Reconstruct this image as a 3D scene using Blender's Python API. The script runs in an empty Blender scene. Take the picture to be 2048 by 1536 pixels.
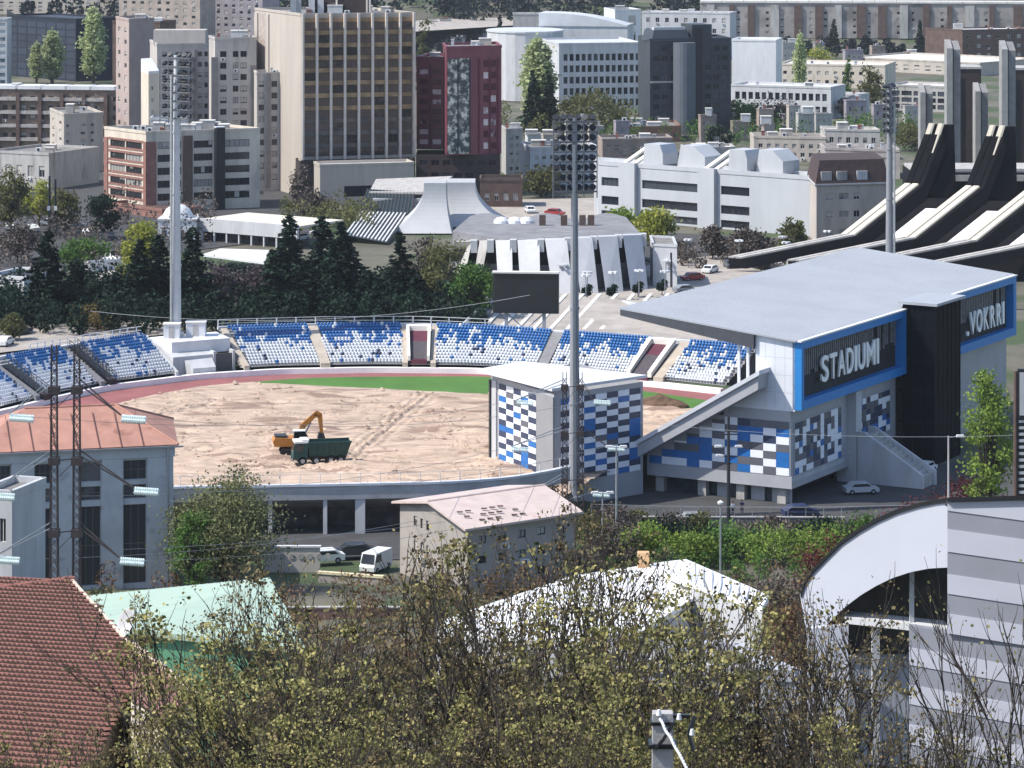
import bpy, math, random
import numpy as np
from mathutils import Vector, Matrix
random.seed(7)
# ------------------------------------------------------------------ camera, world, sun, exposure
SC = bpy.context.scene
COL = SC.collection
F = 6450.0        # focal length in pixels of a 2048 px wide picture
H = 73.0          # height of the viewpoint over the stadium ground
HZ = -248.0       # picture row of the horizon
cam_data = bpy.data.cameras.new("camera")
cam = bpy.data.objects.new("camera", cam_data); COL.objects.link(cam)
cam.location = (0, 0, H); cam.rotation_euler = (math.radians(90), 0, 0)
cam_data.sensor_width = 36; cam_data.lens = 36 * F / 2048
cam_data.shift_y = -(768 - HZ) / 2048
cam_data.clip_start = 0.5; cam_data.clip_end = 9000
SC.camera = cam
SUN_EL, SUN_AZ = 50, -104      # degrees; azimuth from the viewing direction, negative = left
world = bpy.data.worlds.new("World"); SC.world = world; world.use_nodes = True
wn = world.node_tree.nodes; wl = world.node_tree.links
sky = wn.new('ShaderNodeTexSky'); sky.sky_type = 'NISHITA'; sky.sun_disc = False
sky.sun_elevation = math.radians(SUN_EL); sky.sun_rotation = math.radians(SUN_AZ % 360)
sky.altitude = 600; sky.air_density = 1.0; sky.dust_density = 1.5
wl.new(sky.outputs[0], wn['Background'].inputs[0]); wn['Background'].inputs[1].default_value = 0.15
sd = bpy.data.lights.new("sun", 'SUN'); sd.energy = 3.9; sd.angle = math.radians(0.5); sd.color = (1, 0.94, 0.84)
sun = bpy.data.objects.new("sun", sd); COL.objects.link(sun)
e, a = math.radians(SUN_EL), math.radians(SUN_AZ)
sdir = Vector((math.sin(a) * math.cos(e), math.cos(a) * math.cos(e), math.sin(e)))
sun.rotation_euler = (-sdir).to_track_quat('-Z', 'Y').to_euler(); sun.location = (0, 200, 300)
SC.view_settings.view_transform = 'Standard'; SC.view_settings.look = 'None'
SC.view_settings.exposure = 0.62; SC.view_settings.gamma = 1
SC.render.engine = 'CYCLES'
# ------------------------------------------------------------------ coordinates
def X(px, d): return (px - 1024) * d / F
def Z(py, d): return H - (py - HZ) * d / F
def D(py, z=0.0): return (H - z) * F / (py - HZ)
def G(px, py, z=0.0):
    d = D(py, z); return Vector((X(px, d), d, z))
def P(px, py, d): return Vector((X(px, d), d, Z(py, d)))
TD = [-60, 0, 20, 40, 70, 110, 150, 200, 250, 300, 340, 1350, 2600, 4200]
TZ = [74, 70.5, 64, 57, 46, 37, 30, 20, 11, 4, 0, 0, 95, 170]
def sm(x, a, b):
    t = min(1, max(0, (x - a) / (b - a))); return t * t * (3 - 2 * t)
def ter(x, y):
    z = float(np.interp(y, TD, TZ))
    z += -3.0 * sm(x, 3, 9) * sm(y, 352, 370) * (1 - sm(y, 470, 500))
    z += -0.3
    if y < 330: z += 0.5 * math.sin(x * .11 + y * .07) * sm(330 - y, 0, 40)
    return z
# ------------------------------------------------------------------ materials
def c(r, g, b):
    def l(v):
        v /= 255.0
        return v / 12.92 if v <= .04045 else ((v + .055) / 1.055) ** 2.4
    return (l(r), l(g), l(b))
MATS = {}
def M(name, col, rough=.8, var=.18, scale=.6, metal=0., bump=0., bscale=8., spec=.4, rnd=0., stretch=None, spots=None):
    if name in MATS: return MATS[name]
    m = bpy.data.materials.new(name); m.use_nodes = True; MATS[name] = m
    nt = m.node_tree; n = nt.nodes; L = nt.links; b = n['Principled BSDF']
    b.inputs['Roughness'].default_value = rough; b.inputs['Metallic'].default_value = metal
    b.inputs['Specular IOR Level'].default_value = spec
    geo = n.new('ShaderNodeNewGeometry'); vec = geo.outputs['Position']
    if stretch:
        mp = n.new('ShaderNodeMapping'); mp.inputs['Scale'].default_value = stretch
        L.new(vec, mp.inputs[0]); vec = mp.outputs[0]
    nz = n.new('ShaderNodeTexNoise'); nz.inputs['Scale'].default_value = scale
    nz.inputs['Detail'].default_value = 8; nz.inputs['Roughness'].default_value = .65
    L.new(vec, nz.inputs['Vector'])
    cr = n.new('ShaderNodeValToRGB'); L.new(nz.outputs[0], cr.inputs[0])
    cr.color_ramp.elements[0].position = .32; cr.color_ramp.elements[1].position = .68
    cr.color_ramp.elements[0].color = (*[max(0, v * (1 - var)) for v in col], 1)
    cr.color_ramp.elements[1].color = (*[min(1, v * (1 + var)) for v in col], 1)
    out = cr.outputs[0]
    if spots:
        n2 = n.new('ShaderNodeTexNoise'); n2.inputs['Scale'].default_value = spots[1]; n2.inputs['Detail'].default_value = 6
        L.new(vec, n2.inputs['Vector'])
        r2 = n.new('ShaderNodeValToRGB'); L.new(n2.outputs[0], r2.inputs[0])
        r2.color_ramp.elements[0].position = spots[2]; r2.color_ramp.elements[1].position = spots[2] + .08
        mx = n.new('ShaderNodeMixRGB'); L.new(r2.outputs[0], mx.inputs[0]); L.new(out, mx.inputs[1])
        mx.inputs[2].default_value = (*spots[0], 1); out = mx.outputs[0]
    if rnd:
        oi = n.new('ShaderNodeObjectInfo'); hs = n.new('ShaderNodeHueSaturation')
        mr = n.new('ShaderNodeMapRange'); mr.inputs[3].default_value = 1 - rnd; mr.inputs[4].default_value = 1 + rnd
        L.new(oi.outputs['Random'], mr.inputs[0]); L.new(mr.outputs[0], hs.inputs['Value'])
        L.new(out, hs.inputs['Color']); out = hs.outputs[0]
    L.new(out, b.inputs['Base Color'])
    if bump:
        nb = n.new('ShaderNodeTexNoise'); nb.inputs['Scale'].default_value = bscale; nb.inputs['Detail'].default_value = 6
        L.new(vec, nb.inputs['Vector'])
        bm = n.new('ShaderNodeBump'); bm.inputs['Strength'].default_value = .8; bm.inputs['Distance'].default_value = bump
        L.new(nb.outputs[0], bm.inputs['Height']); L.new(bm.outputs[0], b.inputs['Normal'])
    return m
def LEAF(name, col, col2, trans=.35, pw=1.):
    if name in MATS: return MATS[name]
    m = bpy.data.materials.new(name); m.use_nodes = True; MATS[name] = m
    nt = m.node_tree; n = nt.nodes; L = nt.links; b = n['Principled BSDF']
    b.inputs['Roughness'].default_value = .7; b.inputs['Specular IOR Level'].default_value = .12
    geo = n.new('ShaderNodeNewGeometry'); wh = n.new('ShaderNodeTexWhiteNoise'); wh.noise_dimensions = '1D'
    L.new(geo.outputs['Random Per Island'], wh.inputs['W'])
    pn = n.new('ShaderNodeMath'); pn.operation = 'POWER'; pn.inputs[1].default_value = pw; L.new(wh.outputs['Value'], pn.inputs[0])
    cr = n.new('ShaderNodeValToRGB'); L.new(pn.outputs[0], cr.inputs[0])
    cr.color_ramp.elements[0].color = (*col, 1); cr.color_ramp.elements[1].color = (*col2, 1)
    oi = n.new('ShaderNodeObjectInfo'); hs = n.new('ShaderNodeHueSaturation')
    mr = n.new('ShaderNodeMapRange'); mr.inputs[3].default_value = .8; mr.inputs[4].default_value = 1.2
    L.new(oi.outputs['Random'], mr.inputs[0]); L.new(mr.outputs[0], hs.inputs['Value']); L.new(cr.outputs[0], hs.inputs['Color'])
    L.new(hs.outputs[0], b.inputs['Base Color'])
    t = n.new('ShaderNodeBsdfTranslucent'); L.new(hs.outputs[0], t.inputs[0])
    mx = n.new('ShaderNodeMixShader'); mx.inputs[0].default_value = trans
    L.new(b.outputs[0], mx.inputs[1]); L.new(t.outputs[0], mx.inputs[2]); L.new(mx.outputs[0], n['Material Output'].inputs[0])
    return m
def GLASS(name, dark, light, share=.3, rough=.12):
    if name in MATS: return MATS[name]
    m = bpy.data.materials.new(name); m.use_nodes = True; MATS[name] = m
    n = m.node_tree.nodes; L = m.node_tree.links; b = n['Principled BSDF']
    b.inputs['Roughness'].default_value = rough; b.inputs['Specular IOR Level'].default_value = .6
    oi = n.new('ShaderNodeObjectInfo'); geo = n.new('ShaderNodeNewGeometry')
    nz = n.new('ShaderNodeTexNoise'); nz.inputs['Scale'].default_value = .9; L.new(geo.outputs['Position'], nz.inputs['Vector'])
    ad = n.new('ShaderNodeMath'); ad.operation = 'ADD'; L.new(oi.outputs['Random'], ad.inputs[0])
    ml = n.new('ShaderNodeMath'); ml.operation = 'MULTIPLY'; ml.inputs[1].default_value = .5
    L.new(nz.outputs[0], ml.inputs[0]); L.new(ml.outputs[0], ad.inputs[1])
    cr = n.new('ShaderNodeValToRGB'); L.new(ad.outputs[0], cr.inputs[0])
    cr.color_ramp.elements[0].position = 1.12 - share; cr.color_ramp.elements[1].position = min(1, 1.3 - share)
    cr.color_ramp.elements[0].color = (*dark, 1); cr.color_ramp.elements[1].color = (*light, 1)
    L.new(cr.outputs[0], b.inputs['Base Color'])
    return m
# ------------------------------------------------------------------ mesh builder
class MB:
    def __init__(s): s.v = []; s.f = []; s.m = []
    def add(s, vs, fs, mi=0):
        o = len(s.v); s.v += [tuple(p) for p in vs]
        for q in fs: s.f.append(tuple(i + o for i in q)); s.m.append(mi)
    def quad(s, a, b, c_, d, mi=0): s.add([a, b, c_, d], [(0, 1, 2, 3)], mi)
    def poly(s, pts, mi=0): s.add(pts, [tuple(range(len(pts)))], mi)
    def hexa(s, b4, t4, mi=0):
        s.add(list(b4) + list(t4), [(3, 2, 1, 0), (4, 5, 6, 7), (0, 1, 5, 4), (1, 2, 6, 5), (2, 3, 7, 6), (3, 0, 4, 7)], mi)
    def box(s, x0, x1, y0, y1, z0, z1, mi=0):
        s.hexa([(x0, y0, z0), (x1, y0, z0), (x1, y1, z0), (x0, y1, z0)], [(x0, y0, z1), (x1, y0, z1), (x1, y1, z1), (x0, y1, z1)], mi)
    def prism(s, poly, z0, z1, mi=0, mtop=None):
        n = len(poly)
        s.add([(p[0], p[1], z0) for p in poly] + [(p[0], p[1], z1) for p in poly],
              [(i, (i + 1) % n, n + (i + 1) % n, n + i) for i in range(n)] + [tuple(range(n))[::-1]], mi)
        s.add([(p[0], p[1], z1) for p in poly], [tuple(range(n))], mi if mtop is None else mtop)
    def extr(s, pts, off, mi=0):     # extrude a 3D polygon by a vector
        n = len(pts); off = Vector(off); p2 = [Vector(p) + off for p in pts]
        s.add([Vector(p) for p in pts] + p2, [(i, (i + 1) % n, n + (i + 1) % n, n + i) for i in range(n)] + [tuple(range(n))[::-1], tuple(range(n, 2 * n))], mi)
    def tube(s, p0, p1, r0, r1=None, n=6, mi=0, cap=True):
        p0 = Vector(p0); p1 = Vector(p1); r1 = r0 if r1 is None else r1
        ax = (p1 - p0)
        if ax.length < 1e-6: return
        ax.normalize(); u = ax.orthogonal().normalized(); w = ax.cross(u)
        vs = []
        for p, r in ((p0, r0), (p1, r1)):
            for k in range(n):
                t = 2 * math.pi * k / n; vs.append(p + u * (r * math.cos(t)) + w * (r * math.sin(t)))
        fs = [(k, (k + 1) % n, n + (k + 1) % n, n + k) for k in range(n)]
        if cap: fs += [tuple(range(n))[::-1], tuple(range(n, 2 * n))]
        s.add(vs, fs, mi)
    def path(s, pts, r, n=5, mi=0):
        for a, b in zip(pts[:-1], pts[1:]): s.tube(a, b, r, r, n, mi)
    def lathe(s, prof, cx=0, cy=0, n=16, mi=0):
        vs = []; fs = []
        for (r, z) in prof:
            for k in range(n):
                t = 2 * math.pi * k / n; vs.append((cx + r * math.cos(t), cy + r * math.sin(t), z))
        for i in range(len(prof) - 1):
            for k in range(n): fs.append((i * n + k, i * n + (k + 1) % n, (i + 1) * n + (k + 1) % n, (i + 1) * n + k))
        s.add(vs, fs, mi)
    def mesh(s, name, mats, smooth=False):
        me = bpy.data.meshes.new(name); me.from_pydata(s.v, [], s.f)
        if not isinstance(mats, (list, tuple)): mats = [mats]
        for m in mats: me.materials.append(m)
        me.polygons.foreach_set('material_index', s.m)
        if smooth: me.polygons.foreach_set('use_smooth', [True] * len(s.f))
        me.update(); return me
    def build(s, name, mats, parent=None, loc=None, smooth=False, rz=None):
        return link(name, s.mesh(name, mats, smooth), parent, loc, rz)
def link(name, me, parent=None, loc=None, rz=None):
    o = bpy.data.objects.new(name, me); COL.objects.link(o)
    if parent: o.parent = parent
    if loc is not None: o.location = loc
    if rz is not None: o.rotation_euler = (0, 0, rz)
    return o
def tag(o, label=None, cat=None, group=None, kind=None):
    if label: o['label'] = label
    if cat: o['category'] = cat
    if group: o['group'] = group
    if kind: o['kind'] = kind
    return o
def thing(name, label, cat, loc=(0, 0, 0), rz=0, group=None):
    o = bpy.data.objects.new(name, None); COL.objects.link(o); o.location = loc; o.rotation_euler = (0, 0, rz)
    o.empty_display_size = .2
    return tag(o, label, cat, group)
def dup(o, loc=None, rz=None, sc=None, label=None, parent=None):
    c2 = o.copy(); COL.objects.link(c2); c2.parent = parent
    if loc is not None: c2.location = loc
    if rz is not None: c2.rotation_euler = (0, 0, rz)
    if sc is not None: c2.scale = sc if isinstance(sc, (tuple, list)) else (sc, sc, sc)
    if label: c2['label'] = label
    for ch in list(KIDS(o)): dup(ch, parent=c2)
    return c2
def KIDS(o): return [x for x in COL.objects if x.parent is o] if len(COL.objects) < 0 else list(o.children)
def npmesh(name, V, Fq, mats, mi=None):
    me = bpy.data.meshes.new(name); nv = len(V); nf = len(Fq); k = Fq.shape[1]
    me.vertices.add(nv); me.vertices.foreach_set('co', V.astype(np.float32).ravel())
    me.loops.add(nf * k); me.loops.foreach_set('vertex_index', Fq.astype(np.int32).ravel())
    me.polygons.add(nf); me.polygons.foreach_set('loop_start', np.arange(0, nf * k, k, dtype=np.int32))
    me.polygons.foreach_set('loop_total', np.full(nf, k, dtype=np.int32))
    for m in (mats if isinstance(mats, (list, tuple)) else [mats]): me.materials.append(m)
    if mi is not None: me.polygons.foreach_set('material_index', mi.astype(np.int32))
    me.update(); me.validate(); return me
# ------------------------------------------------------------------ common materials
m_white = M('white_paint', (.64, .65, .67), .6, .08, .5, stretch=(1, 1, .3), spots=((.48, .48, .49), .6, .66))
m_cream = M('cream_render', (.56, .50, .42), .85, .12, .5, stretch=(1, 1, .22), spots=((.42, .38, .33), .35, .6))
m_conc = M('concrete', (.38, .37, .36), .85, .2, .7, stretch=(1, 1, .22), spots=((.26, .25, .25), .4, .6))
m_lconc = M('pale_concrete', (.46, .47, .49), .8, .14, .5, stretch=(1, 1, .22), spots=((.4, .4, .41), .3, .62))
m_beige = M('beige_render', (.42, .38, .34), .85, .16, .4, stretch=(1, 1, .22), spots=((.32, .29, .27), .35, .6))
m_brick = M('red_brick', (.24, .12, .10), .9, .25, .9)
m_brown = M('brown_cladding', (.10, .065, .055), .7, .3, .5)
m_dark = M('dark_metal', (.025, .028, .034), .5, .2, 1)
m_black = M('black_cladding', (.012, .013, .017), .35, .2, 1)
m_steel = M('galvanised_steel', (.35, .37, .40), .45, .15, 2, metal=.5)
m_gravel = M('flat_roof_gravel', (.19, .185, .18), .9, .35, .5)
m_lroof = M('pale_roof_sheet', (.62, .60, .57), .7, .15, .3)
m_asph = M('asphalt', (.055, .056, .06), .9, .25, .3)
m_pave = M('pale_paving', (.34, .31, .28), .9, .22, .25)
g_win = GLASS('window_glass', (.014, .017, .024), (.30, .29, .28), .2)
g_dark = GLASS('dark_window_glass', (.012, .016, .024), (.05, .06, .07), .3)
m_frame = M('window_frame', (.5, .49, .48), .6, .05)
m_dframe = M('dark_window_frame', (.06, .05, .05), .6, .1)
# ------------------------------------------------------------------ generic building kit
m_blind = M('window_blind', (.42, .40, .37), .8, .15, 2)
def win_mesh(w, h, nv, nh, gl, fr, fw=.07, vr=0):
    key = ('win', round(w, 2), round(h, 2), nv, nh, gl.name, fr.name, vr)
    if key in WM: return WM[key]
    mb = MB(); mb.quad((0, 0, 0), (w, 0, 0), (w, 0, h), (0, 0, h), 0)
    o = -.05
    mb.box(0, w, o, 0.02, 0, fw, 1); mb.box(0, w, o, .02, h - fw, h, 1)
    for k in range(nv + 1):
        x = k * (w - fw) / nv; mb.box(x, x + fw, o - .003, .02, fw, h - fw, 1)
    for k in range(1, nh):
        z = h * k / nh; mb.box(fw, w - fw, o + .004, .02, z - fw / 2, z + fw / 2, 1)
    if vr:
        n_ = max(1, nv); k0 = 0 if n_ < 3 else vr % n_; k1 = n_ if n_ < 3 else min(n_, k0 + 1 + vr % 2); mb.box(w * k0 / n_ + .02, w * k1 / n_ - .02, -.035, -.012, h * (1 - (.35, .6, .85)[vr % 3]), h, 2)
    WM[key] = mb.mesh('window', [gl, fr, m_blind]); return WM[key]
WM = {}
def AC():
    mb = MB(); mb.box(0, .9, -.25, .12, 0, .6, 0); mb.box(.12, .6, -.27, -.253, .08, .52, 1); return mb.mesh('air_conditioner', [m_white, m_dark])
def ev(L, n, frac, m0=0., m1=0.):
    s = (L - m0 - m1) / n
    return [(m0 + s * (i + .5 - frac / 2), m0 + s * (i + .5 + frac / 2)) for i in range(n)]
class Bld:
    """polygon footprint given as picture columns and distances, left to right; closed backwards"""
    def __init__(s, name, label, cat, pts, ytop, depth=14, z0=None, wall=None, roof=None, faces=None, group=None,
                 gl=None, fr=None, reveal=.25, par=.6, clutter=0, closed=False, ztop=None, nowall=False):
        W3 = [Vector((X(p[0], p[1]), p[1], 0)) for p in pts]
        if not closed:
            if len(W3) == 2:
                u = (W3[1] - W3[0]).normalized(); n = Vector((-u.y, u.x, 0)); W3 += [W3[1] + n * depth, W3[0] + n * depth]
                s.ref = 0
            elif len(W3) == 3: W3.append(W3[0] + W3[2] - W3[1]); s.ref = 1
        else: s.ref = 1
        o = W3[s.ref]; gz = ter(o.x, o.y) if z0 is None else z0
        s.z0 = gz; s.o = Vector((o.x, o.y, gz))
        s.h = (Z(ytop, o.y) if ztop is None else ztop) - gz
        s.fp = [(p - o) for p in W3]
        s.root = thing(name, label, cat, s.o, 0, group)
        s.wall = wall or m_conc; s.roof = roof or m_gravel; s.gl = gl or g_win; s.fr = fr or m_frame
        s.nw = 0; s.extra = {}
        faces = faces or {}
        mb = MB(); n = len(s.fp)
        s.wins = []
        for i in range(n):
            sp = faces.get(i)
            a, b = s.fp[i], s.fp[(i + 1) % n]; U = (b - a).normalized(); L = (b - a).length
            if not sp: mb.quad(a, b, b + Vector((0, 0, s.h)), a + Vector((0, 0, s.h))); continue
            N = Vector((U.y, -U.x, 0))
            cols = sp['cols'](L) if callable(sp['cols']) else sp['cols']
            rows = sp['rows'](s.h) if callable(sp['rows']) else sp['rows']
            skip = sp.get('skip', ())
            rv = sp.get('reveal', reveal)
            cb = sorted({0., L} | {round(q, 3) for cc in cols for q in cc}); rb = sorted({0., s.h} | {round(q, 3) for rr in rows for q in rr})
            cs = {round(q[0], 3): q for q in cols}; rs = {round(q[0], 3): q for q in rows}
            Q = lambda u, w, k=0.: a + U * u + Vector((0, 0, w)) - N * k
            for x0, x1 in zip(cb[:-1], cb[1:]):
                for z0_, z1_ in zip(rb[:-1], rb[1:]):
                    if x0 in cs and z0_ in rs and (list(cs).index(x0), list(rs).index(z0_)) not in skip:
                        for e0, e1 in (((x0, z0_), (x1, z0_)), ((x1, z0_), (x1, z1_)), ((x1, z1_), (x0, z1_)), ((x0, z1_), (x0, z0_))):
                            mb.quad(Q(*e0), Q(*e1), Q(*e1, rv), Q(*e0, rv))
                        s.wins.append((Q(x0, z0_, rv * .85), math.atan2(U.y, U.x), x1 - x0, z1_ - z0_, sp.get('nv', 2), sp.get('nh', 1), sp.get('gl', s.gl), sp.get('fr', s.fr)))
                    else: mb.quad(Q(x0, z0_), Q(x1, z0_), Q(x1, z1_), Q(x0, z1_))
        if not nowall: mb.build('wall', s.wall, s.root)
        s.wins.sort(key=lambda q: -q[2] * q[3])
        rw = random.Random(int(abs(s.o.x) * 13 + s.o.y))
        for q in s.wins[:100]:
            link('window', win_mesh(q[2], q[3], q[4], q[5], q[6], q[7], vr=rw.randint(1, 6) if q[6] is g_win and rw.random() < .38 else 0), s.root, q[0], q[1])
            if q[6] is g_win and q[2] < 2.5 and rw.random() < .09:
                m2 = WM.get('ac') or AC(); WM['ac'] = m2; link('air_conditioner', m2, s.root, q[0] + Vector((math.sin(q[1]) * .35, -math.cos(q[1]) * .35, -.75)) + Vector((math.cos(q[1]), math.sin(q[1]), 0)) * .2, q[1])
        if len(s.wins) > 100:
            mb = MB()
            for q in s.wins[100:]:
                ca, sa = math.cos(q[1]), math.sin(q[1]); u = Vector((ca, sa, 0)); z = Vector((0, 0, q[3])); p = q[0]
                mb.quad(p, p + u * q[2], p + u * q[2] + z, p + z)
                mb.tube(p + u * q[2] / 2 + z * .02, p + u * q[2] / 2 + z * .98, .06, n=4, mi=1)
            tag(mb.build('window', [s.gl, s.fr], s.root), kind='stuff')
        # flat roof with parapet
        mb = MB(); t = .3
        cx = sum((p for p in s.fp), Vector()) / n
        mb.poly([(p.x, p.y, s.h - .01) for p in s.fp], 0)
        if par:
            for i in range(n):
                a, b = s.fp[i], s.fp[(i + 1) % n]; U = (b - a).normalized(); N = Vector((U.y, -U.x, 0))
                o0, o1 = N * .12, -N * t
                mb.hexa([a + o0 + Vector((0, 0, s.h + .003)), b + o0 + Vector((0, 0, s.h + .003)), b + o1 + Vector((0, 0, s.h + .003)), a + o1 + Vector((0, 0, s.h + .003))],
                        [a + o0 + Vector((0, 0, s.h + par)), b + o0 + Vector((0, 0, s.h + par)), b + o1 + Vector((0, 0, s.h + par)), a + o1 + Vector((0, 0, s.h + par))], 1)
        if par is not None: mb.build('roof', [s.roof, s.wall], s.root)
        if clutter: s.clutter(clutter)
    def pt(s, i, u, w, out=0.):
        a, b = s.fp[i], s.fp[(i + 1) % len(s.fp)]; U = (b - a).normalized(); N = Vector((U.y, -U.x, 0))
        return a + U * u + N * out + Vector((0, 0, w))
    def L(s, i): return (s.fp[(i + 1) % len(s.fp)] - s.fp[i]).length
    def bar(s, mb, i, u0, u1, w0, w1, o0, o1, mi=0):
        mb.hexa([s.pt(i, u0, w0, o1), s.pt(i, u1, w0, o1), s.pt(i, u1, w0, o0), s.pt(i, u0, w0, o0)],
                [s.pt(i, u0, w1, o1), s.pt(i, u1, w1, o1), s.pt(i, u1, w1, o0), s.pt(i, u0, w1, o0)], mi)
    def part(s, name, mat, i, u0, u1, w0, w1, o0, o1):
        mb = MB(); s.bar(mb, i, u0, u1, w0, w1, o0, o1); return mb.build(name, mat, s.root)
    def inside(s, fu, fv):
        f = s.fp
        if len(f) == 4:
            k = s.ref; a, b, c_, d_ = f[k], f[(k + 1) % 4], f[(k + 2) % 4], f[(k + 3) % 4]
            return a + (b - a) * fu + (d_ - a) * fv
        cx = sum(f, Vector()) / len(f); return cx + (f[1] - cx) * (fu - .5) + (f[2] - cx) * (fv - .5)
    def clutter(s, n):
        rg = random.Random(len(s.root.name) * 31 + int(s.o.x))
        for k in range(n):
            p = s.inside(rg.uniform(.12, .88), rg.uniform(.12, .7)); q = rg.random()
            mb = MB(); z = s.h
            if q < .35:
                a, b, hh = rg.uniform(.8, 2), rg.uniform(.8, 1.6), rg.uniform(1, 2.2)
                mb.box(p.x - a, p.x + a, p.y - b, p.y + b, z, z + hh, 0); mb.box(p.x - a - .1, p.x + a + .1, p.y - b - .1, p.y + b + .1, z + hh + .003, z + hh + .18, 1)
                mb.build('roof_hut', [rg.choice([m_beige, m_conc, m_lconc]), m_lroof], s.root)
            elif q < .6:
                a = rg.uniform(.3, .5); hc = rg.uniform(.9, 1.6); mb.box(p.x - a, p.x + a, p.y - a, p.y + a, z, z + hc, 0); mb.box(p.x - a * 1.2, p.x + a * 1.2, p.y - a * 1.2, p.y + a * 1.2, z + hc, z + hc + .13, 0)
                mb.build('chimney', rg.choice([m_conc, m_brick, m_lconc]), s.root)
            elif q < .8:
                mb.tube((p.x, p.y, z), (p.x, p.y, z + 2.8), .05, n=4)
                for zz in (1.8, 2.2, 2.6): mb.tube((p.x - .7, p.y, z + zz), (p.x + .7, p.y, z + zz), .03, n=4)
                mb.build('aerial', m_steel, s.root)
            else:
                mb.box(p.x - .6, p.x + .6, p.y - .35, p.y + .35, z + .1, z + 1., 0); mb.tube((p.x, p.y - .36, z + .55), (p.x, p.y - .4, z + .55), .35, n=10, mi=1)
                mb.build('air_conditioner', [m_white, m_dark], s.root)
def gable(b, i, over, rise, mat, name='roof', hip=0., lift=0.):
    """pitched roof whose ridge runs along edge i of a four-sided building"""
    L = b.L(i); j = (i + 1) % 4; Dp = b.L(j); h = b.h + lift
    a = b.fp[i]; U = (b.fp[j] - a).normalized(); V = (b.fp[(i + 2) % 4] - b.fp[j]).normalized()
    q = lambda u, v, w: a + U * u + V * v + Vector((0, 0, w))
    lo = h - over * rise / (Dp / 2)
    A, B_, C_, D_ = q(-over, -over, lo), q(L + over, -over, lo), q(L + over, Dp + over, lo), q(-over, Dp + over, lo)
    R0, R1 = q(hip - over * (hip == 0), Dp / 2, h + rise), q(L - hip + over * (hip == 0), Dp / 2, h + rise)
    dz = Vector((0, 0, .22)); mb = MB()
    for f in ([A, B_, R1, R0], [C_, D_, R0, R1]): mb.poly(f); mb.poly([p - dz for p in f][::-1])
    for f in ([B_, C_, R1], [D_, A, R0]):
        if hip: mb.poly(f); mb.poly([p - dz for p in f][::-1])
        else: mb.poly([q_ - dz * .5 for q_ in ((b.fp[j] + Vector((0, 0, b.h)), b.fp[(i + 2) % 4] + Vector((0, 0, b.h)), q(L, Dp / 2, h + rise)) if f[0] is B_ else (b.fp[(i + 3) % 4] + Vector((0, 0, b.h)), a + Vector((0, 0, b.h)), q(0, Dp / 2, h + rise)))], 1)
    ed = [(A, B_), (C_, D_)] + ([(B_, C_), (D_, A)] if hip else [(B_, R1), (R1, C_), (D_, R0), (R0, A)])
    for p0, p1 in ed: mb.quad(p0, p1, p1 - dz, p0 - dz)
    mb.tube(R0, R1, .14, n=6)
    return mb.build(name, [mat, b.wall], b.root)
# ------------------------------------------------------------------ terrain
xs = sorted(set(list(range(-900, -160, 60)) + list(range(-160, 161, 5)) + list(range(200, 941, 60))))
ys = sorted(set(list(range(-60, 360, 6)) + list(range(360, 560, 8)) + list(range(560, 1400, 60)) + list(range(1400, 4201, 200))))
V = np.array([(x, y, ter(x, y)) for y in ys for x in xs]); nx = len(xs)
Fq = np.array([(j * nx + i, j * nx + i + 1, (j + 1) * nx + i + 1, (j + 1) * nx + i) for j in range(len(ys) - 1) for i in range(nx - 1)])
m_ground = M('ground_soil', (.11, .105, .08), .95, .4, .06, bump=.1, bscale=1.2, spots=((.05, .075, .03), .04, .5))
tag(link('terrain', npmesh('terrain', V, Fq, m_ground)), kind='structure')
def sheet(name, pxs, z, mat, dz=.0):
    mb = MB(); mb.poly([G(a, b, z) + Vector((0, 0, dz)) for a, b in pxs]); return tag(mb.build(name, mat), kind='structure')
# ------------------------------------------------------------------ stadium bowl
S_ = np.arange(-140, 1521, 6.)
def smooth(v, k=9):
    p = np.pad(v, k, mode='reflect', reflect_type='odd'); return np.convolve(p, np.ones(2 * k + 1) / (2 * k + 1), 'same')[k:-k]
rimy = smooth(np.interp(S_, [-140, 0, 110, 220, 300, 430, 640, 840, 1000, 1100, 1250, 1480, 1530], [742, 716, 697, 679, 667, 656, 650, 649, 656, 663, 674, 691, 695]), 6)
shift = smooth(np.interp(S_, [-140, 0, 140, 300, 450, 620, 840, 1100, 1345, 1480], [118, 100, 85, 66, 50, 30, 0, -35, -55, -75]))
INX = [-120, 0, 110, 220, 400, 560, 750, 950, 1150, 1300, 1450, 1520]
INY = [846, 822, 794, 770, 748, 738, 735, 737, 749, 763, 779, 787]
innx = S_ + shift; inny = smooth(np.interp(innx, INX, INY), 6)
ZR, ZI = 5.4, .8
RIM = [G(a, b, ZR) for a, b in zip(S_, rimy)]
INN = [G(a, b, ZI) for a, b in zip(innx, inny)]
def rim(s): return Vector([np.interp(s, S_, [p[k] for p in RIM]) for k in range(3)])
NR = 13
def row(i, fr, z=None):
    p = RIM[i].lerp(INN[i], 1 - fr); p.z = ZI + .35 + (ZR - .35 - ZI) * fr if z is None else z; return p
AIS = [(-18, 8), (128, 158), (286, 436), (612, 634), (802, 874), (1106, 1128), (1304, 1384)]
def in_ais(s): return any(a <= s <= b for a, b in AIS)
stand = thing('grandstand', 'long curved concrete terrace of blue and white seats round the far side of the pitch', 'grandstand', (-14, 480, -.3))
so = Vector(stand.location)
mb = MB()
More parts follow.
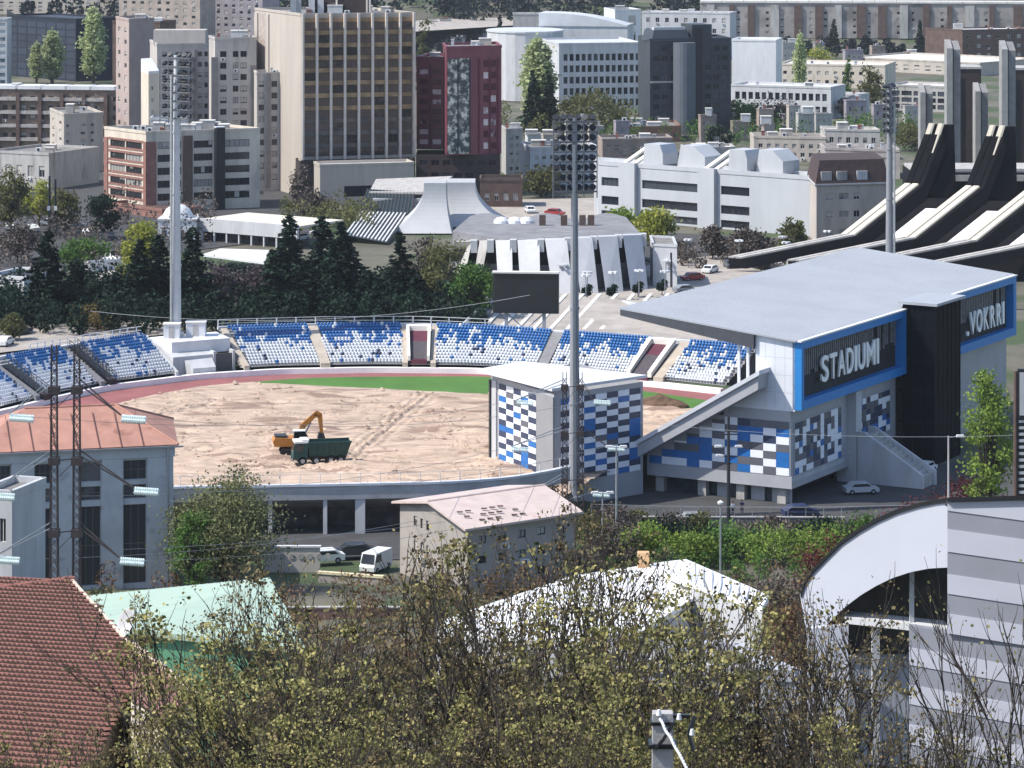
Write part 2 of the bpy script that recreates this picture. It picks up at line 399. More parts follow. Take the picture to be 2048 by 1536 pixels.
for i in range(len(S_) - 1):
    for r in range(NR):
        f0, f1 = .09 + .90 * r / NR, .09 + .90 * (r + 1) / NR
        z0 = ZI + .35 + (ZR - .35 - ZI) * r / NR; z1 = ZI + .35 + (ZR - .35 - ZI) * (r + 1) / NR
        g0, g1 = (S_[i] > 280 and S_[i + 1] < 438), 0
        if g0: continue
        a, b, c1, d1 = row(i, f0, z0), row(i + 1, f0, z0), row(i + 1, f1, z0), row(i, f1, z0)
        mb.quad(a - so, b - so, c1 - so, d1 - so)
        mb.quad(d1 - so, c1 - so, row(i + 1, f1, z1) - so, row(i, f1, z1) - so)
    # back wall and rim coping
    a, b = RIM[i], RIM[i + 1]; n = (RIM[i] - INN[i]); n.z = 0; n.normalize()
    if not (S_[i] > 280 and S_[i + 1] < 438):
        mb.hexa([p - so for p in (a, b, b + n * .4, a + n * .4)], [p - so + Vector((0, 0, .001)) for p in (a, b, b + n * .4, a + n * .4)])
        mb.quad(a + n * .4 - so, b + n * .4 - so, b + n * .4 - so - Vector((0, 0, 6)), a + n * .4 - so - Vector((0, 0, 6)))
mb.build('terrace', M('terrace_concrete', (.36, .36, .37), .85, .2, .5), stand)
mb = MB(); mb2 = MB()
for i in range(len(S_) - 1):
    a, b = RIM[i], RIM[i + 1]; n = (RIM[i] - INN[i]); n.z = 0; n.normalize()
    if not (S_[i] > 280 and S_[i + 1] < 438):
        mb.hexa([p - so - n * .05 - Vector((0, 0, .25)) for p in (a, b, b + n * .5, a + n * .5)], [p - so - n * .05 + Vector((0, 0, .22)) for p in (a, b, b + n * .5, a + n * .5)])
    a, b = INN[i], INN[i + 1]
    mb2.hexa([p - so - Vector((0, 0, ZI)) for p in (a, b, b + n * .9, a + n * .9)], [p - so for p in (a, b, b + n * .9, a + n * .9)])
mb.build('rim_coping', m_white, stand); mb2.build('pitch_wall', M('white_wall', (.86, .85, .84), .6, .06, .8), stand)
# aisles
def strip(sa, sb, f0, f1, up, mat, name, par=stand, n=6):
    mb = MB()
    for k in range(NR):
        g0 = f0 + (f1 - f0) * k / NR; g1 = f0 + (f1 - f0) * (k + 1) / NR
        A = [_pt(sa, g0, up), _pt(sb, g0, up), _pt(sb, g1, up), _pt(sa, g1, up)]
        B_ = [p - Vector((0, 0, up + .5)) for p in A]
        mb.hexa([p - so for p in B_], [p - so for p in A])
    return mb.build(name, mat, par)
def _pt(s, fr, up=0.):
    i = np.interp(s, S_, np.arange(len(S_))); i0 = int(i); i1 = min(i0 + 1, len(S_) - 1); q = row(i0, fr).lerp(row(i1, fr), i - i0)
    q.z += up; return q
m_aisle = M('aisle_concrete', (.40, .35, .29), .85, .15, .6); m_aisle2 = M('grey_aisle', (.2, .2, .21), .85, .15, .6)
for sa, sb, mt in ((612, 634, m_aisle), (1106, 1128, m_aisle2), (440, 452, m_aisle), (800, 812, m_aisle), (864, 876, m_aisle), (1362, 1384, m_aisle), (-28, -18, m_aisle2), (118, 128, m_aisle2)):
    strip(sa, sb, .04, .97, .14, mt, 'aisle_stairs')
# vomitories: dark sunken stair with white side walls
m_maroon = M('maroon_paint', (.10, .022, .04), .6, .15, 1); m_vwall = M('vomitory_wall', (.7, .68, .63), .7, .06, 1)
for sa, sb, f0, f1, ww in ((818, 856, .1, .82, 6), (1312, 1350, .02, .85, 9), (-14, 4, .0, .8, 0), (136, 152, .02, .96, 0)):
    v = thing('vomitory', {818: 'dark stair opening with cream side walls in the middle of the far stand', 1312: 'maroon stair opening with cream side walls near the roofed stand', -14: 'black railed stair opening in the seats at the left picture edge', 136: 'black railed stair opening cutting the left curve of the seats'}[sa], 'stair opening', (0, 0, 0), 0, 'stair openings in the far stand')
    v.location = _pt((sa + sb) / 2, f0); keep = so.copy(); so = Vector(v.location)
    strip(sa, sb, f0, f1, .2, m_maroon if ww else m_black, 'opening', v)
    mb = MB()
    A = [_pt(sa, .55 if ww else .1, .22), _pt(sb, .55 if ww else .1, .22), _pt(sb, f0 + .02, .22), _pt(sa, f0 + .02, .22)]
    mb.hexa([p - so for p in A], [p - so + Vector((0, 0, .05)) for p in A]); mb.build('stair_floor', M('stair_floor', (.07, .06, .07), .8, .3, 3), v)
    if ww:
        for q0, q1 in ((sa - ww, sa), (sb, sb + ww)):
            mb = MB(); A = [_pt(q0, f0, .1), _pt(q1, f0, .1), _pt(q1, f1, .3), _pt(q0, f1, .3)]
            mb.hexa([p - so for p in A], [p - so + Vector((0, 0, .75)) for p in A]); mb.build('side_wall', m_vwall, v)
        mb = MB(); A = [_pt(sa - ww, f1, -.3), _pt(sb + ww, f1, -.3), _pt(sb + ww, f1 + .03, -.2), _pt(sa - ww, f1 + .03, -.2)]
        mb.hexa([p - so for p in A], [p - so + Vector((0, 0, 1.2)) for p in A]); mb.build('end_wall', m_vwall, v)
    else:
        mb = MB()
        for q in (sa, sb):
            for k in range(9):
                p = _pt(q, f0 + (f1 - f0) * k / 8, .2) - so; mb.tube(p, p + Vector((0, 0, .9)), .05, n=4)
            mb.tube(_pt(q, f0, 1.1) - so, _pt(q, f1, 1.1) - so, .06, n=4); mb.tube(_pt(q, f0, .7) - so, _pt(q, f1, .7) - so, .05, n=4)
        mb.build('railing', m_dark, v)
    so = keep
# seats
m_sb = M('blue_plastic', (.022, .13, .36), .45, .12, 2, rnd=.15); m_sw = M('white_plastic', (.62, .65, .70), .45, .06, 2, rnd=.08); m_sn = M('navy_plastic', (.03, .05, .12), .45, .1, 2)
def seat_mb():
    mb = MB(); mb.box(-.2, .2, -.22, .2, .40, .45); mb.box(-.2, .2, .17, .22, .45, .82); mb.box(-.04, .04, .02, .17, 0, .40); return mb
seat_me = [seat_mb().mesh('seat', m) for m in (m_sb, m_sw, m_sn)]
sv = seat_mb(); sV = np.array(sv.v); sF = np.array(sv.f)
rg = random.Random(5); seats = []
for r in range(NR):
    f = .09 + .90 * (r + .45) / NR; z = ZI + .35 + (ZR - .35 - ZI) * r / NR
    pts = [row(i, f, z) for i in range(len(S_))]; acc = 0; nxt = .3
    for i in range(len(S_) - 1):
        seg = (pts[i + 1] - pts[i]); L_ = seg.length
        while nxt < acc + L_:
            t = (nxt - acc) / L_; s = S_[i] + t * (S_[1] - S_[0]); nxt += .5
            if in_ais(s) or s > 1512 or (-28 < s < -18) or (118 < s < 128) or 436 < s < 456: continue
            p = pts[i].lerp(pts[i + 1], t); fr = r / (NR - 1.)
            n = math.sin(s * .11 + 1.7) * math.sin(s * .047) * .13 + math.sin(s * .31) * .05
            pb = min(.93, max(.07, (fr - .49 + n) * 2.3 + .32))
            k = 0 if rg.random() < pb else 1
            if k == 0 and fr < .35 and rg.random() < .6: k = 2
            seats.append((p, math.atan2(seg.y, seg.x), k, r))
        acc += L_
seats.sort(key=lambda q: q[0].length)
inx = [q for q in seats if abs(q[0].x / q[0].y * F) < 1024]
ROWC = {}; near = inx[:300]
O1 = ['', 'first', 'second', 'third', 'fourth', 'fifth', 'sixth', 'seventh', 'eighth', 'ninth', 'tenth', 'eleventh', 'twelfth', 'thirteenth', 'fourteenth', 'fifteenth', 'sixteenth', 'seventeenth', 'eighteenth', 'nineteenth']
def ordw(n): return O1[n] if n < 20 else (['', '', 'twentieth', 'thirtieth', 'fortieth', 'fiftieth', 'sixtieth', 'seventieth', 'eightieth', 'ninetieth'][n // 10] if n % 10 == 0 else ['', '', 'twenty', 'thirty', 'forty', 'fifty', 'sixty', 'seventy', 'eighty', 'ninety'][n // 10] + ' ' + O1[n % 10])
ns = set(id(q) for q in near); rest = [q for q in inx if id(q) not in ns]
for q in near:
    o = link('stadium_seat', seat_me[q[2]], None, q[0], q[1])
    rc_ = ROWC.setdefault(q[3], sorted([w for w in near if w[3] == q[3]], key=lambda w: w[0].x)); tag(o, '%s plastic seat, %s from the left in the %s row above the pitch wall' % (['blue', 'white', 'navy'][q[2]], ordw(rc_.index(q) + 1), ordw(q[3] + 1)), 'seat', 'seats of the far stand')
VV = []; FF = []; MM = []
for k, q in enumerate(rest):
    ca, sa = math.cos(q[1]), math.sin(q[1]); v = sV @ np.array([[ca, sa, 0], [-sa, ca, 0], [0, 0, 1]]) + np.array(q[0]); VV.append(v); FF.append(sF + k * len(sV)); MM += [q[2]] * len(sF)
tag(link('stadium_seats', npmesh('stadium_seats', np.vstack(VV), np.vstack(FF), [m_sb, m_sw, m_sn], np.array(MM))), 'rows of blue and white plastic seats filling the far stand', 'seats', kind='stuff')
# fence along the rim
def rail_fence(label, s0, s1, sp, h=1.25, off=.25):
    i0 = np.interp([s0, s1], S_, np.arange(len(S_)))
    pts = [rim(s) for s in np.arange(s0, s1, 3.)]
    f = thing('rim_railing', label, 'railing', pts[0]); o = Vector(f.location); acc = 0; last = None; rail = MB(); rail2 = MB()
    for a, b in zip(pts[:-1], pts[1:]):
        acc += (b - a).length
        if last is None or acc - last >= sp:
            mb = MB(); mb.box(-.09, .09, -.09, .09, .1, h); mb.build('post', m_white, f, a - o); last = acc
        rail.tube(a - o + Vector((0, 0, h)), b - o + Vector((0, 0, h)), .055, n=4); rail2.tube(a - o + Vector((0, 0, h * .55)), b - o + Vector((0, 0, h * .55)), .055, n=4)
    rail.build('rail', m_white, f); rail2.build('rail', m_white, f)
rail_fence('white railing on the rim of the left stand curve, left of the floodlight base', 60, 284, 1.5)
rail_fence('white railing on the rim of the far stand, right of the floodlight base', 436, 985, 2.75)
# mast plinth in the gap of the stand
pl = thing('mast_plinth', 'stepped concrete plinth under the left floodlight mast between two seat blocks', 'plinth', (0, 0, 0))
p0, p1, p2, p3 = rim(288), rim(434), _pt(434, .03), _pt(288, .03)
pl.location = (p0.x, p0.y, 0); o = Vector(pl.location)
q = lambda s, f, z: (lambda r: Vector((r.x, r.y, z)) - o)(_pt(s, f))
mb = MB(); mb.hexa([q(300, .3, 0), q(390, .3, 0), q(395, 1, 0), q(295, 1, 0)], [q(300, .3, 3.0), q(390, .3, 3.0), q(395, 1, 4.9), q(295, 1, 4.9)]); mb.build('sloping_slab', m_lconc, pl)
mb = MB(); mb.hexa([q(308, .45, 3), q(432, .45, 3), q(432, 1.0, 3), q(300, 1.0, 3)], [q(308, .45, 4.9), q(432, .45, 4.9), q(432, 1.0, 4.9), q(300, 1.0, 4.9)]); mb.build('platform', m_white, pl)
mb = MB(); mb.hexa([q(392, .3, 0), q(428, .3, 0), q(426, .32, 0), q(396, .32, 0)], [q(392, .3, 3.0), q(428, .3, 3.0), q(426, .32, 3.0), q(396, .32, 3.0)]); mb.build('gate', M('grey_gate', (.09, .09, .10), .6, .3, 3), pl)
for s0, s1 in ((386, 391), (428, 433)):
    mb = MB(); mb.hexa([q(s0, .27, 0), q(s1, .27, 0), q(s1, .45, 0), q(s0, .45, 0)], [q(s0, .27, 3.4), q(s1, .27, 3.4), q(s1, .45, 3.4), q(s0, .45, 3.4)]); mb.build('gate_post', m_lconc, pl)
for s0, s1, z1 in ((288, 294, 5.3), ):
    mb = MB(); mb.hexa([q(s0, .05, 0), q(s1, .05, 0), q(s1, 1, 0), q(s0, 1, 0)], [q(s0, .05, 1.4), q(s1, .05, 1.4), q(s1, 1, z1), q(s0, 1, z1)]); mb.build('side_wall', m_lconc, pl)
mb = MB(); mb.hexa([q(330, .1, 0), q(380, .1, 0), q(384, .3, 0), q(322, .3, 0)], [q(330, .1, 1.5), q(380, .1, 1.5), q(384, .3, 2.6), q(322, .3, 2.6)]); mb.build('ramp', m_lconc, pl)
for nm, s0, s1, lab in (('equipment_cabin', 318, 346, 'white box cabin left of the left floodlight mast foot'), ('equipment_cabin', 364, 398, 'white box cabin right of the left floodlight mast foot')):
    c0 = _pt((s0 + s1) / 2, .8); t = thing(nm, lab, 'cabin', (c0.x, c0.y, 4.9)); w = (rim(s1) - rim(s0)).length / 2
    mb = MB(); mb.box(-w, w, -1, 1, 0, 2.0); mb.build('wall', m_white, t); mb = MB(); mb.box(-w - .12, w + .12, -1.12, 1.12, 2.003, 2.15); mb.build('roof', m_lroof, t)
    mb = MB(); mb.box(-.4, .4, -1.04, -1.003, 0, 1.7); mb.build('door', m_conc, t)
# near side: rim beam on pillars
nsx = np.arange(-160, 1141, 10.)
nsy = smooth(np.interp(nsx, [-160, 0, 150, 340, 600, 900, 1000, 1060, 1140], [1010, 992, 981, 973, 969, 963, 956, 949, 932]), 5)
NE = [G(a, b, ZR) for a, b in zip(nsx, nsy)]
ns = thing('near_stand', 'low grey concrete rim on pillars in front of the dirt pitch', 'grandstand', NE[50]); o = Vector(ns.location)
nv = lambda i: (Vector((-(NE[min(i + 1, len(NE) - 1)] - NE[max(i - 1, 0)]).y, (NE[min(i + 1, len(NE) - 1)] - NE[max(i - 1, 0)]).x, 0))).normalized()
b1 = MB(); b2 = MB(); b3 = MB(); b4 = MB()
up = Vector((0, 0, 1))
for i in range(len(NE) - 1):
    a, b, na, nb = NE[i] - o, NE[i + 1] - o, nv(i), nv(i + 1)
    b1.hexa([a - up * 1.75, b - up * 1.75, b + nb * .35 - up * 1.75, a + na * .35 - up * 1.75], [a - up * .25, b - up * .25, b + nb * .35 - up * .25, a + na * .35 - up * .25])
    b2.hexa([a - na * .12 - up * .247, b - nb * .12 - up * .247, b + nb * .5 - up * .247, a + na * .5 - up * .247], [a - na * .12, b - nb * .12, b + nb * .5, a + na * .5])
    A, B_ = a + na * .35, b + nb * .35
    for r in range(8):
        t0, t1 = r / 8 * 11, (r + 1) / 8 * 11; z0, z1 = -r / 8 * 4.2 - .6, -(r + 1) / 8 * 4.2 - .6
        b3.quad(A + na * t0 + up * z0, B_ + nb * t0 + up * z0, B_ + nb * t1 + up * z0, A + na * t1 + up * z0)
        b3.quad(A + na * t1 + up * z0, B_ + nb * t1 + up * z0, B_ + nb * t1 + up * z1, A + na * t1 + up * z1)
    b3.quad(A - up * 1.75, B_ - up * 1.75, B_ + nb * 10.5 - up * 5.9, A + na * 10.5 - up * 5.9)
    b4.quad(a + na * 5 - up * 6.5, b + nb * 5 - up * 6.5, b + nb * 5 - up * 3.2, a + na * 5 - up * 3.2)
b1.build('beam', M('beam_concrete', (.36, .36, .38), .8, .18, .35, spots=((.28, .28, .29), .2, .6)), ns); b2.build('coping', M('grey_white_coping', (.58, .6, .66), .6, .1, 1), ns)
b3.build('terrace', m_conc, ns); b4.build('back_wall', M('sooty_brick', (.10, .085, .08), .9, .6, .5), ns)  # back wall is dark and mottled all over
for k, px in enumerate((180, 300, 430, 545, 655, 727, 840, 960, 1060)):
    i = int(np.interp(px, nsx, np.arange(len(nsx)))); a = NE[i] - o; w = .55 if px in (727,) else .22
    mb = MB(); mb.box(a.x - w, a.x + w, a.y + .1, a.y + .9, -6.6 + .0, -1.753); mb.build('pillar', m_lconc, ns)
i0, i1 = 48, len(NE) - 2; fn = thing('rim_railing', 'thin white railing along the near rim of the stadium', 'railing', NE[i0]); rl = MB(); oo = NE[i0]
for i in range(i0, i1, 4):
    mb = MB(); mb.tube((0, 0, 0), (0, 0, 1.1), .05, n=5); mb.build('post', m_white, fn, NE[i] - oo)
for i in range(i0, i1): rl.tube(NE[i] - oo + up * 1.1, NE[i + 1] - oo + up * 1.1, .03, n=4)
rl.build('rail', m_white, fn)
# ------------------------------------------------------------------ pitch: track, grass, dirt
cx = np.arange(-140, 1521, 12.)
fy = np.array([np.interp(v, innx, inny) for v in cx])
far0 = np.array([(ZI and (H * F / D(v, ZI) + HZ)) for v in fy])    # foot of the wall
tr = smooth(np.interp(cx, [-100, 0, 100, 200, 300, 400, 510, 600, 700, 960, 1150, 1300, 1400, 1520], [905, 878, 846, 817, 793, 774, 764, 757, 754, 753, 766, 784, 799, 815]), 2)
gr = np.maximum(tr, np.interp(cx, [490, 520, 600, 700, 980, 1290, 1400, 1520], [757, 767, 771, 776, 790, 812, 822, 835]))
def strip_sheet(name, y0, y1, nrow, mat, zf, k0=0, k1=None, kind='structure'):
    k1 = len(cx) if k1 is None else k1; V = []; 
    for j in range(nrow + 1):
        for i in range(k0, k1):
            d0, d1 = D(y0[i]), D(y1[i]); d = d0 + (d1 - d0) * j / nrow; x = X(cx[i], d); V.append((x, d, zf(x, d, j / nrow)))
    n = k1 - k0
    Fq = np.array([(j * n + i, j * n + i + 1, (j + 1) * n + i + 1, (j + 1) * n + i) for j in range(nrow) for i in range(n - 1)])
    return tag(link(name, npmesh(name, np.array(V), Fq, mat)), kind=kind)
m_track = M('running_track', (.25, .095, .095), .9, .18, .2, bump=.02)
m_turf = M('pitch_turf', (.065, .16, .028), .95, .2, .12, bump=.05, bscale=3, stretch=(1, .5, 1))
strip_sheet('running_track', far0 - 3, tr + 2, 2, m_track, lambda x, y, t: 0.02)
kk = int(np.searchsorted(cx, 500))
strip_sheet('pitch_grass', tr, gr + 2, 3, m_turf, lambda x, y, t: .035, kk)
rs = np.random.RandomState(3)
gx, gy = np.meshgrid(np.arange(0, 200), np.arange(0, 200)); 
def vnoise(seed):
    g = np.random.RandomState(seed).rand(512, 512)
    def f(x, y):
        xi, yi = int(math.floor(x)), int(math.floor(y)); u, v = x - xi, y - yi; u = u * u * (3 - 2 * u); v = v * v * (3 - 2 * v)
        a, b, c2, d2 = g[yi % 512, xi % 512], g[yi % 512, (xi + 1) % 512], g[(yi + 1) % 512, xi % 512], g[(yi + 1) % 512, (xi + 1) % 512]
        return (a * (1 - u) + b * u) * (1 - v) + (c2 * (1 - u) + d2 * u) * v
    return f
VN = vnoise(11); RUTS = [(-24, 400, 30, 418), (-26, 396, -62, 412), (-62, 412, -40, 446), (-20, 404, -12, 452), (30, 418, 8, 452), (-40, 446, 8, 452), (-26, 398, 4, 376)]
def dirtz(x, y, t=.5):
    n = VN(x * .10, y * .28) * .35 + abs(VN(x * .2 + 9, y * .7) - .5) * .8 + VN(x * .5, y * 1.6 + 5) * .3
    for (ax, ay, bx, by) in RUTS:
        L2 = (bx - ax) ** 2 + (by - ay) ** 2; q = max(0, min(1, ((x - ax) * (bx - ax) + (y - ay) * (by - ay)) / L2)); dd_ = math.hypot(x - ax - q * (bx - ax), y - ay - q * (by - ay))
        if dd_ < 2.2: n += .22 * math.cos(dd_ * 5.2) * (1 - dd_ / 2.2) - .1
    return .05 + n * min(1, .15 + t * 12) * 1.0
m_dirt = M('bare_dirt', (.45, .345, .27), .95, .25, .9, bump=.45, bscale=2.2, stretch=(.22, .9, 1), spots=((.27, .19, .15), .55, .54))
cx2 = cx; cxs = np.arange(-140, 1521, 4.); 
_tr = np.interp(cxs, cx, gr)
cx = cxs; strip_sheet('dirt_field', _tr + 0., np.interp(cx, [1000, 1120, 1200, 1300, 1520], [1012, 1006, 958, 905, 850]), 300, m_dirt, dirtz); cx = cx2
rs = np.random.RandomState(77); VV = []; FF = []; nb = 0
for k in range(2600):
    px = rs.uniform(150, 1120); py = rs.uniform(772, 985); cl_ = VN(px * .02, py * .05)
    if cl_ < .45 or py < np.interp(px, cx, gr) + 6: continue
    g = G(px, py); s_ = rs.uniform(.08, .3) * (1.6 if rs.rand() < .06 else 1); z_ = dirtz(g.x, g.y); w = s_ * rs.uniform(1, 1.9)
    VV += [(g.x - w, g.y - s_, z_ - .05), (g.x + w, g.y - s_ * .8, z_ - .05), (g.x + w * .8, g.y + s_, z_ - .05), (g.x - w * .7, g.y + s_ * .9, z_ - .05), (g.x + rs.uniform(-.4, .4) * w, g.y - s_ * .3, z_ + s_ * 1.1), (g.x + rs.uniform(-.2, .5) * w, g.y + s_ * .3, z_ + s_ * .9)]
    for q in ((0, 1, 4), (1, 5, 4), (1, 2, 5), (2, 3, 5), (3, 4, 5), (3, 0, 4)): FF.append([nb + i for i in q])
    nb += 6
tag(link('soil_clods', npmesh('soil_clods', np.array(VV), np.array(FF), m_dirt)), 'loose clods of soil scattered over the bare pitch', 'soil clods', kind='stuff')
# ------------------------------------------------------------------ main stand with the lettered facade
ang = math.atan2(.873, .487)
ms = thing('main_stand', 'roofed main stand with blue framed lettered facade and chequered end wall', 'grandstand', (34.2, 390, 0), ang)
m_sroof = M('standing_seam_roof', (.35, .37, .41), .55, .06, .12, metal=.0, spec=.5)
m_panel = M('pale_grey_panel', (.66, .69, .75), .6, .05, .3); m_gpan = M('grey_panel', (.36, .37, .40), .6, .08, .3)
m_blue = M('blue_frame_paint', (.022, .21, .55), .45, .05, 1); m_soff = M('dark_fascia', (.06, .065, .08), .6, .15, 1)
def roofz(t): return 16.9 + 2.4 * t / 23.4
mb = MB(); A0, A1, T0, T1 = -.5, 74.6, -.35, 23.6
z = roofz
mb.hexa([(A0, T0, z(T0) - .2), (A1, T0, z(T0) - .2), (A1, T1, z(T1) - .2), (A0, T1, z(T1) - .2)], [(A0, T0, z(T0)), (A1, T0, z(T0)), (A1, T1, z(T1)), (A0, T1, z(T1))])
for k in range(75):
    aa = A0 + .5 + k; mb.hexa([(aa, T0 + .02, z(T0) + .0), (aa + .07, T0 + .02, z(T0)), (aa + .07, T1 - .02, z(T1)), (aa, T1 - .02, z(T1))], [(aa, T0 + .02, z(T0) + .06), (aa + .07, T0 + .02, z(T0) + .06), (aa + .07, T1 - .02, z(T1) + .06), (aa, T1 - .02, z(T1) + .06)])
mb.build('roof', m_sroof, ms)
mb = MB(); mb.hexa([(A0 + .02, 5.2, z(5.2) - 1.9), (A0 + .02, 5.2, z(5.2) - 1.9), (A0 + .4, 5.2, z(5.2) - 1.9), (A0 + .4, 5.2, z(5.2) - 1.9)], [(A0, 5.2, z(5.2)), (A0, 5.2, z(5.2)), (A0 + .4, 5.2, z(5.2)), (A0 + .4, 5.2, z(5.2))])
for a0, a1 in ((A0 + .04, A0 + .5), (A1 - .5, A1 - .04)):
    mb.hexa([(a0, 5.25, z(5.2) - 1.9), (a1, 5.25, z(5.2) - 1.9), (a1, 23.5, z(23.5) - .95), (a0, 23.5, z(23.5) - .95)], [(a0, 5.25, z(5.2) - .21), (a1, 5.25, z(5.2) - .21), (a1, 23.5, z(23.5) - .21), (a0, 23.5, z(23.5) - .21)])
mb.hexa([(A0 + .5, 23.1, z(23.1) - .95), (A1 - .5, 23.1, z(23.1) - .95), (A1 - .5, 23.5, z(23.5) - .95), (A0 + .5, 23.5, z(23.5) - .95)], [(A0 + .5, 23.1, z(23.1) - .21), (A1 - .5, 23.1, z(23.1) - .21), (A1 - .5, 23.5, z(23.5) - .21), (A0 + .5, 23.5, z(23.5) - .21)])
mb.build('fascia', m_soff, ms)
mb = MB()
for k in range(9):
    a0 = .6 + k * 9.1; mb.hexa([(a0, 5.3, z(5.3) - 1.5), (a0 + .3, 5.3, z(5.3) - 1.5), (a0 + .3, 23, z(23) - .8), (a0, 23, z(23) - .8)], [(a0, 5.3, z(5.3) - .21), (a0 + .3, 5.3, z(5.3) - .21), (a0 + .3, 23, z(23) - .21), (a0, 23, z(23) - .21)])
mb.build('roof_truss', m_gpan, ms)
# upper box end walls / back of box
mb = MB()
for a0, a1 in ((0, .3), (73.7, 74)):
    mb.extr([(a0, 0, 8.4), (a0, 5.2, 8.4), (a0, 5.2, z(5.2) - .21), (a0, 0, z(0) - .21)], (a1 - a0, 0, 0))
    mb.extr([(a0, 5.2, 8.4), (a0, 8.9, 8.4), (a0, 5.2, 10.7)], (a1 - a0, 0, 0))
mb.box(.3, 73.7, 5.0, 5.2, 8.4, z(5) - .21); mb.box(0, 74, 0.001, 9, 8.2, 8.4)
mb.build('end_wall', m_panel, ms)
for t0 in (1.3, 2.6, 3.9): mb = MB(); mb.box(-.006, .001, t0, t0 + .03, 8.4, 16.8); mb.build('panel_joint', m_gpan, ms)
for z0_ in (10.4, 12.5, 14.6): mb = MB(); mb.box(-.009, .001, 0.01, 5.19, z0_, z0_ + .03); mb.build('panel_joint', m_gpan, ms)
# seating rake and its inclined side beam
mb = MB(); rk = lambda t: 12.95 - (t - 4) * .592
for a0, a1 in ((-2.8, .55), (73.4, 74.2)):
    mb.extr([(a0, 3.6, rk(3.6) - 2.2), (a0, 22.3, rk(22.3) - 2.1), (a0, 22.3, rk(22.3) - .55), (a0, 3.6, rk(3.6) - .55)], (a1 - a0, 0, 0), 0)
    mb.build('inclined_beam', m_gpan, ms); mb = MB()
mb = MB()
for a0, a1 in ((-3.1, .75), (73.3, 74.3)):
    mb.extr([(a0, 3.3, rk(3.3) - .548), (a0, 22.5, rk(22.5) - .548), (a0, 22.5, rk(22.5)), (a0, 3.3, rk(3.3))], (a1 - a0, 0, 0), 0)
    mb.build('beam_capping', M('beam_capping', (.56, .58, .63), .6, .06, .4), ms); mb = MB()
mb = MB()
for r in range(16):
    t0 = 5.2 + r * 1.06; t1 = t0 + 1.06; zz = rk(t0) - .9; mb.box(.6, 73.3, t0, t1, zz - 1.2, zz)
mb.build('terrace', m_conc, ms)
mb = MB()
for r in range(16):
    t0 = 5.6 + r * 1.06; zz = rk(5.2 + r * 1.06) - .9; mb.box(1.5, 72.5, t0, t0 + .35, zz + .4, zz + .45); mb.box(1.5, 72.5, t0 - .05, t0, zz + .45, zz + .85)
tag(mb.build('seat_rows', m_sb, ms), kind='stuff')
mb = MB()
for k in range(2):
    a0 = .1; t0 = 6.2 + k * 1.2; mb = MB(); mb.box(a0, a0 + .3, t0, t0 + .3, rk(t0) - 1, z(t0) - 1.6); mb.build('end_column', m_panel, ms)
# rear facade: frames, recess, slats, letters
m_rec = M('dark_recess', (.022, .022, .024), .8, .25, 1); m_slat = M('slat_grey', (.15, .15, .155), .6, .35, 1.5)
for a0, a1 in ((0, 33.3), (42.7, 74)):
    mb = MB(); zt = 16.65
    mb.box(a0, a1, -.9, .3, 8.4, 9.5); mb.box(a0, a1, -.9, .3, zt - .9, zt)
    if a0 == 0: mb.box(a0, a0 + .75, -.898, .3, 9.5, zt - .9)
    if a0 == 0: mb.box(a1 - 1.0, a1, -.898, .3, 9.5, zt - .9)
    else: mb.box(a1 - 1.1, a1, -.898, .3, 9.5, zt - .9)
    mb.build('blue_frame', m_blue, ms)
    mb = MB(); mb.box(a0 + .3, a1 - .3, .25, .3, 9.3, zt - .3); mb.build('recess', m_rec, ms)
    mb = MB(); rg2 = random.Random(4)
    for k in range(int((a1 - a0 - 2.2) / .62)):
        q0 = a0 + 1.1 + k * .62
        lo = 12.2 + (.5 if rg2.random() < .5 else 0)
        if rg2.random() < .93: mb.box(q0, q0 + .34, .02, .18, lo, zt - .92)
    tag(mb.build('slats', m_slat, ms), kind='stuff' if False else None)
    mb = MB(); mb.box(a0 + .1, a1, -.3, 1.0, 16.65, 16.9 - .21 + .0 if False else 16.69); mb.box(a0 - .3, a1 + .2, -1.0, .2, 16.66, 16.84); mb.build('edge_flashing', m_white, ms)
m_let = M('white_letter', (.92, .92, .90), .5, .02, 1)
def letters(txt, a0, a1, z0, z1, t=-.45):
    n = len(txt)
    curves = []
    for ch in txt:
        cu = bpy.data.curves.new('letter', 'FONT'); cu.body = ch; cu.size = 4.9; cu.extrude = .12; cu.offset = .07; cu.align_x = 'CENTER'
        tmp = bpy.data.objects.new('tmp', cu); COL.objects.link(tmp); curves.append(tmp)
    bpy.context.view_layer.update(); dg = bpy.context.evaluated_depsgraph_get()
    wid = {'I': .45, '.': .5, 'M': 1.3}; ws = [wid.get(ch, 1.) for ch in txt]; tot = sum(ws); acc = 0
    for ch, tmp, w in zip(txt, curves, ws):
        me = bpy.data.meshes.new_from_object(tmp.evaluated_get(dg)); me.materials.clear(); me.materials.append(m_let)
        co = [v.co.copy() for v in me.vertices]; mx = max(abs(p.x) for p in co); cw = (a1 - a0) / tot * w
        for v in me.vertices: v.co.x *= min(1.15, cw * .42 / mx)
        o = link('letter', me, ms, (a0 + (acc + w / 2) * (a1 - a0) / tot, t, z0)); o.rotation_euler = (math.radians(90), 0, 0)
        o.scale = (1, (z1 - z0) / 3.4, 1); acc += w
        cu = tmp.data; bpy.data.objects.remove(tmp); bpy.data.curves.remove(cu)
letters('STADIUMI', 6.6, 25.2, 10.9, 14.0); letters('.VOKRRI', 55.6, 70.4, 10.5, 13.5)
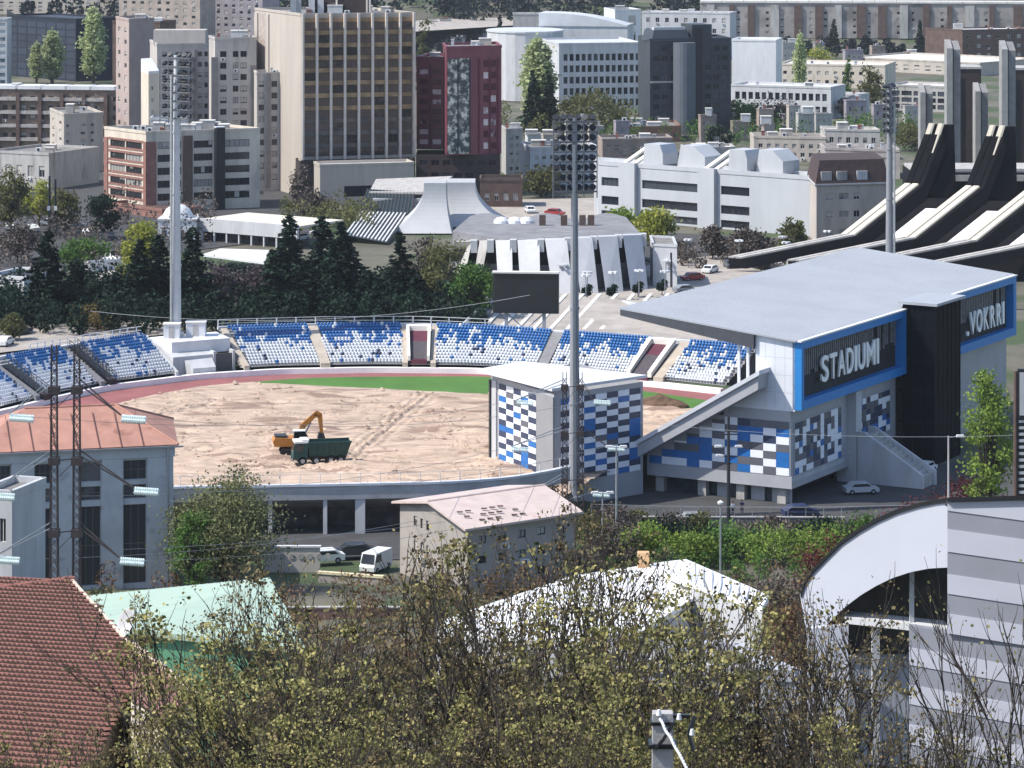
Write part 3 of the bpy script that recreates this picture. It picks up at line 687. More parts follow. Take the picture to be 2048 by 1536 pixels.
# black glass tower
m_tow = M('black_glass', (.005, .007, .011), .5, .2, .4, spec=.04)
mb = MB(); mb.box(33.3, 42.6, -4.75, -.4, -3.2, 17.4); mb.build('glass_tower', m_tow, ms)
mb = MB()
for zz in (2.2, 6.2, 10.2, 14.2): mb.box(33.25, 42.62, -4.80, 0, zz, zz + .09)
for k in range(7): mb.box(33.3 + k * 1.5, 33.36 + k * 1.5, -4.82, -4.75, -3, 17.2)
for k in range(4): mb.box(33.23, 33.3, -4.6 + k * 1.4, -4.54 + k * 1.4, -3, 17.2)
mb.build('glazing_bars', M('dark_glazing_bar', (.014, .016, .02), .7, .1, 1, spec=.05), ms)
mb = MB(); mb.hexa([(32.9, -5.3, 17.4), (43.1, -5.3, 17.4), (43.1, .2, 17.45), (32.9, .2, 17.45)], [(32.9, -5.3, 17.75), (43.1, -5.3, 17.75), (43.1, .2, 17.8), (32.9, .2, 17.8)]); mb.build('tower_roof', m_sroof, ms)
# lower storeys
mb = MB(); mb.box(.0, 33.2, .6, 9.5, 7.0, 8.2); mb.box(42.7, 74, .6, 9.5, -3.2, 8.2); mb.extr([(.02, .6, .3), (.02, 20, .3), (.02, 20, 1.6), (.02, 11.6, 6.2), (.02, 10.5, 7), (.02, .6, 7)], (.4, 0, 0))
mb.box(.42, 17.4, .6, 9.5, -.6, 7.0); mb.box(19.2, 33.2, .6, 9.5, .2, 7.0); mb.box(-.02, 17.4, .4, 20, -1.2, .28)
mb.build('lower_wall', m_gpan, ms)
mb = MB(); mb.box(3, 33, 3.5, 19.5, -3.2, -1.2); mb.box(18.9, 33.2, 3, 9.4, -3.2, .2); mb.build('ground_floor', m_black, ms)
mb = MB()
for t0 in (1.5, 7, 12.2, 18): mb = MB(); mb.box(.6, 1.5, t0, t0 + 1.1, -3.3, -1.2); mb.build('base_pier', m_conc, ms)
for t0, t1 in ((1, 3.6), (4.6, 6.4), (9.6, 11)): mb = MB(); mb.box(1.3, 1.45, t0, t1, -3.2, -1.2); mb.build('base_wall', m_gpan, ms)
mb = MB(); mb.box(1.6, 1.7, 1, 19.4, -3.2, -1.2)
mb.build('base_glazing', M('base_glazing', (.035, .05, .055), .2, .4, .8), ms)
mb = MB(); mb.box(17.4, 19.2, -.6, 2, -3.2, 8.2); mb.build('pier', m_lconc, ms)
T = [M('tile_white', (.80, .83, .90), .4, .03, 1), M('tile_blue', (.02, .14, .42), .4, .08, 1), M('tile_grey', (.12, .125, .15), .4, .1, 1), M('tile_navy', (.035, .05, .10), .4, .1, 1)]
rg3 = random.Random(21)
def pick(pw=.42, pb=.25, pg=.8): 
    r = rg3.random(); return 0 if r < pw else 1 if r < pw + pb else (2 if rg3.random() < pg else 3)
mb = MB(); nz = 7; hz = (6.9 - .35) / nz
for j in range(nz):
    for k in range(11):
        t0, t1 = .75 + k * 1.72, .75 + (k + 1) * 1.72; z0, z1 = .35 + j * hz, .35 + (j + 1) * hz
        top = min(7, rk(t1) - 2.3)
        if z0 > top - .25 or t1 > 20: continue
        mb.box(-.04, .02, t0 + .01, t1 - .01, z0 + .01, min(z1, top) - .01, 0 if (j + k) % 2 == 0 and rg3.random() < .7 else pick(.1, .4, .9))
mb.build('chequer_tiles', T, ms)
for (a0, a1, z0, z1, na_, nz_) in ((1.2, 15.2, .3, 6.6, 13, 8), (20.6, 31, 1.4, 6.6, 8, 7)):
    mb = MB(); mb.box(a0 - .25, a1 + .25, .5, .597, z0 - .2, z1 + .2, 4)
    for j in range(nz_):
        for k in range(na_):
            w = (a1 - a0) / na_; hh = (z1 - z0) / nz_; r = rg3.random()
            mb.box(a0 + k * w + .02, a0 + (k + 1) * w - .02, .44, .5, z0 + j * hh + .02, z0 + (j + 1) * hh - .02, (0 if r < .36 else 1 if r < .45 else 3 if r < .75 else 2))
    mb.build('chequer_panel', T + [m_gpan], ms)
mb = MB(); mb.box(.1, 15.9, .32, .44, -.35, -.02); mb.build('base_trim', m_lconc, ms)
# stair wedge in front of the facade
st = thing('stair_wedge', 'sloping grey side wall of an outdoor stair below the lettered facade', 'stairs', (34.2, 390, 0), ang)
mb = MB(); mb.extr([(17.6, -.7, -3.4), (17.6, -.7, 3.2), (17.6, -1.6, 3.2), (17.6, -9.5, -1.6), (17.6, -9.5, -3.4)], (.5, 0, 0)); mb.build('side_wall', m_lconc, st)
mb = MB()
for k in range(12): mb.box(18.1, 21, -1.6 - (k + 1) * .65, -1.6 - k * .65, -3.4, 2.9 - k * .42)
mb.build('steps', m_conc, st)
mb = MB(); mb.extr([(21, -.7, -3.4), (21, -.7, 3.4), (21, -1.6, 3.4), (21, -9.8, -1.4), (21, -9.8, -3.4)], (.4, 0, 0)); mb.build('side_wall', m_lconc, st)
# ------------------------------------------------------------------ chequered gate building
k1, kN, kR = (983, 403.), (1108, 388.), (1286, 398.)
gb = Bld('gate_building', 'detached chequered blue and white box building with pale flat roof by the near rim', 'building', [k1, kN, kR], 775, z0=-3.2, ztop=10.6, wall=m_gpan, par=None)
mb = MB(); o = gb.o
rf = [G(955, 738, 11.5), G(1104, 777, 11.35), G(1294, 750, 11.5), G(1046, 722, 12.2)]
ce = [p - o for p in rf]
mb.hexa([p - Vector((0, 0, .9)) for p in (gb.fp[0], gb.fp[1], gb.fp[2], gb.fp[3] if len(gb.fp) > 3 else gb.fp[0])], [p for p in ce]) if False else None
mb.hexa([p - Vector((0, 0, .35)) for p in ce], ce); mb.build('roof', M('white_roof_membrane', (.60, .62, .66), .5, .05, .2), gb.root)
hb = 12.1; zs_ = 2.0
for i, (m0, m1) in ((0, (2.2, 4.6)), (1, (1.1, .5))):
    mb = MB()
    L_ = gb.L(i); n = 5 if i == 0 else 7; w = (L_ - m0 - m1) / n
    for r in range(14 if i == 0 else 14):
        for k in range(n):
            rr = rg3.random(); chk = (r + k) % 2 == 0
            mi = (0 if rr < .93 else 1) if chk else (3 if rr < .62 else 1 if rr < .86 else 2)
            gb.bar(mb, i, m0 + k * w + .02, m0 + (k + 1) * w - .02, zs_ + hb * (.08 + .84 * r / 14) + .01, zs_ + hb * (.08 + .84 * (r + 1) / 14) - .01, .02, .08, mi)
    mb.build('chequer_tiles', T, gb.root)
gb.part('corner_pier', M('gate_pier_grey', (.24, .245, .26), .7, .06, .4), 0, gb.L(0) - 4.2, gb.L(0) + .2, -.2, 13.5, .02, .25)
gb.part('edge_pier', m_lconc, 0, 0.4, 1.6, -.2, 13.3, .02, .2)
gb.part('edge_frame', m_dark, 0, -.1, .3, -.2, 13.3, .02, .35)
# ------------------------------------------------------------------ floodlight masts
m_lamp = M('lamp_face', (.6, .62, .65), .2, .1, 3); m_lb = M('lamp_housing', (.03, .033, .04), .5, .2, 3); m_lbw = M('pale_lamp_housing', (.3, .32, .34), .5, .2, 3)
def mast(label, px, yb, yt, wm, nr, nc, sp, rot, d, lh, zb=None, mat=None, r0=.75, r1=.45):
    zb = Z(yb, d) if zb is None else zb; zt = Z(yt, d); h = zt - zb
    t = thing('floodlight_mast', label, 'floodlight', (X(px, d), d, zb), rot, 'stadium floodlight masts')
    mb = MB(); mb.tube((0, 0, 0), (0, 0, h), r0, r1, 14); mb.tube((0, 0, 0), (0, 0, .5), r0 + .4, n=14)
    for f in (.25, .5, .72): mb.tube((0, 0, h * f), (0, 0, h * f + .25), r0 + (r1 - r0) * f + .09, n=14)
    mb.build('pole', mat or M('mast_paint', (.24, .25, .28), .5, .12, .5), t, smooth=False)
    fr = MB(); W = sp * nc / 2
    for r in range(nr):
        zz = h - .4 - r * (lh / nr); fr.box(-W, W, -.55, -.40, zz - .08, zz + .08); fr.box(-W, W, -.5, -.1, zz - .12, zz - .09)
    for s in (-W, -W * .4, W * .4, W): fr.tube((s, -.48, h - lh), (s, -.48, h - .2), .07, n=5)
    fr.build('lamp_frame', M('frame_steel', (.12, .13, .15), .6, .1, 1), t)
    lm = MB(); lm.lathe([(.12, -.28), (.34, -.22), (.42, 0.), (.40, .12), (.0, .13)], n=12)
    for k in range(len(lm.v)): x_, y_, z_ = lm.v[k]; lm.v[k] = (x_, -z_, y_)
    me = lm.mesh('floodlight', [m_lb]); rgm = random.Random(px)
    for r in range(nr):
        for k in range(nc):
            x_ = -W + sp * (k + .5)
            if abs(x_) < .3: continue
            o2 = link('floodlight', me, t, (x_, -.9 if False else .1, h - .4 - r * (lh / nr) + .45)); o2.rotation_euler = (math.radians(-50 + rgm.uniform(-14, 14)), 0, rgm.uniform(-.5, .5)); o2.scale = (1.05, 1.05, 1.05)
    mb = MB(); mb.box(-.35, -.05, -r0 - .35, -r0 - .1, 1.5, h * .93); mb.build('cable_tray', m_steel, t)
    return t
mast('tall grey floodlight mast nearest the camera in front of the chequered box building', 1149, 1000, 236, 5, 8, 6, .87, math.radians(8), 380, 9.4, r0=.68, r1=.34)
mast('pale floodlight mast standing on the plinth between the left seat blocks', 353, 668, 110, 5, 8, 6, .95, math.radians(-35), 478, 10.2, zb=4.9, mat=M('pale_mast_paint', (.50, .53, .55), .5, .1, .5), r0=.72, r1=.4)
mast('distant floodlight mast rising behind the roof of the main stand', 1779, 560, 172, 5, 7, 6, .8, math.radians(60), 540, 8.5, zb=-.3, mat=MATS['mast_paint'], r0=.75, r1=.4)
# ------------------------------------------------------------------ scoreboard
d = D(652, 5)
sb = thing('scoreboard', 'large dark scoreboard on steel legs behind the far stand', 'scoreboard', (X(1052, d), d, 2), math.radians(-6))
mb = MB(); w = X(1118, d) - X(1052, d); zt = Z(546, d) - 2; zb = Z(626, d) - 2
mb.box(-w, w, -.5, .5, zb, zt); mb.build('cabinet', M('scoreboard_grey', (.028, .032, .036), .5, .15, .6), sb)
mb = MB(); mb.box(-w + .25, w - .25, -.54, -.503, zb + .25, zt - .3); mb.build('screen', M('screen_black', (.018, .022, .026), .35, .1, .5), sb)
mb = MB(); mb.box(-w - .1, w + .1, -.8, .6, zt + .003, zt + .25); mb.build('canopy', m_lroof, sb)
for s in (-w * .6, w * .55):
    mb = MB(); mb.box(s - .25, s + .25, -.2, .3, -2, zb); mb.build('leg', m_gpan, sb)
mb = MB(); mb.tube((-w * .6, 0, 0), (w * .55, 0, zb), .1); mb.tube((w * .55, 0, 0), (-w * .6, 0, zb), .1); mb.build('brace', m_gpan, sb)
# ------------------------------------------------------------------ ground sheets around the city
sheet('plaza', [(880, 640), (1480, 640), (1560, 560), (1560, 500), (1330, 520), (1100, 590)], .0, m_pave, .0)
sheet('plaza', [(1180, 455), (1620, 480), (1600, 540), (1300, 520), (1180, 500)], .0, m_asph, -.1)
sheet('plaza', [(960, 400), (1200, 395), (1220, 455), (960, 470)], .0, m_pave, -.05)
sheet('street', [(-100, 300), (300, 300), (620, 380), (620, 470), (-100, 560)], .0, m_asph, -.15)
sheet('pavement', [(180, 520), (255, 520), (255, 580), (180, 580)], .0, m_pave, -.1)
sheet('pavement', [(-60, 655), (330, 640), (330, 668), (120, 690), (-60, 712)], .0, m_pave, -.05)
sheet('street', [(500, 1045), (1100, 1045), (1100, 1115), (500, 1115)], .0, m_asph, -.2)
sheet('forecourt', [(1130, 985), (1700, 955), (2160, 880), (2160, 1030), (1750, 1080), (1130, 1080)], -3, m_asph, -.2)
sheet('street', [(560, 70), (1100, 40), (1100, 60), (560, 95)], 6, m_pave, 3)
# ------------------------------------------------------------------ city buildings
win = lambda n, f, nz, fz, m0=0, m1=0, b=0, t=0, **k: dict(cols=(lambda L: ev(L, n, f, m0, m1)), rows=(lambda h: ev(h, nz, fz, b, t)), **k)
# hotel
m_hot = M('hotel_pale_concrete', (.41, .37, .33), .85, .1, .3, stretch=(1, 1, .12), spots=((.36, .33, .30), .25, .6)); m_fin = M('hotel_fin', (.62, .55, .49), .8, .1, .4)
m_band = M('ochre_band', (.30, .20, .11), .8, .5, .35); g_hot = GLASS('brown_glass', (.02, .017, .018), (.12, .085, .075), .75)
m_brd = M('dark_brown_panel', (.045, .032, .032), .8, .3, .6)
hb_ = Bld('hotel', 'tall slab hotel with pale vertical fins between brown window bays', 'hotel', [(510, 768), (602, 735), (830, 742)], 32, wall=m_hot, gl=g_hot, fr=m_brd, reveal=.15,
          faces={1: win(8, .86, 11, .66, .5, .5, 8.8, 1.0, nv=2)})
Lf = hb_.L(1); rows = ev(hb_.h, 11, .66, 8.8, 1.0)
for k, (a_, b_) in enumerate(rows): hb_.part('spandrel', m_band if 2 < k else M('faded_band', (.13, .11, .10), .8, .4, .5), 1, .4, Lf - .4, b_ + .02, b_ + 1.0, .02, .12)
for k in range(9):
    u = .1 + k * (Lf - .7) / 8; hb_.part('fin', m_fin, 1, u, u + .5, 8.6, hb_.h + .5, .125, 1.0)
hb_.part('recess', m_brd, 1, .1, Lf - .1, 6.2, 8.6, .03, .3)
for u in (.3, 3.6, 9.1): hb_.part('side_panel', M('ribbed_panel', (.36, .31, .28), .9, .25, 1.2) if u == 3.6 else m_hot, 0, u, u + (4.8 if u == 3.6 else 2.4), 9, hb_.h - .6, .03, .3 if u != 3.6 else .12)
p = hb_.inside(.5, .4); mb = MB(); mb.box(p.x - 6, p.x + 7, p.y - 4, p.y + 4, hb_.h, hb_.h + 7.5); mb.build('penthouse', m_brd, hb_.root)
mb = MB()
for dx in (-6.3, -.4, 6.6, 7.3): mb.box(p.x + dx, p.x + dx + .4, p.y - 4.4, p.y - 4.003, hb_.h, hb_.h + 7.6)
mb.build('penthouse_fin', m_fin, hb_.root)
hb_.clutter(16)
for sx in (.1, .22, .3, .06):
    p = hb_.inside(sx, .3); mb = MB(); mb.box(p.x - .7, p.x + .7, p.y - .6, p.y + .6, hb_.h, hb_.h + 3.4); mb.tube((p.x, p.y, hb_.h + 3.4), (p.x, p.y, hb_.h + 7), .08); mb.build('antenna_mast', m_lconc if sx > .2 else m_steel, hb_.root)
pod = Bld('hotel_podium', 'beige low box wing with a long dark window under the fin fronted hotel', 'building', [(628, 724), (640, 716), (828, 722)], 338, wall=m_hot, ztop=Z(334, 716),
          faces={1: dict(cols=[(5.5, 17.5)], rows=[(1.9, 4.3)], nv=8, gl=g_dark, fr=m_brd)}, roof=m_lroof)
pod2 = Bld('recessed_block', 'shadowy recessed base storey beneath the slab hotel', 'building', [(600, 729), (828, 734)], 322, wall=m_brd, depth=8, par=None)  # block takes the dark brown panel colour
# red building
m_red = M('burgundy_panel', (.20, .055, .075), .45, .12, .4); m_redg = GLASS('burgundy_glass', (.09, .022, .035), (.75, .62, .62), .3); m_fr = M('burgundy_frame', (.12, .02, .04), .5, .1, 1)  # pale end of the burgundy glass colour paints reflected glints
rb1 = Bld('red_tower', 'burgundy tower block with mirrored glass centre strip', 'building', [(886, 752), (893, 735), (1003, 740)], 112, z0=9.3, ztop=Z(98, 735), wall=m_red, gl=m_redg, fr=m_fr, reveal=.1,
           faces={1: dict(cols=[(.9, 2.7)] + [(3.2, 3.4)] + [(9.0, 10.3), (10.7, 12.2)], rows=lambda h: ev(h, 8, .6, .6, 2.2), nv=1, skip=[(1, k) for k in range(8)])}, clutter=7)
rb1.part('mirror_glazing', GLASS('mirror_strip', (.07, .08, .085), (.75, .70, .60), .22, .08), 1, .3, 5.6, .3, rb1.h - 2.2, .02, .15)  # cream patches in the glass colour paint reflections
for u in (2.6, 5.5): rb1.part('mullion', m_dark, 1, u, u + .25, .3, rb1.h - 2.2, .16, .3)
for u in (7.8, 10.45, 12.4): rb1.part('mullion', m_fr, 1, u, u + .3, .3, rb1.h - 2.2, .02, .3)
rb2 = Bld('red_wing', 'lower burgundy wing between the hotel and the red tower', 'building', [(833, 752), (889, 751)], 118, z0=9.3, wall=m_red, gl=m_redg, fr=m_fr, reveal=.1, faces={0: win(2, .7, 8, .55, .2, .3, .6, 1.8, nv=1)}, clutter=3)
rb2.part('mullion', m_fr, 0, 3.1, 3.4, .3, rb2.h - 1, .02, .3)
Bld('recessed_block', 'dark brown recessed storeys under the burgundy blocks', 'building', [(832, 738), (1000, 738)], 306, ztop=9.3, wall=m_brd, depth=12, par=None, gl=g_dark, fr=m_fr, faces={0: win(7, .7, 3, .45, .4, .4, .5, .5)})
can = Bld('canopy_building', 'low dark building with cream front and flat roof beside the saddle shaped hall', 'building', [(960, 712), (1045, 712)], 362, wall=m_brown, roof=m_dark, gl=g_win, depth=9, faces={0: win(4, .5, 1, .4, .5, .5, .5, 1.6)})
# long beige residential group left of the hotel
m_res = M('beige_precast', (.43, .40, .375), .85, .14, .4, stretch=(1, 1, .2), spots=((.34, .32, .31), .25, .58)); m_strip = M('grey_strip', (.22, .21, .21), .85, .15, .5)
r2 = Bld('apartment_tower', 'beige residential tower with square windows just left of the hotel side wall', 'apartment block', [(418, 768), (430, 757), (513, 759)], 80, wall=m_res, fr=m_dframe, faces={1: dict(cols=[(1.2, 2.7), (4.2, 5.5), (6.0, 7.5)], rows=lambda h: ev(h, 11, .52, 3, 2.), nv=2)}, clutter=6)
r2.part('grey_strip', m_strip, 1, -.9, .6, 1, r2.h - 4, .02, .35); r2.part('grey_strip', m_strip, 1, 8.3, 9.6, 1, r2.h - 6, .02, .35)
r3 = Bld('apartment_tower', 'lower stepped beige residential wing against the hotel side wall', 'apartment block', [(508, 758), (514, 748), (560, 750)], 150, wall=m_res, fr=m_dframe, faces={1: dict(cols=[(.4, 1.7), (3.5, 4.9)], rows=lambda h: ev(h, 9, .5, 2, .8), nv=1)}, clutter=2)
r3.part('grey_strip', m_strip, 1, 2.0, 3.2, 1, r3.h + .4, .02, .4)
r1 = Bld('apartment_tower', 'tallest beige residential block with many balconies and a penthouse box', 'apartment block', [(300, 790), (314, 771), (422, 774)], 92, wall=m_res, fr=m_dframe, faces={1: dict(cols=[(1.2, 2.2), (4.4, 6.0), (6.6, 8.2), (9.8, 10.8), (11.4, 12.2)], rows=lambda h: ev(h, 12, .46, 2, .8), nv=2)}, clutter=8)
for k in range(11):
    z0 = 3 + k * (r1.h - 4) / 11.; r1.part('balcony', M('balcony_grey', (.17, .16, .17), .85, .3, .8), 1, 3.9, 8.6, z0, z0 + .95, .02, 1.2)
r1.part('grey_strip', m_strip, 1, 12.3, 13.2, 1, r1.h - 1, .02, .5); r1.part('grey_strip', m_strip, 1, 8.9, 9.5, 1, r1.h - 1, .02, .5)
p = r1.inside(.5, .3); mb = MB(); mb.box(p.x - 6.5, p.x + 6, p.y - 3, p.y + 3, r1.h, r1.h + 3.6); mb.build('penthouse', m_res, r1.root)
r0 = Bld('apartment_tower', 'blank pinkish brown slab tower behind the beige residential block', 'apartment block', [(232, 815), (258, 800), (308, 806)], 42, wall=M('pinkish_render', (.36, .29, .27), .85, .12, .3), faces={0: win(2, .35, 12, .4, .3, .3, 1, 1)}, clutter=4)
rc = Bld('stair_tower', 'slim cream stair tower with a sloping white cap', 'tower', [(282, 742), (297, 733), (318, 736)], 148, wall=m_cream, faces={1: dict(cols=[(.9, 1.7)], rows=lambda h: ev(h, 8, .35, 5, 2), nv=1)}, par=None)
mb = MB(); f = rc.fp; up_ = lambda v, z: Vector((v.x, v.y, z))
mb.hexa([up_(f[0], rc.h), up_(f[1], rc.h), up_(f[2], rc.h), up_(f[3], rc.h)], [up_(f[0], rc.h + 3), up_(f[1], rc.h + .6), up_(f[2], rc.h + .6), up_(f[3], rc.h + 3)]); mb.build('roof', m_white, rc.root)
Bld('brown_flats', 'narrow purple brown flats with white roof edge behind the stair tower', 'apartment block', [(225, 900), (320, 895)], 45, wall=m_brown, gl=g_win, depth=10, faces={0: win(4, .5, 10, .4, .5, .5, 1, 1, nv=1)}, roof=m_white, clutter=5)
# brick office block in front
go = Bld('office_block', 'brick and cream office block with ribbon windows and dark vertical shafts', 'office building', [(209, 716), (292, 702), (520, 712)], 268, wall=m_cream, gl=g_win, fr=m_dframe,
         faces={0: dict(cols=lambda L: [(L * .14, L * .50), (L * .52, L * .9)], rows=lambda h: ev(h, 5, .6, 2.2, 1.4), nv=5, fr=m_brown), 1: dict(cols=[(2.6, 8.0), (10.8, 15.1), (17.9, 23.6)], rows=lambda h: ev(h, 5, .56, 1.8, 1.2), nv=5)}, clutter=16)
go.part('brick_pier', m_brick, 1, .02, 2.3, 0, go.h - 1.7, .02, .2); go.part('brick_pier', m_brick, 0, go.L(0) - .9, go.L(0) + .2, 0, go.h - 1.7, .02, .2); go.part('brick_pier', m_brick, 0, 0, 1.6, 0, go.h - 1.7, .02, .2)
for k, (a_, b_) in enumerate(ev(go.h, 5, .5, 2.2, 1.4)): go.part('brick_band', m_brick, 0, 1.7, go.L(0) - 1, b_ + .02, b_ + .5, .02, .1); go.part('brick_band', m_brick, 0, 1.7, go.L(0) - 1, a_ - .5, a_ - .02, .02, .1)
go.part('shaft', m_brown, 1, 8.3, 10.4, 0, go.h - .6, .02, .6); go.part('shaft', m_black, 1, 15.5, 17.5, 0, go.h + 1.0, .02, 1.6); go.part('shaft_cap', m_white, 1, 15.4, 17.6, go.h + 1.003, go.h + 1.2, 0, 1.7)
wg = Bld('roof_cabin', 'small pale box storey on top of the brick office block roof', 'building', [(300, 728), (372, 728)], 240, z0=go.z0 + go.h + .02, wall=m_lconc, depth=6, clutter=0)
# other left buildings
Bld('beige_tower', 'narrow beige flats with water tank on the roof left of the brick office', 'apartment block', [(100, 815), (128, 795), (206, 800)], 232, wall=m_beige, fr=m_beige, faces={1: dict(cols=[(.6, 1.3), (4.4, 5.6), (7.0, 7.9)], rows=lambda h: ev(h, 5, .4, 3, 1.5), nv=1), 0: win(2, .3, 5, .4, .2, .2, 3, 1, nv=1)}, clutter=5)
lb = Bld('brick_flats', 'long brown brick flats with white roof sections at the left edge', 'apartment block', [(-20, 868), (243, 862)], 182, wall=M('brown_brick', (.20, .15, .12), .9, .3, .5), roof=m_white, depth=12, fr=m_dframe, faces={0: win(14, .55, 5, .5, .4, .4, 2.5, .6, nv=2)}, clutter=4)
for k in range(5): lb.part('roof_panel', m_white, 0, 1 + k * 6.9, 7.2 + k * 6.9, lb.h + .62, lb.h + 1.6, -6, .6)
for k in range(6): lb.part('balcony_column', m_brown, 0, 1.5 + k * 6.1, 2.5 + k * 6.1, 0, lb.h - .5, .02, 1.1)
for k in range(4): lb.part('balcony_band', M('pale_balcony', (.34, .32, .31), .8, .3, 1), 0, 2.6, 33, 2.2 + k * 3.6, 3.1 + k * 3.6, .05, .9)
nb = Bld('navy_office', 'dark navy blue glass block with a sloping parapet behind pale poplars', 'office building', [(14, 1185), (152, 1150)], 32, wall=M('navy_glass', (.008, .014, .030), .8, .25, .12), depth=20, roof=m_dark, faces={0: win(7, .9, 8, .86, .4, .4, .5, 1, gl=GLASS('navy_pane', (.008, .014, .030), (.016, .026, .05), .4, .8), fr=M('navy_frame', (.014, .022, .04), .6, .1, 1), reveal=.1, nv=1)})
mb = MB(); mb.extr([nb.pt(0, 0, nb.h + .6, .1), nb.pt(0, 6, nb.h + .6, .1), nb.pt(0, 0, nb.h + 2.6, .1)], (0, 1, 0)); mb.build('parapet', m_dark, nb.root)
Bld('cream_house', 'low cream building half hidden behind the tall left poplar', 'house', [(146, 1165), (238, 1160)], 92, wall=m_cream, depth=10, faces={0: win(6, .4, 3, .45, .5, .5, .5, .6)}, clutter=3)
Bld('glass_edge_block', 'pale blue glass block cut by the left picture edge near the top', 'building', [(-60, 1120), (14, 1120)], 40, wall=m_lconc, depth=10, gl=GLASS('bluish_glass', (.08, .12, .16), (.4, .45, .5), .6), faces={0: win(3, .8, 9, .6, .2, .2, .5, .5)})
Bld('grey_shed', 'grey low shed with a pale hatch at the left edge below the brown flats', 'building', [(-20, 760), (98, 752)], 305, wall=m_conc, roof=m_gravel, depth=20, faces={0: win(5, .5, 1, .4, .5, .5, 1, .6)}, clutter=3)
# far rows
farw = [('beige far flats with dark windows behind the left residential towers', -30, 250, 1480, -42, m_beige, 14, 8), ('tan far flats right of the first far row', 238, 400, 1380, -48, M('tan_render', (.33, .28, .25), .85, .2, .3), 9, 9), ('greyish violet far flats above the penthouse box', 395, 525, 1400, -52, M('violet_grey', (.26, .24, .27), .85, .2, .3), 8, 9)]
for lab, a_, b_, dd, yt, w_, nx_, nz_ in farw: Bld('far_flats', lab, 'apartment block', [(a_, dd), (b_, dd - 15)], yt, wall=w_, depth=14, faces={0: win(nx_, .42, nz_, .45, 1, 1, 1, 1, nv=1)}, clutter=5)
fs = Bld('long_slab_block', 'very long weathered concrete housing slab along the top right', 'apartment block', [(1400, 1395), (2110, 1380)], 8, wall=M('weathered_render', (.30, .28, .27), .9, .35, .12, spots=((.16, .15, .15), .06, .55)), roof=m_lroof, depth=14, fr=m_beige, faces={0: win(24, .22, 4, .42, 1, 1, 1, 2.2, nv=1)})
rgx = random.Random(12)
for k in range(16): 
    u = 3 + k * 9.3 + rgx.uniform(-1, 1); fs.part('stair_bay', m_brown if k % 3 else m_conc, 0, u, u + rgx.uniform(2, 4), 0, fs.h - .3, .02, .8)
    fs.part('roof_edge', m_lroof, 0, k * 9.4, k * 9.4 + 9.2, fs.h + .62, fs.h + 1.5, -10, .5)
Bld('far_house', 'white house with purple window bay just above the dark tower', 'house', [(1208, 1285), (1230, 1265), (1282, 1268)], 22, wall=m_white, faces={1: dict(cols=[(5.6, 8.6)], rows=lambda h: ev(h, 3, .6, 1, .6), nv=2)}, clutter=3)
Bld('far_house', 'pale grey house row running right from the white house with purple bay', 'house', [(1284, 1300), (1460, 1290)], 26, wall=m_lconc, faces={0: win(9, .4, 4, .45, .6, .6, .6, .6)}, depth=12, clutter=9, roof=m_white)
# government building
gv = Bld('government_building', 'white office with long rows of dark windows left of the dark tower', 'office building', [(1078, 1045), (1118, 1012), (1284, 1018)], 90, wall=m_lconc, gl=g_dark, fr=m_lconc, roof=M('light_grey_roof', (.5, .52, .55), .6, .1, .2), faces={1: win(13, .7, 5, .62, 1.2, .4, .2, 2.2, nv=1)}, reveal=.4)
gu = Bld('government_building', 'upper pale storey with tiny windows and curved roof behind the white office', 'office building', [(1078, 1075), (1255, 1070)], 52, wall=m_lconc, gl=g_dark, fr=m_lconc, roof=MATS['light_grey_roof'], depth=16, faces={0: dict(cols=lambda L: ev(L, 16, .5, 6, 4), rows=lambda h: [(h - 6.2, h - 4.2)], nv=1)})
mb = MB(); n = 14; L_ = gu.L(0)
for k in range(n):
    u0, u1 = L_ * k / n, L_ * (k + 1) / n; c0, c1 = 4.4 * math.cos((k / n) ** 1.3 * 1.5), 4.4 * math.cos(((k + 1) / n) ** 1.3 * 1.5)
    mb.hexa([gu.pt(0, u0, gu.h, .3), gu.pt(0, u1, gu.h, .3), gu.pt(0, u1, gu.h, -14), gu.pt(0, u0, gu.h, -14)], [gu.pt(0, u0, gu.h + c0, .3), gu.pt(0, u1, gu.h + c1, .3), gu.pt(0, u1, gu.h + c1, -14), gu.pt(0, u0, gu.h + c0, -14)])
mb.build('curved_roof', MATS['light_grey_roof'], gu.root)
dr = thing('curved_hall', 'windowless pale curved hall at the left end of the white office', 'building', (X(1050, 1060), 1060, 0)); hz_ = Z(62, 1060)
mb = MB(); mb.prism([(12.5 * math.cos(t), 16 * math.sin(t)) for t in np.linspace(0, 2 * math.pi, 25)[:-1]], 0, hz_); mb.build('wall', m_lconc, dr)
mb = MB(); mb.prism([(12.8 * math.cos(t), 16.3 * math.sin(t)) for t in np.linspace(0, 2 * math.pi, 25)[:-1]], hz_ + .003, hz_ + .5); mb.build('roof', MATS['light_grey_roof'], dr)
Bld('small_grey_hall', 'small grey hall with bright skylight above the curved white office', 'building', [(1026, 1290), (1088, 1290)], 30, wall=m_conc, depth=12, roof=m_white, clutter=0)
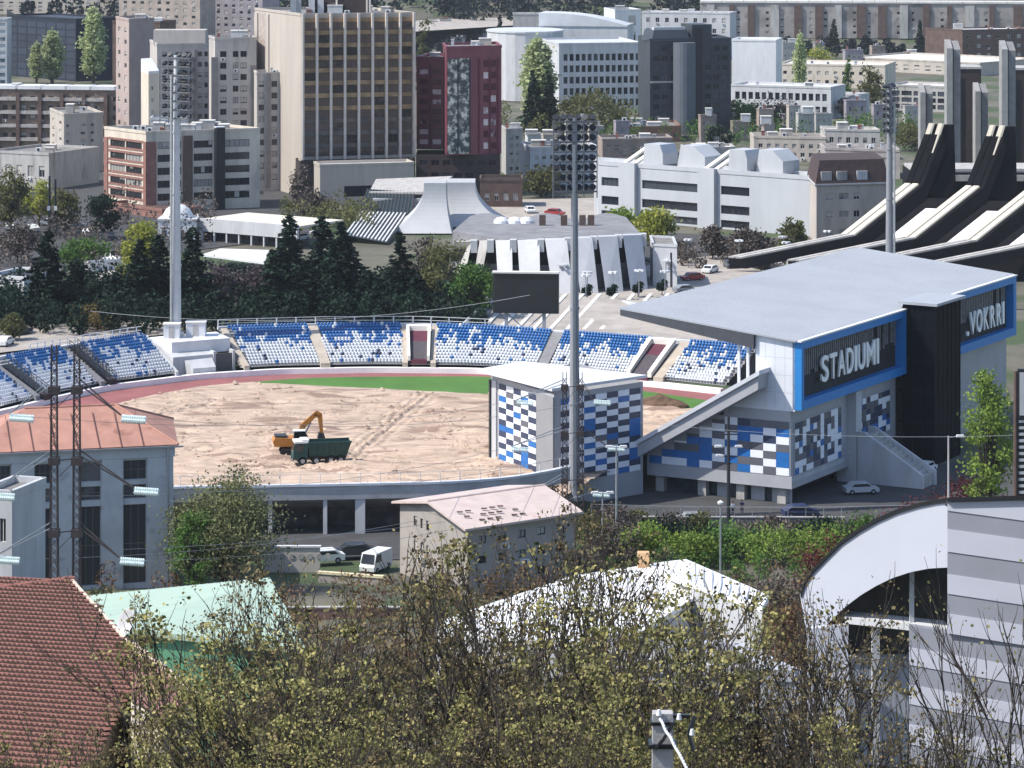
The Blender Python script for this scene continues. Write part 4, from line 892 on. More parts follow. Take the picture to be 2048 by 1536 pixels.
# dark tower
m_tw = M('blue_black_cladding', (.035, .042, .055), .5, .3, .2); gt = GLASS('tower_glass', (.012, .016, .024), (.07, .08, .10), .5)
dt = Bld('dark_tower', 'dark blue black office tower with a grey vertical cylinder shaft', 'office building', [(1276, 935), (1300, 915), (1462, 922)], 82, wall=m_tw, gl=gt, fr=m_dark, faces={1: win(9, .7, 9, .55, .6, .6, 1, 1, nv=2)}, roof=m_dark, clutter=6)
p = dt.pt(1, 9.8, 0, 1.5); mb = MB(); mb.tube((p.x, p.y, 0), (p.x, p.y, dt.h - .5), 3.2, n=20); mb.build('cylinder_shaft', M('bluish_render', (.10, .115, .14), .7, .12, .2), dt.root)
dt.part('shadow_slot', m_black, 1, 13.2, 15.6, 0, dt.h + 3.6, .02, .6)  # black strip set proud of the facade
mb = MB(); mb.hexa([dt.pt(1, 12.5, dt.h, .4), dt.pt(1, 18.5, dt.h, .4), dt.pt(1, 18.5, dt.h, -9), dt.pt(1, 12.5, dt.h, -9)], [dt.pt(1, 12.5, dt.h + 4.5, .4), dt.pt(1, 18.5, dt.h + 4.5, .4), dt.pt(1, 18.5, dt.h + 4.5, -9), dt.pt(1, 12.5, dt.h + 4.5, -9)])
mb.hexa([dt.pt(1, .5, dt.h, .2), dt.pt(1, 12, dt.h, .2), dt.pt(1, 12, dt.h, -9), dt.pt(1, .5, dt.h, -9)], [dt.pt(1, 1.5, dt.h + 3., -1), dt.pt(1, 11.4, dt.h + 3., -1), dt.pt(1, 11.4, dt.h + 3., -9), dt.pt(1, 1.5, dt.h + 3., -9)])
mb.build('crown', m_tw, dt.root)
dt.part('crown_band', m_lconc, 1, 1.6, 11, dt.h + 3.01, dt.h + 3.8, -3, -1.2)
dt.part('ledge', m_conc, 1, .2, 8.4, dt.h * .55, dt.h * .55 + .4, .02, .5)
# white blocks right of the tower
Bld('white_office', 'bright white stepped upper office block right of the dark tower', 'office building', [(1464, 1015), (1552, 1012)], 82, wall=m_white, gl=g_dark, depth=14, faces={0: dict(cols=lambda L: ev(L, 6, .5, 1, 5), rows=lambda h: [(2, 4.3), (5.5, 7.2)], nv=1)}, roof=m_white)
Bld('white_office', 'long lower white office with two rows of dark windows right of the dark tower', 'office building', [(1462, 985), (1662, 972)], 172, wall=m_lconc, gl=g_dark, fr=m_lconc, depth=14, faces={0: win(14, .68, 2, .58, 1, 1, .6, .8, nv=1)}, reveal=.4, roof=m_white, clutter=3)
Bld('cream_terrace_block', 'cream flat roofed low block with sunlit parapets behind the white offices', 'building', [(1556, 1120), (1770, 1110)], 130, wall=m_cream, depth=24, faces={0: win(12, .45, 2, .4, 1, 1, .6, 1, nv=1)}, roof=m_lroof, clutter=3)
Bld('flat_hall', 'long low hall with a glaring pale flat roof left of the concrete pillars', 'building', [(1690, 1220), (1960, 1180)], 116, wall=m_beige, depth=40, faces={0: win(12, .45, 2, .4, 1, 1, .6, 1, nv=1)}, roof=m_lroof)
Bld('grey_hall', 'grey hall with dark glass front and curved pale roof edge left of the pillars', 'building', [(1775, 1010), (1900, 1000)], 172, wall=m_conc, depth=16, gl=gt, fr=m_dframe, faces={0: win(5, .85, 3, .7, .4, .4, .4, 1)}, roof=m_lroof)
Bld('grey_cube', 'small pale cube building with a bare tree in front right of the white offices', 'building', [(1660, 990), (1716, 985)], 190, wall=m_lconc, depth=8, clutter=1)
Bld('brown_white_hall', 'brown hall with bright white roof edges above the concrete pillars', 'building', [(1850, 1290), (1925, 1275), (2090, 1285)], 62, wall=m_brown, roof=m_white, faces={1: win(8, .4, 3, .4, .6, .6, .6, .6)}, clutter=6)
# low mixed houses in the middle band
rows_ = [((1040, 768), (1060, 752), (1195, 757), 300, m_lconc, 8, 4, 'white grey rendered block with dark balconies right of the burgundy tower'),
         ((1003, 800), (1012, 790), (1045, 792), 262, m_conc, 2, 5, 'narrow grey block squeezed beside the burgundy tower'),
         ((1195, 850), (1205, 838), (1345, 842), 282, M('brown_plaster', (.27, .22, .20), .9, .3, .4), 8, 3, 'brownish low block behind the near floodlight head'),
         ((1236, 905), (1246, 885), (1362, 890), 258, M('rust_plaster', (.22, .13, .09), .9, .3, .4), 8, 1, 'rust coloured flat block below the dark tower'),
         ((1362, 822), (1370, 812), (1470, 815), 300, m_conc, 6, 2, 'grey low block behind the white modern building, left one'),
         ((1500, 842), (1508, 830), (1652, 826), 276, m_beige, 8, 2, 'beige low block behind the white modern building, middle one'),
         ((1640, 800), (1650, 786), (1800, 780), 300, M('pinkish_grey', (.33, .30, .30), .9, .3, .4), 8, 2, 'pinkish grey houses left of the black roof beams'),
         ((1640, 845), (1650, 835), (1760, 832), 262, m_conc, 6, 2, 'cluttered grey houses behind the pinkish ones left of the pillars')]
for a_, b_, c_, yt, w_, nx_, nz_, lab in rows_: Bld('low_block', lab, 'building', [a_, b_, c_], yt, wall=w_, faces={1: win(nx_, .5, nz_, .5, .6, .6, .6, .8, nv=2)}, clutter=8, roof=m_gravel if w_ is not m_conc else m_lroof)
# white modern building
m_wm = M('white_modern', (.42, .44, .47), .55, .07, .3, stretch=(1, 1, .2))
wm = Bld('modern_office', 'white modern office with dark ribbon windows and slanted rooftop skylights', 'office building', [(1188, 700), (1197, 690), (1632, 655)], 330, wall=m_wm, gl=g_dark, fr=m_dark, reveal=.5, roof=m_lroof, par=.9,
         faces={1: dict(cols=[(.8, 5.7), (11.6, 26.2), (32.0, 39.2)], rows=lambda h: [(h - 4.3, h - 2.5), (h - 8.3, h - 6.5), (h - 12.0, h - 10.3)] if h > 12.6 else [(h - 4.3, h - 2.5), (h - 8.3, h - 6.5), (.35, 1.9)], nv=4)})
for u0, u1 in ((6.2, 10.4), (26.8, 31.0)): wm.part('stair_pier', m_wm, 1, u0, u1, 0, wm.h + 1.0, .02, 1.1)
def trap(i, u0, u1, w0, hgt, cut, dep0, dep1, name, mat):
    mb = MB(); mb.extr([wm.pt(i, u0, w0, dep0), wm.pt(i, u1, w0, dep0), wm.pt(i, u1, w0 + hgt * .55, dep0), wm.pt(i, u1 - cut, w0 + hgt, dep0), wm.pt(i, u0 + cut * .3, w0 + hgt, dep0)], wm.pt(i, 0, 0, dep1) - wm.pt(i, 0, 0, dep0)); return mb.build(name, mat, wm.root)
trap(1, 11.5, 16.6, wm.h + .9, 4.2, .8, -.6, -6, 'rooftop_volume', m_wm); trap(1, 18.6, 25.8, wm.h + .4, 4.6, 3.0, -3, -9, 'rooftop_volume', m_wm)
trap(1, 33.5, 38.2, wm.h + .9, 4.2, .6, -.6, -6, 'rooftop_volume', m_wm); trap(1, 38.8, 45.5, wm.h + .4, 4.8, 2.6, -3, -9, 'rooftop_volume', m_wm)
for u0 in (6.0, 8.6, 27.2, 29.8):
    mb = MB(); A = [wm.pt(1, u0, wm.h + .8, -.4), wm.pt(1, u0 + 1, wm.h + .8, -.4), wm.pt(1, u0 + 4.4, wm.h + 4.6, -5.0), wm.pt(1, u0 + 3.4, wm.h + 4.6, -5.0)]
    mb.hexa([q + Vector((0, 0, -.5)) for q in A], A); mb.build('skylight', M('cream_skylight', (.8, .76, .66), .4, .05, 1), wm.root)
bm_ = Bld('mansard_house', 'beige house with dark brown mansard roof left of the black beams', 'house', [(1616, 660), (1633, 642), (1776, 646)], 368, wall=m_beige, fr=m_frame, faces={1: dict(cols=[(2.0, 3.6), (4.8, 6.9), (7.9, 9.2)], rows=lambda h: ev(h, 3, .36, .5, .8), nv=2)}, par=None)
f = bm_.fp; ins = lambda v, k: (v + (sum(f, Vector()) / 4 - v) * k)
mb = MB(); mb.hexa([up_(ins(v, -.03), bm_.h) for v in f], [up_(ins(v, .1), bm_.h + 4.6) for v in f]); mb.build('roof', M('dark_brown_tiles', (.055, .035, .035), .8, .3, 1), bm_.root)
mb = MB(); mb.hexa([up_(ins(v, -.05), bm_.h - .3) for v in f], [up_(ins(v, -.05), bm_.h) - Vector((0, 0, .003)) for v in f]); mb.build('cornice', m_lconc, bm_.root)
for u in (1.0, 4.3, 8.6): mb = MB(); bm_.bar(mb, 1, u, u + 2.2, bm_.h + .6, bm_.h + 2.4, -1.5, .1); mb.build('dormer', m_lconc if u > 5 else m_conc, bm_.root)
# ------------------------------------------------------------------ sports hall with black beams and concrete pillars
yp = thing('beam_roof_hall', 'large hall with steep black roof beams and sunlit white roof panels at the right edge', 'hall', (X(1690, 590), 590, 0)); yo = Vector(yp.location)
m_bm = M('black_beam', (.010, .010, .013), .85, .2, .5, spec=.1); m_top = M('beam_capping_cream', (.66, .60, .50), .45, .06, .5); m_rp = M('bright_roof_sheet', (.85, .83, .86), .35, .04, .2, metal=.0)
base = [(Z(232, 604), X(1865, 604)), (Z(262, 604), X(1840, 604)), (Z(365, 600), X(1806, 600)), (Z(478, 590), X(1690, 590)), (Z(540, 578), X(1470, 578))]
for k in range(4):
    ox, oy = k * 10.6, -k * 4.5; TV = Vector((3.0, -1.27, 0))
    prof = [Vector((x_ + ox, 596 + oy, z_)) - yo for z_, x_ in base]
    for j in range(1, 4):
        a_, b_ = prof[j], prof[j + 1]
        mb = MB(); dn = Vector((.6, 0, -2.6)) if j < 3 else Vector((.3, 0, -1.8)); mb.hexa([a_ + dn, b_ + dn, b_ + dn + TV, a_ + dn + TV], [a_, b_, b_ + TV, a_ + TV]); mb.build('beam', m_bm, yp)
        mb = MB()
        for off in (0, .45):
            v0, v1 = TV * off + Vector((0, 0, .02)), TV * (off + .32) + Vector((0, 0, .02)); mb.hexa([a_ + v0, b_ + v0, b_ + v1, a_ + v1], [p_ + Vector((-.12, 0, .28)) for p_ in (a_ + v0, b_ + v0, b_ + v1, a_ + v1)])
        mb.build('beam_capping', m_top if j == 2 else m_bm if j == 1 else m_conc, yp)  # cream colour paints the sunlit stripe, the steep run stays black
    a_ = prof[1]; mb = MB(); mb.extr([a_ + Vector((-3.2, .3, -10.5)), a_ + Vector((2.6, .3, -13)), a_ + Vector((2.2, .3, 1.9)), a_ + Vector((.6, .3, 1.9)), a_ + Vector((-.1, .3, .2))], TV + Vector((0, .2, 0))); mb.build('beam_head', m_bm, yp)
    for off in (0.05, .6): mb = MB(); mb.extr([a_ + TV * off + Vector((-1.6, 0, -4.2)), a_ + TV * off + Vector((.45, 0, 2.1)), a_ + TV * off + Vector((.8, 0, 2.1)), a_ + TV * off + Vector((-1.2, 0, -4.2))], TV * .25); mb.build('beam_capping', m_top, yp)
    # roof panel between this beam and the next
    a_, b_ = prof[2], prof[3]; o2 = Vector((10.6, -4.5, 0)); q0 = b_ + Vector((1.2, 0, -1.7)); q1 = b_ + (a_ - b_) * .74 + Vector((1.2, 0, -1.7)); w0, w1 = o2 * .5, o2 * .96
    mb = MB(); mb.hexa([q0 + w0 - Vector((0, 0, .3)), q0 + w1 - Vector((0, 0, .3)), q1 + w1 - Vector((0, 0, .3)), q1 + w0 - Vector((0, 0, .3))], [q0 + w0, q0 + w1, q1 + w1, q1 + w0]); mb.build('roof_panel', m_rp, yp)
    mb = MB(); q2 = a_ + Vector((1.2, 0, -2.)); mb.hexa([q0 - Vector((0, 0, 6)), q0 + o2 - Vector((0, 0, 6)), q2 + o2 - Vector((0, 0, 12)), q2 - Vector((0, 0, 12))], [q0 - Vector((0, 0, .35)), q0 + o2 - Vector((0, 0, .35)), q2 + o2 - Vector((0, 0, .35)), q2 - Vector((0, 0, .35))]); mb.build('roof', m_bm, yp)
mb = MB()
a_ = Vector((X(1760, 615), 615, 0)) - yo; mb.box(a_.x + 6, a_.x + 60, a_.y - 3, a_.y + 14, 0, Z(345, 612)); mb.build('wall', m_black, yp)
mb = MB(); mb.box(a_.x + 5.8, a_.x + 60, a_.y - 3.4, a_.y - 3.003, Z(362, 612), Z(350, 612)); mb.build('roof_edge', m_conc, yp)
mb = MB(); mb.box(a_.x + 6, a_.x + 60, a_.y - 1, a_.y + 12, Z(345, 612) + .003, Z(345, 612) + .5); mb.build('roof_edge', m_conc, yp)
lw = Bld('low_dark_annex', 'long low dark annex with grey roof edge left of the beam roofed hall', 'building', [(1470, 606), (1560, 592)], 520, wall=m_dark, roof=m_conc, depth=12, gl=g_dark, fr=m_dark, faces={0: win(8, .7, 1, .5, .3, .3, .4, .8)})
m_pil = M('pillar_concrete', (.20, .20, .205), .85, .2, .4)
for px, yt_, yb_, dd, w in ((1906, 82, 318, 735, 1.6), (2016, 84, 318, 730, 1.6), (1852, 170, 300, 760, 1.5), (1962, 168, 320, 745, 1.5), (2070, 168, 320, 740, 1.5)):
    lab = {1906: 'tallest left twin concrete pillar behind the black beams', 2016: 'tallest right twin concrete pillar behind the black beams', 1852: 'shorter pale concrete pillar left of all the tall ones', 1962: 'shorter pale concrete pillar between the two tall ones', 2070: 'concrete pillar cut by the right picture edge'}[px]
    t = thing('concrete_pillar', lab, 'pillar', (X(px, dd), dd, 0), 0, 'concrete pillars behind the beam roofed hall'); h = Z(yt_ + 14, dd); s = w
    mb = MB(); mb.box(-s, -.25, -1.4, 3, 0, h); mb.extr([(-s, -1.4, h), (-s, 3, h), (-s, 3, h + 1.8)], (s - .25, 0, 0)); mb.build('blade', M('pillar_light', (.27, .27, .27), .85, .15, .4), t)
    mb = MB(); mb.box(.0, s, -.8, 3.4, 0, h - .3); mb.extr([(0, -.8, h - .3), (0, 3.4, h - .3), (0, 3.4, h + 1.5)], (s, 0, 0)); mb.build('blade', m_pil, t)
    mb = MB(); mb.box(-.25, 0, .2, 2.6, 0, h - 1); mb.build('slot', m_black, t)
for px, w, yt_ in ((1935, 3.2, 138), (2048, 3.2, 140)):
    lab = 'dark brown infill block between the concrete pillars' if px == 1935 else 'dark brown infill block behind the pillars at the right edge'
    mb = MB(); t = thing('pillar_hall', lab, 'building', (X(px, 755), 755, 0)); mb.box(-w, w, 0, 10, 0, Z(yt_, 755)); mb.build('wall', m_brd, t)
    mb = MB(); mb.box(-w - .2, w + .2, -.2, 10.2, Z(yt_, 755) + .003, Z(yt_, 755) + .5); mb.build('roof', m_conc, t); mb = MB(); mb.box(-w, -w * .3, -.15, -.003, 2, Z(yt_ + 18, 755)); mb.build('panel', m_black, t)
# ------------------------------------------------------------------ round finned building
fb = thing('fin_building', 'round hall of slanting grey white wall slabs with black gaps behind the scoreboard', 'hall', (X(1130, 568), 568, 0)); fo = Vector(fb.location)
m_slab = M('white_slab', (.47, .48, .51), .7, .1, .3, spots=((.45, .46, .48), .25, .62)); 
def arc(px):  # distance along the facade arc
    return 564 + ((px - 1150) / 200.) ** 2 * 11 + (10 if px < 900 else 0)
tops = np.interp(np.arange(0, 9), [0, 1, 2, 3, 4, 5, 6, 7, 8], [905, 955, 988, 1032, 1087, 1142, 1193, 1243, 1292])
for k in range(8):
    x0, x1 = tops[k], tops[k + 1]; g = 15 if k > 1 else 20
    ta, tb = x0 + g * .2, x1 - g * .55; ba, bb = ta + (16 if k > 3 else -14 if k < 2 else 6), tb + (12 if k > 3 else -18 if k < 2 else 2)
    yt_ = np.interp(x0, [900, 1040, 1292], [484, 482, 468]); 
    A = [P(ta, yt_, arc(ta) + 4), P(tb, yt_ - 1, arc(tb) + 4)]; B_ = [G(ba, HZ + H * F / arc(ba)), G(bb, HZ + H * F / arc(bb))]
    mb = MB(); nn = Vector((0, 2.2, 0)); mb.hexa([B_[0] - fo, B_[1] - fo, B_[1] - fo + nn * 2.5, B_[0] - fo + nn * 2.5], [A[0] - fo, A[1] - fo, A[1] - fo + nn, A[0] - fo + nn]); mb.build('wall_slab', m_slab if k > 1 else m_conc, fb)
    mb = MB(); p_ = P(x1 - g * .3, yt_ + 4, arc(x1) + 4) - fo; mb.box(p_.x - .7, p_.x + .5, p_.y, p_.y + 2, p_.z - 1.6, p_.z + .6); mb.build('gap_head', m_lconc, fb)
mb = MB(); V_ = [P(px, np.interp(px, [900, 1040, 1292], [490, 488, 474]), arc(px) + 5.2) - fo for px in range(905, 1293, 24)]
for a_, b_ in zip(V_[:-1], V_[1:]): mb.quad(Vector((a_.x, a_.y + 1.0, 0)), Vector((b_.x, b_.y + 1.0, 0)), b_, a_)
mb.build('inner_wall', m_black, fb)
mb = MB(); zt_ = V_[8].z + .2; back = [Vector((v.x * .86, 44 + 6 * math.sin(i), 0)) for i, v in enumerate(V_)]
mb.prism([(v.x, v.y + .5) for v in V_] + [(v.x, v.y) for v in back[::-1]], 0, zt_); mb.build('roof', M('grey_roof_felt', (.20, .20, .215), .9, .25, .3), fb)
for px, py in ((1003, 465), (1030, 466), (1052, 464)):
    p_ = P(px, py, 600) - fo; mb = MB(); mb.lathe([(1.5, zt_), (1.4, zt_ + .5), (.9, zt_ + 1.), (0, zt_ + 1.2)], p_.x, p_.y, 12); mb.build('roof_dome', m_white, fb)
for px in (1085, 1128, 1165, 1182):
    p_ = P(px, 462, 596) - fo; mb = MB(); mb.box(p_.x - .6, p_.x + .6, p_.y - .6, p_.y + .6, zt_, zt_ + 1.9); mb.build('chimney', m_brown, fb)
Bld('slab_annex', 'separate pale slab fronted block at the right end of the round finned hall', 'building', [(1300, 588), (1306, 574), (1354, 572)], 492, wall=m_slab, par=.4, faces={1: dict(cols=[(3.3, 3.7)], rows=lambda h: [(.3, h - 1)], nv=1)}, gl=g_dark, fr=m_dark)
# terrace steps in front (paler ridges put the lit strips into the colour)
tp = thing('stepped_plaza', 'pale stepped plaza slope with diagonal ridges behind the far stand', 'plaza', G(1180, 640)); to = Vector(tp.location)
mb = MB(); Q_ = [G(930, 668), G(1440, 690), G(1395, 628), G(1010, 602)]
Q_[2].z = Q_[3].z = 1.5; mb.poly([q_ - to + Vector((0, 0, .1)) for q_ in Q_]); mb.build('surface', m_pave, tp)
for k in range(11):
    xa = 960 + k * 34; a_, b_ = G(xa, 664) + Vector((0, 0, .3)), G(xa + 66, 608) + Vector((0, 0, 1.6)); w_ = Vector((.7, 0, 0))
    mb = MB(); mb.hexa([a_ - to, a_ + w_ - to, b_ + w_ - to, b_ - to], [p_ - to + Vector((0, 0, .2)) for p_ in (a_, a_ + w_, b_ + w_, b_)]); mb.build('ridge', m_lroof, tp)
for k, (xa, ya, xb, yb) in enumerate(((925, 668, 985, 620), (1300, 640, 1400, 672), (1240, 620, 1350, 660))):
    a_, b_ = G(xa, ya), G(xb, yb); mb = MB(); w_ = Vector((0, 2, 0)); mb.hexa([a_, b_, b_ + w_, a_ + w_], [a_ + Vector((0, 0, 1.5)), b_ + Vector((0, 0, 3)), b_ + w_ + Vector((0, 0, 3)), a_ + w_ + Vector((0, 0, 1.5))])
    for i in range(len(mb.v)): mb.v[i] = tuple(Vector(mb.v[i]) - a_)
    tag(mb.build('plaza_parapet', m_lconc, None, a_), ['pale sloping parapet wall left of the scoreboard legs', 'pale parapet wall beneath the main stand roof tip', 'pale stair parapet crossing the stepped plaza'][k], 'wall')
# ------------------------------------------------------------------ saddle shaped hall
sh = thing('saddle_hall', 'grey white concrete hall with two flared saddle shaped towers', 'hall', (X(900, 668), 668, 0)); shx = Vector(sh.location)
m_sh = M('shell_concrete', (.41, .42, .44), .75, .07, .2, spots=((.42, .43, .45), .15, .6))
def flare(cl, cr, yt, ybt, tl, trr, dd, dep, name='shell'):
    zt = Z(yt, dd); mb = MB(); n = 12; pv = None
    for k in range(n + 1):
        f_ = k / n; g = (1 - f_) ** 2.4; z_ = zt * f_
        xl, xr = X(tl + (cl - tl) * g, dd), X(trr + (cr - trr) * g, dd); y0 = dd - 5.5 * g; ring = [Vector((xl, y0, z_)), Vector((xr, y0, z_)), Vector((xr, dd + dep, z_)), Vector((xl, dd + dep, z_))]
        ring = [v - shx for v in ring]
        if pv:
            for i in range(4): mb.quad(pv[i], pv[(i + 1) % 4], ring[(i + 1) % 4], ring[i])
        pv = ring
    mb.poly(pv); mb.build(name, m_sh, sh)
flare(780, 905, 366, 470, 848, 892, 664, 8); flare(884, 1022, 365, 450, 893, 950, 676, 9)
mb = MB(); p_ = P(888, 372, 668) - shx; mb.box(p_.x - .5, p_.x + .6, -3.5, 4, 0, p_.z); mb.build('joint', m_conc, sh)
mb = MB(); A = [P(735, 378, 690), P(828, 384, 686), P(822, 428, 676), P(722, 424, 680)]; mb.extr([v - shx for v in A], (0, 6, -1)); mb.build('dark_glazing', M('dark_green_glass', (.015, .028, .03), .3, .3, 1), sh)
mb = MB()
for k in range(15):
    f_ = k / 14; a_, b_ = A[0].lerp(A[1], f_), A[3].lerp(A[2], f_); mb.tube(a_ - shx - Vector((0, .1, 0)), b_ - shx - Vector((0, .1, 0)), .13, n=4)
mb.build('glazing_bars', m_dframe, sh)
A = [P(722, 424, 680), P(815, 428, 676), P(775, 486, 640), P(688, 470, 645)]
mb = MB(); mb.extr([v - shx for v in A], (0, 1, -1.2)); mb.build('sloping_glazing', MATS['dark_green_glass'], sh)
for k in range(12):
    f_ = (k + .3) / 12; a_, b_ = A[0].lerp(A[1], f_) - shx, A[3].lerp(A[2], f_) - shx; mb = MB(); w_ = Vector((.28, 0, 0)); mb.hexa([a_, a_ + w_, b_ + w_, b_], [v + Vector((0, -.2, .3)) for v in (a_, a_ + w_, b_ + w_, b_)]); mb.build('white_rib', m_white, sh)
mb = MB(); A = [P(738, 384, 688), P(860, 384, 684), P(905, 352, 700), P(752, 358, 704)]; mb.extr([v - shx for v in A], (0, 0, -.5)); mb.build('roof', m_conc, sh)
mb = MB(); p_ = Vector((X(790, 690), 684, 0)) - shx; mb.box(p_.x - 4.5, p_.x + 12, p_.y, p_.y + 12, 0, Z(392, 690)); mb.build('wall', m_lconc, sh)
# low colonnade, awning, domed kiosk
cb = Bld('colonnade_building', 'low white fascia building on slim white columns behind the dark conifers', 'building', [(405, 655), (410, 648), (600, 634)], 442, wall=m_dark, roof=m_lroof, par=None, gl=g_dark, fr=m_dark, faces={1: win(9, .7, 1, .6, .5, .5, .3, 1.5)})
mb = MB(); cb.bar(mb, 1, -.6, cb.L(1) + .5, cb.h - 1.9, cb.h + .7, .9, 1.5); cb.bar(mb, 0, -.5, cb.L(0) + .5, cb.h - 1.9, cb.h + .697, .9, 1.4); mb.build('fascia', m_lconc, cb.root)
mb = MB(); mb.hexa([cb.pt(1, -.5, cb.h + .1, .9), cb.pt(1, cb.L(1), cb.h + .1, .9), cb.pt(1, cb.L(1), cb.h + .1, -14), cb.pt(1, -.5, cb.h + .1, -14)], [cb.pt(1, -.5, cb.h + .5, .9), cb.pt(1, cb.L(1), cb.h + .5, .9), cb.pt(1, cb.L(1), cb.h + .5, -14), cb.pt(1, -.5, cb.h + .5, -14)]); mb.build('roof', M('cream_roof', (.62, .57, .49), .8, .15, .3), cb.root)
for k in range(7): p_ = cb.pt(1, .3 + k * 3.2, 0, 1.2); mb = MB(); mb.tube((p_.x, p_.y, 0), (p_.x, p_.y, cb.h - 1.9), .2, n=8); mb.build('column', m_white, cb.root)
aw = thing('awning', 'bright white flat canopy among the dark conifers', 'canopy', (X(468, 600), 600, 0)); A = [P(404, 509, 600), P(528, 525, 592), P(538, 500, 604), P(440, 497, 612)]
mb = MB(); ao = Vector(aw.location); mb.extr([v - ao for v in A], (0, 0, -.35)); mb.build('canopy_sheet', m_white, aw)
for v in A: mb = MB(); w_ = v - ao; mb.tube((w_.x * .9, w_.y * .8, -.3), (w_.x * .9, w_.y * .8, w_.z - .2), .1); mb.build('post', m_dark, aw)
ks = thing('domed_kiosk', 'small white pavilion with an arched dome beside the pale mast', 'pavilion', (X(354, 645), 645, 0)); zk = Z(440, 645); rk_ = 3.2
mb = MB(); mb.box(-3.6, 3.9, -1.5, 5, 0, zk); mb.build('wall', m_white, ks)
mb = MB(); mb.lathe([(rk_, zk), (rk_ * .95, zk + .9), (rk_ * .75, zk + 2.), (rk_ * .4, zk + 2.8), (0, zk + 3.1)], 0, 2, 20); mb.build('dome', m_white, ks, smooth=True)
mb = MB(); mb.box(-3.8, 4.1, -1.7, 5.2, zk + .003, zk + .35); mb.build('cornice', m_lconc, ks)
mb = MB()
for k in range(4): mb.box(-2.9 + k * 1.7, -1.9 + k * 1.7, -1.56, -1.503, .3, 2.4)
mb.build('window', g_dark, ks)
Bld('low_white_house', 'low white house with dark flat roof at the left edge among trees', 'house', [(-30, 556), (48, 553)], 556, wall=m_white, roof=m_dark, depth=12, gl=g_dark, faces={0: win(4, .5, 1, .4, .3, .3, .4, .6)})
Bld('pale_pavilion', 'bright pale low pavilion glimpsed between the left conifers', 'building', [(178, 596), (256, 600)], 528, wall=m_white, roof=m_white, depth=9, faces={0: win(6, .6, 2, .5, .3, .3, .4, .6)})
Bld('pale_kiosk', 'small sunlit kiosk left of the pale pavilion among the conifers', 'building', [(116, 612), (150, 612)], 512, wall=m_cream, roof=m_white, depth=5, faces={0: win(2, .5, 1, .4, .3, .3, .4, .6)})
Bld('brick_annex', 'low dark red annex with brown bands at the foot of the brick office', 'building', [(215, 705), (325, 688)], 408, wall=m_brick, roof=m_brown, depth=10, faces={0: win(6, .6, 2, .4, .3, .3, .3, .4)})
# ------------------------------------------------------------------ excavator and tipper truck on the dirt
m_or = M('orange_paint', (.42, .17, .03), .5, .15, 2); m_grn = M('dark_green_paint', (.008, .05, .046), .45, .15, 2); m_rub = M('rubber', (.015, .015, .016), .9, .2, 4)
m_cabw = M('cab_white', (.75, .75, .74), .4, .05, 2); g_cab = GLASS('cab_glass', (.01, .014, .018), (.03, .035, .04), .2)
def wheel(par, x, y, r=.55, w=.4):
    mb = MB(); mb.tube((0, -w / 2, 0), (0, w / 2, 0), r, n=18); o = mb.build('wheel', m_rub, par, (x, y, r))
    mb = MB(); mb.tube((0, -w / 2 - .02, 0), (0, w / 2 + .02, 0), r * .5, n=12); mb.build('rim', m_steel, o)
g_ = G(640, 932); dz0 = dirtz(g_.x, g_.y)
tk = thing('tipper_truck', 'dark green tipper truck with white cab roof parked on the dirt pitch', 'truck', (g_.x, g_.y, dz0 - .15), math.radians(11), None)
mb = MB(); mb.box(-3.2, 3.2, -.5, .5, .6, .95); mb.build('chassis', m_dark, tk)
for x in (-2.3, -.6, 1.2, 2.45):
    for y in (-1.0, 1.0): wheel(tk, x, y)
mb = MB(); mb.extr([(-3.45, -1.2, .75), (-3.45, 1.2, .75), (-3.45, 1.2, 1.7), (-3.2, 1.15, 2.75), (-3.2, -1.15, 2.75), (-3.45, -1.2, 1.7)], (1.75, 0, 0)); mb.build('cab', m_grn, tk)
mb = MB(); mb.box(-3.3, -1.6, -1.18, 1.18, 2.753, 2.98); mb.box(-2.4, -1.5, -1.1, 1.1, 2.983, 3.15); mb.build('cab_roof', m_cabw, tk)
mb = MB(); mb.quad((-3.475, -1.05, 1.72), (-3.475, 1.05, 1.72), (-3.24, 1.0, 2.65), (-3.24, -1.0, 2.65)); mb.build('windscreen', g_cab, tk)
for s in (-1, 1): mb = MB(); mb.box(-3.05, -2.2, min(s * 1.203, s * 1.22), max(s * 1.203, s * 1.22), 1.75, 2.55); mb.build('side_window', g_cab, tk)
mb = MB(); mb.box(-3.55, -3.452, -1.2, 1.2, .55, .95); mb.build('bumper', m_dark, tk)
for s in (-.9, .9): mb = MB(); mb.box(-3.58, -3.553, s - .18, s + .18, .7, .88); mb.build('headlight', m_lamp, tk)
mb = MB()
bot = [(-1.45, -1.0, 1.05), (3.2, -1.0, 1.05), (3.2, 1.0, 1.05), (-1.45, 1.0, 1.05)]; tp_ = [(-1.5, -1.28, 2.75), (3.75, -1.28, 2.75), (3.75, 1.28, 2.75), (-1.5, 1.28, 2.75)]
for i in range(4): mb.quad(bot[i], bot[(i + 1) % 4], tp_[(i + 1) % 4], tp_[i])
mb.poly(bot); 
for k in range(7):
    f_ = -1.2 + k * .72
    for s in (-1, 1): mb.hexa([(f_, s * 1.02, 1.1), (f_ + .12, s * 1.02, 1.1), (f_ + .12, s * 1.1, 1.1), (f_, s * 1.1, 1.1)], [(f_ + .1, s * 1.26, 2.7), (f_ + .22, s * 1.26, 2.7), (f_ + .22, s * 1.36, 2.7), (f_ + .1, s * 1.36, 2.7)])
mb.box(-1.55, 3.8, -1.36, -1.24, 2.7, 2.85); mb.box(-1.55, 3.8, 1.24, 1.36, 2.7, 2.85); mb.box(-1.6, -1.46, -1.3, 1.3, 2.7, 3.0)
mb.build('tipper_body', m_grn, tk)
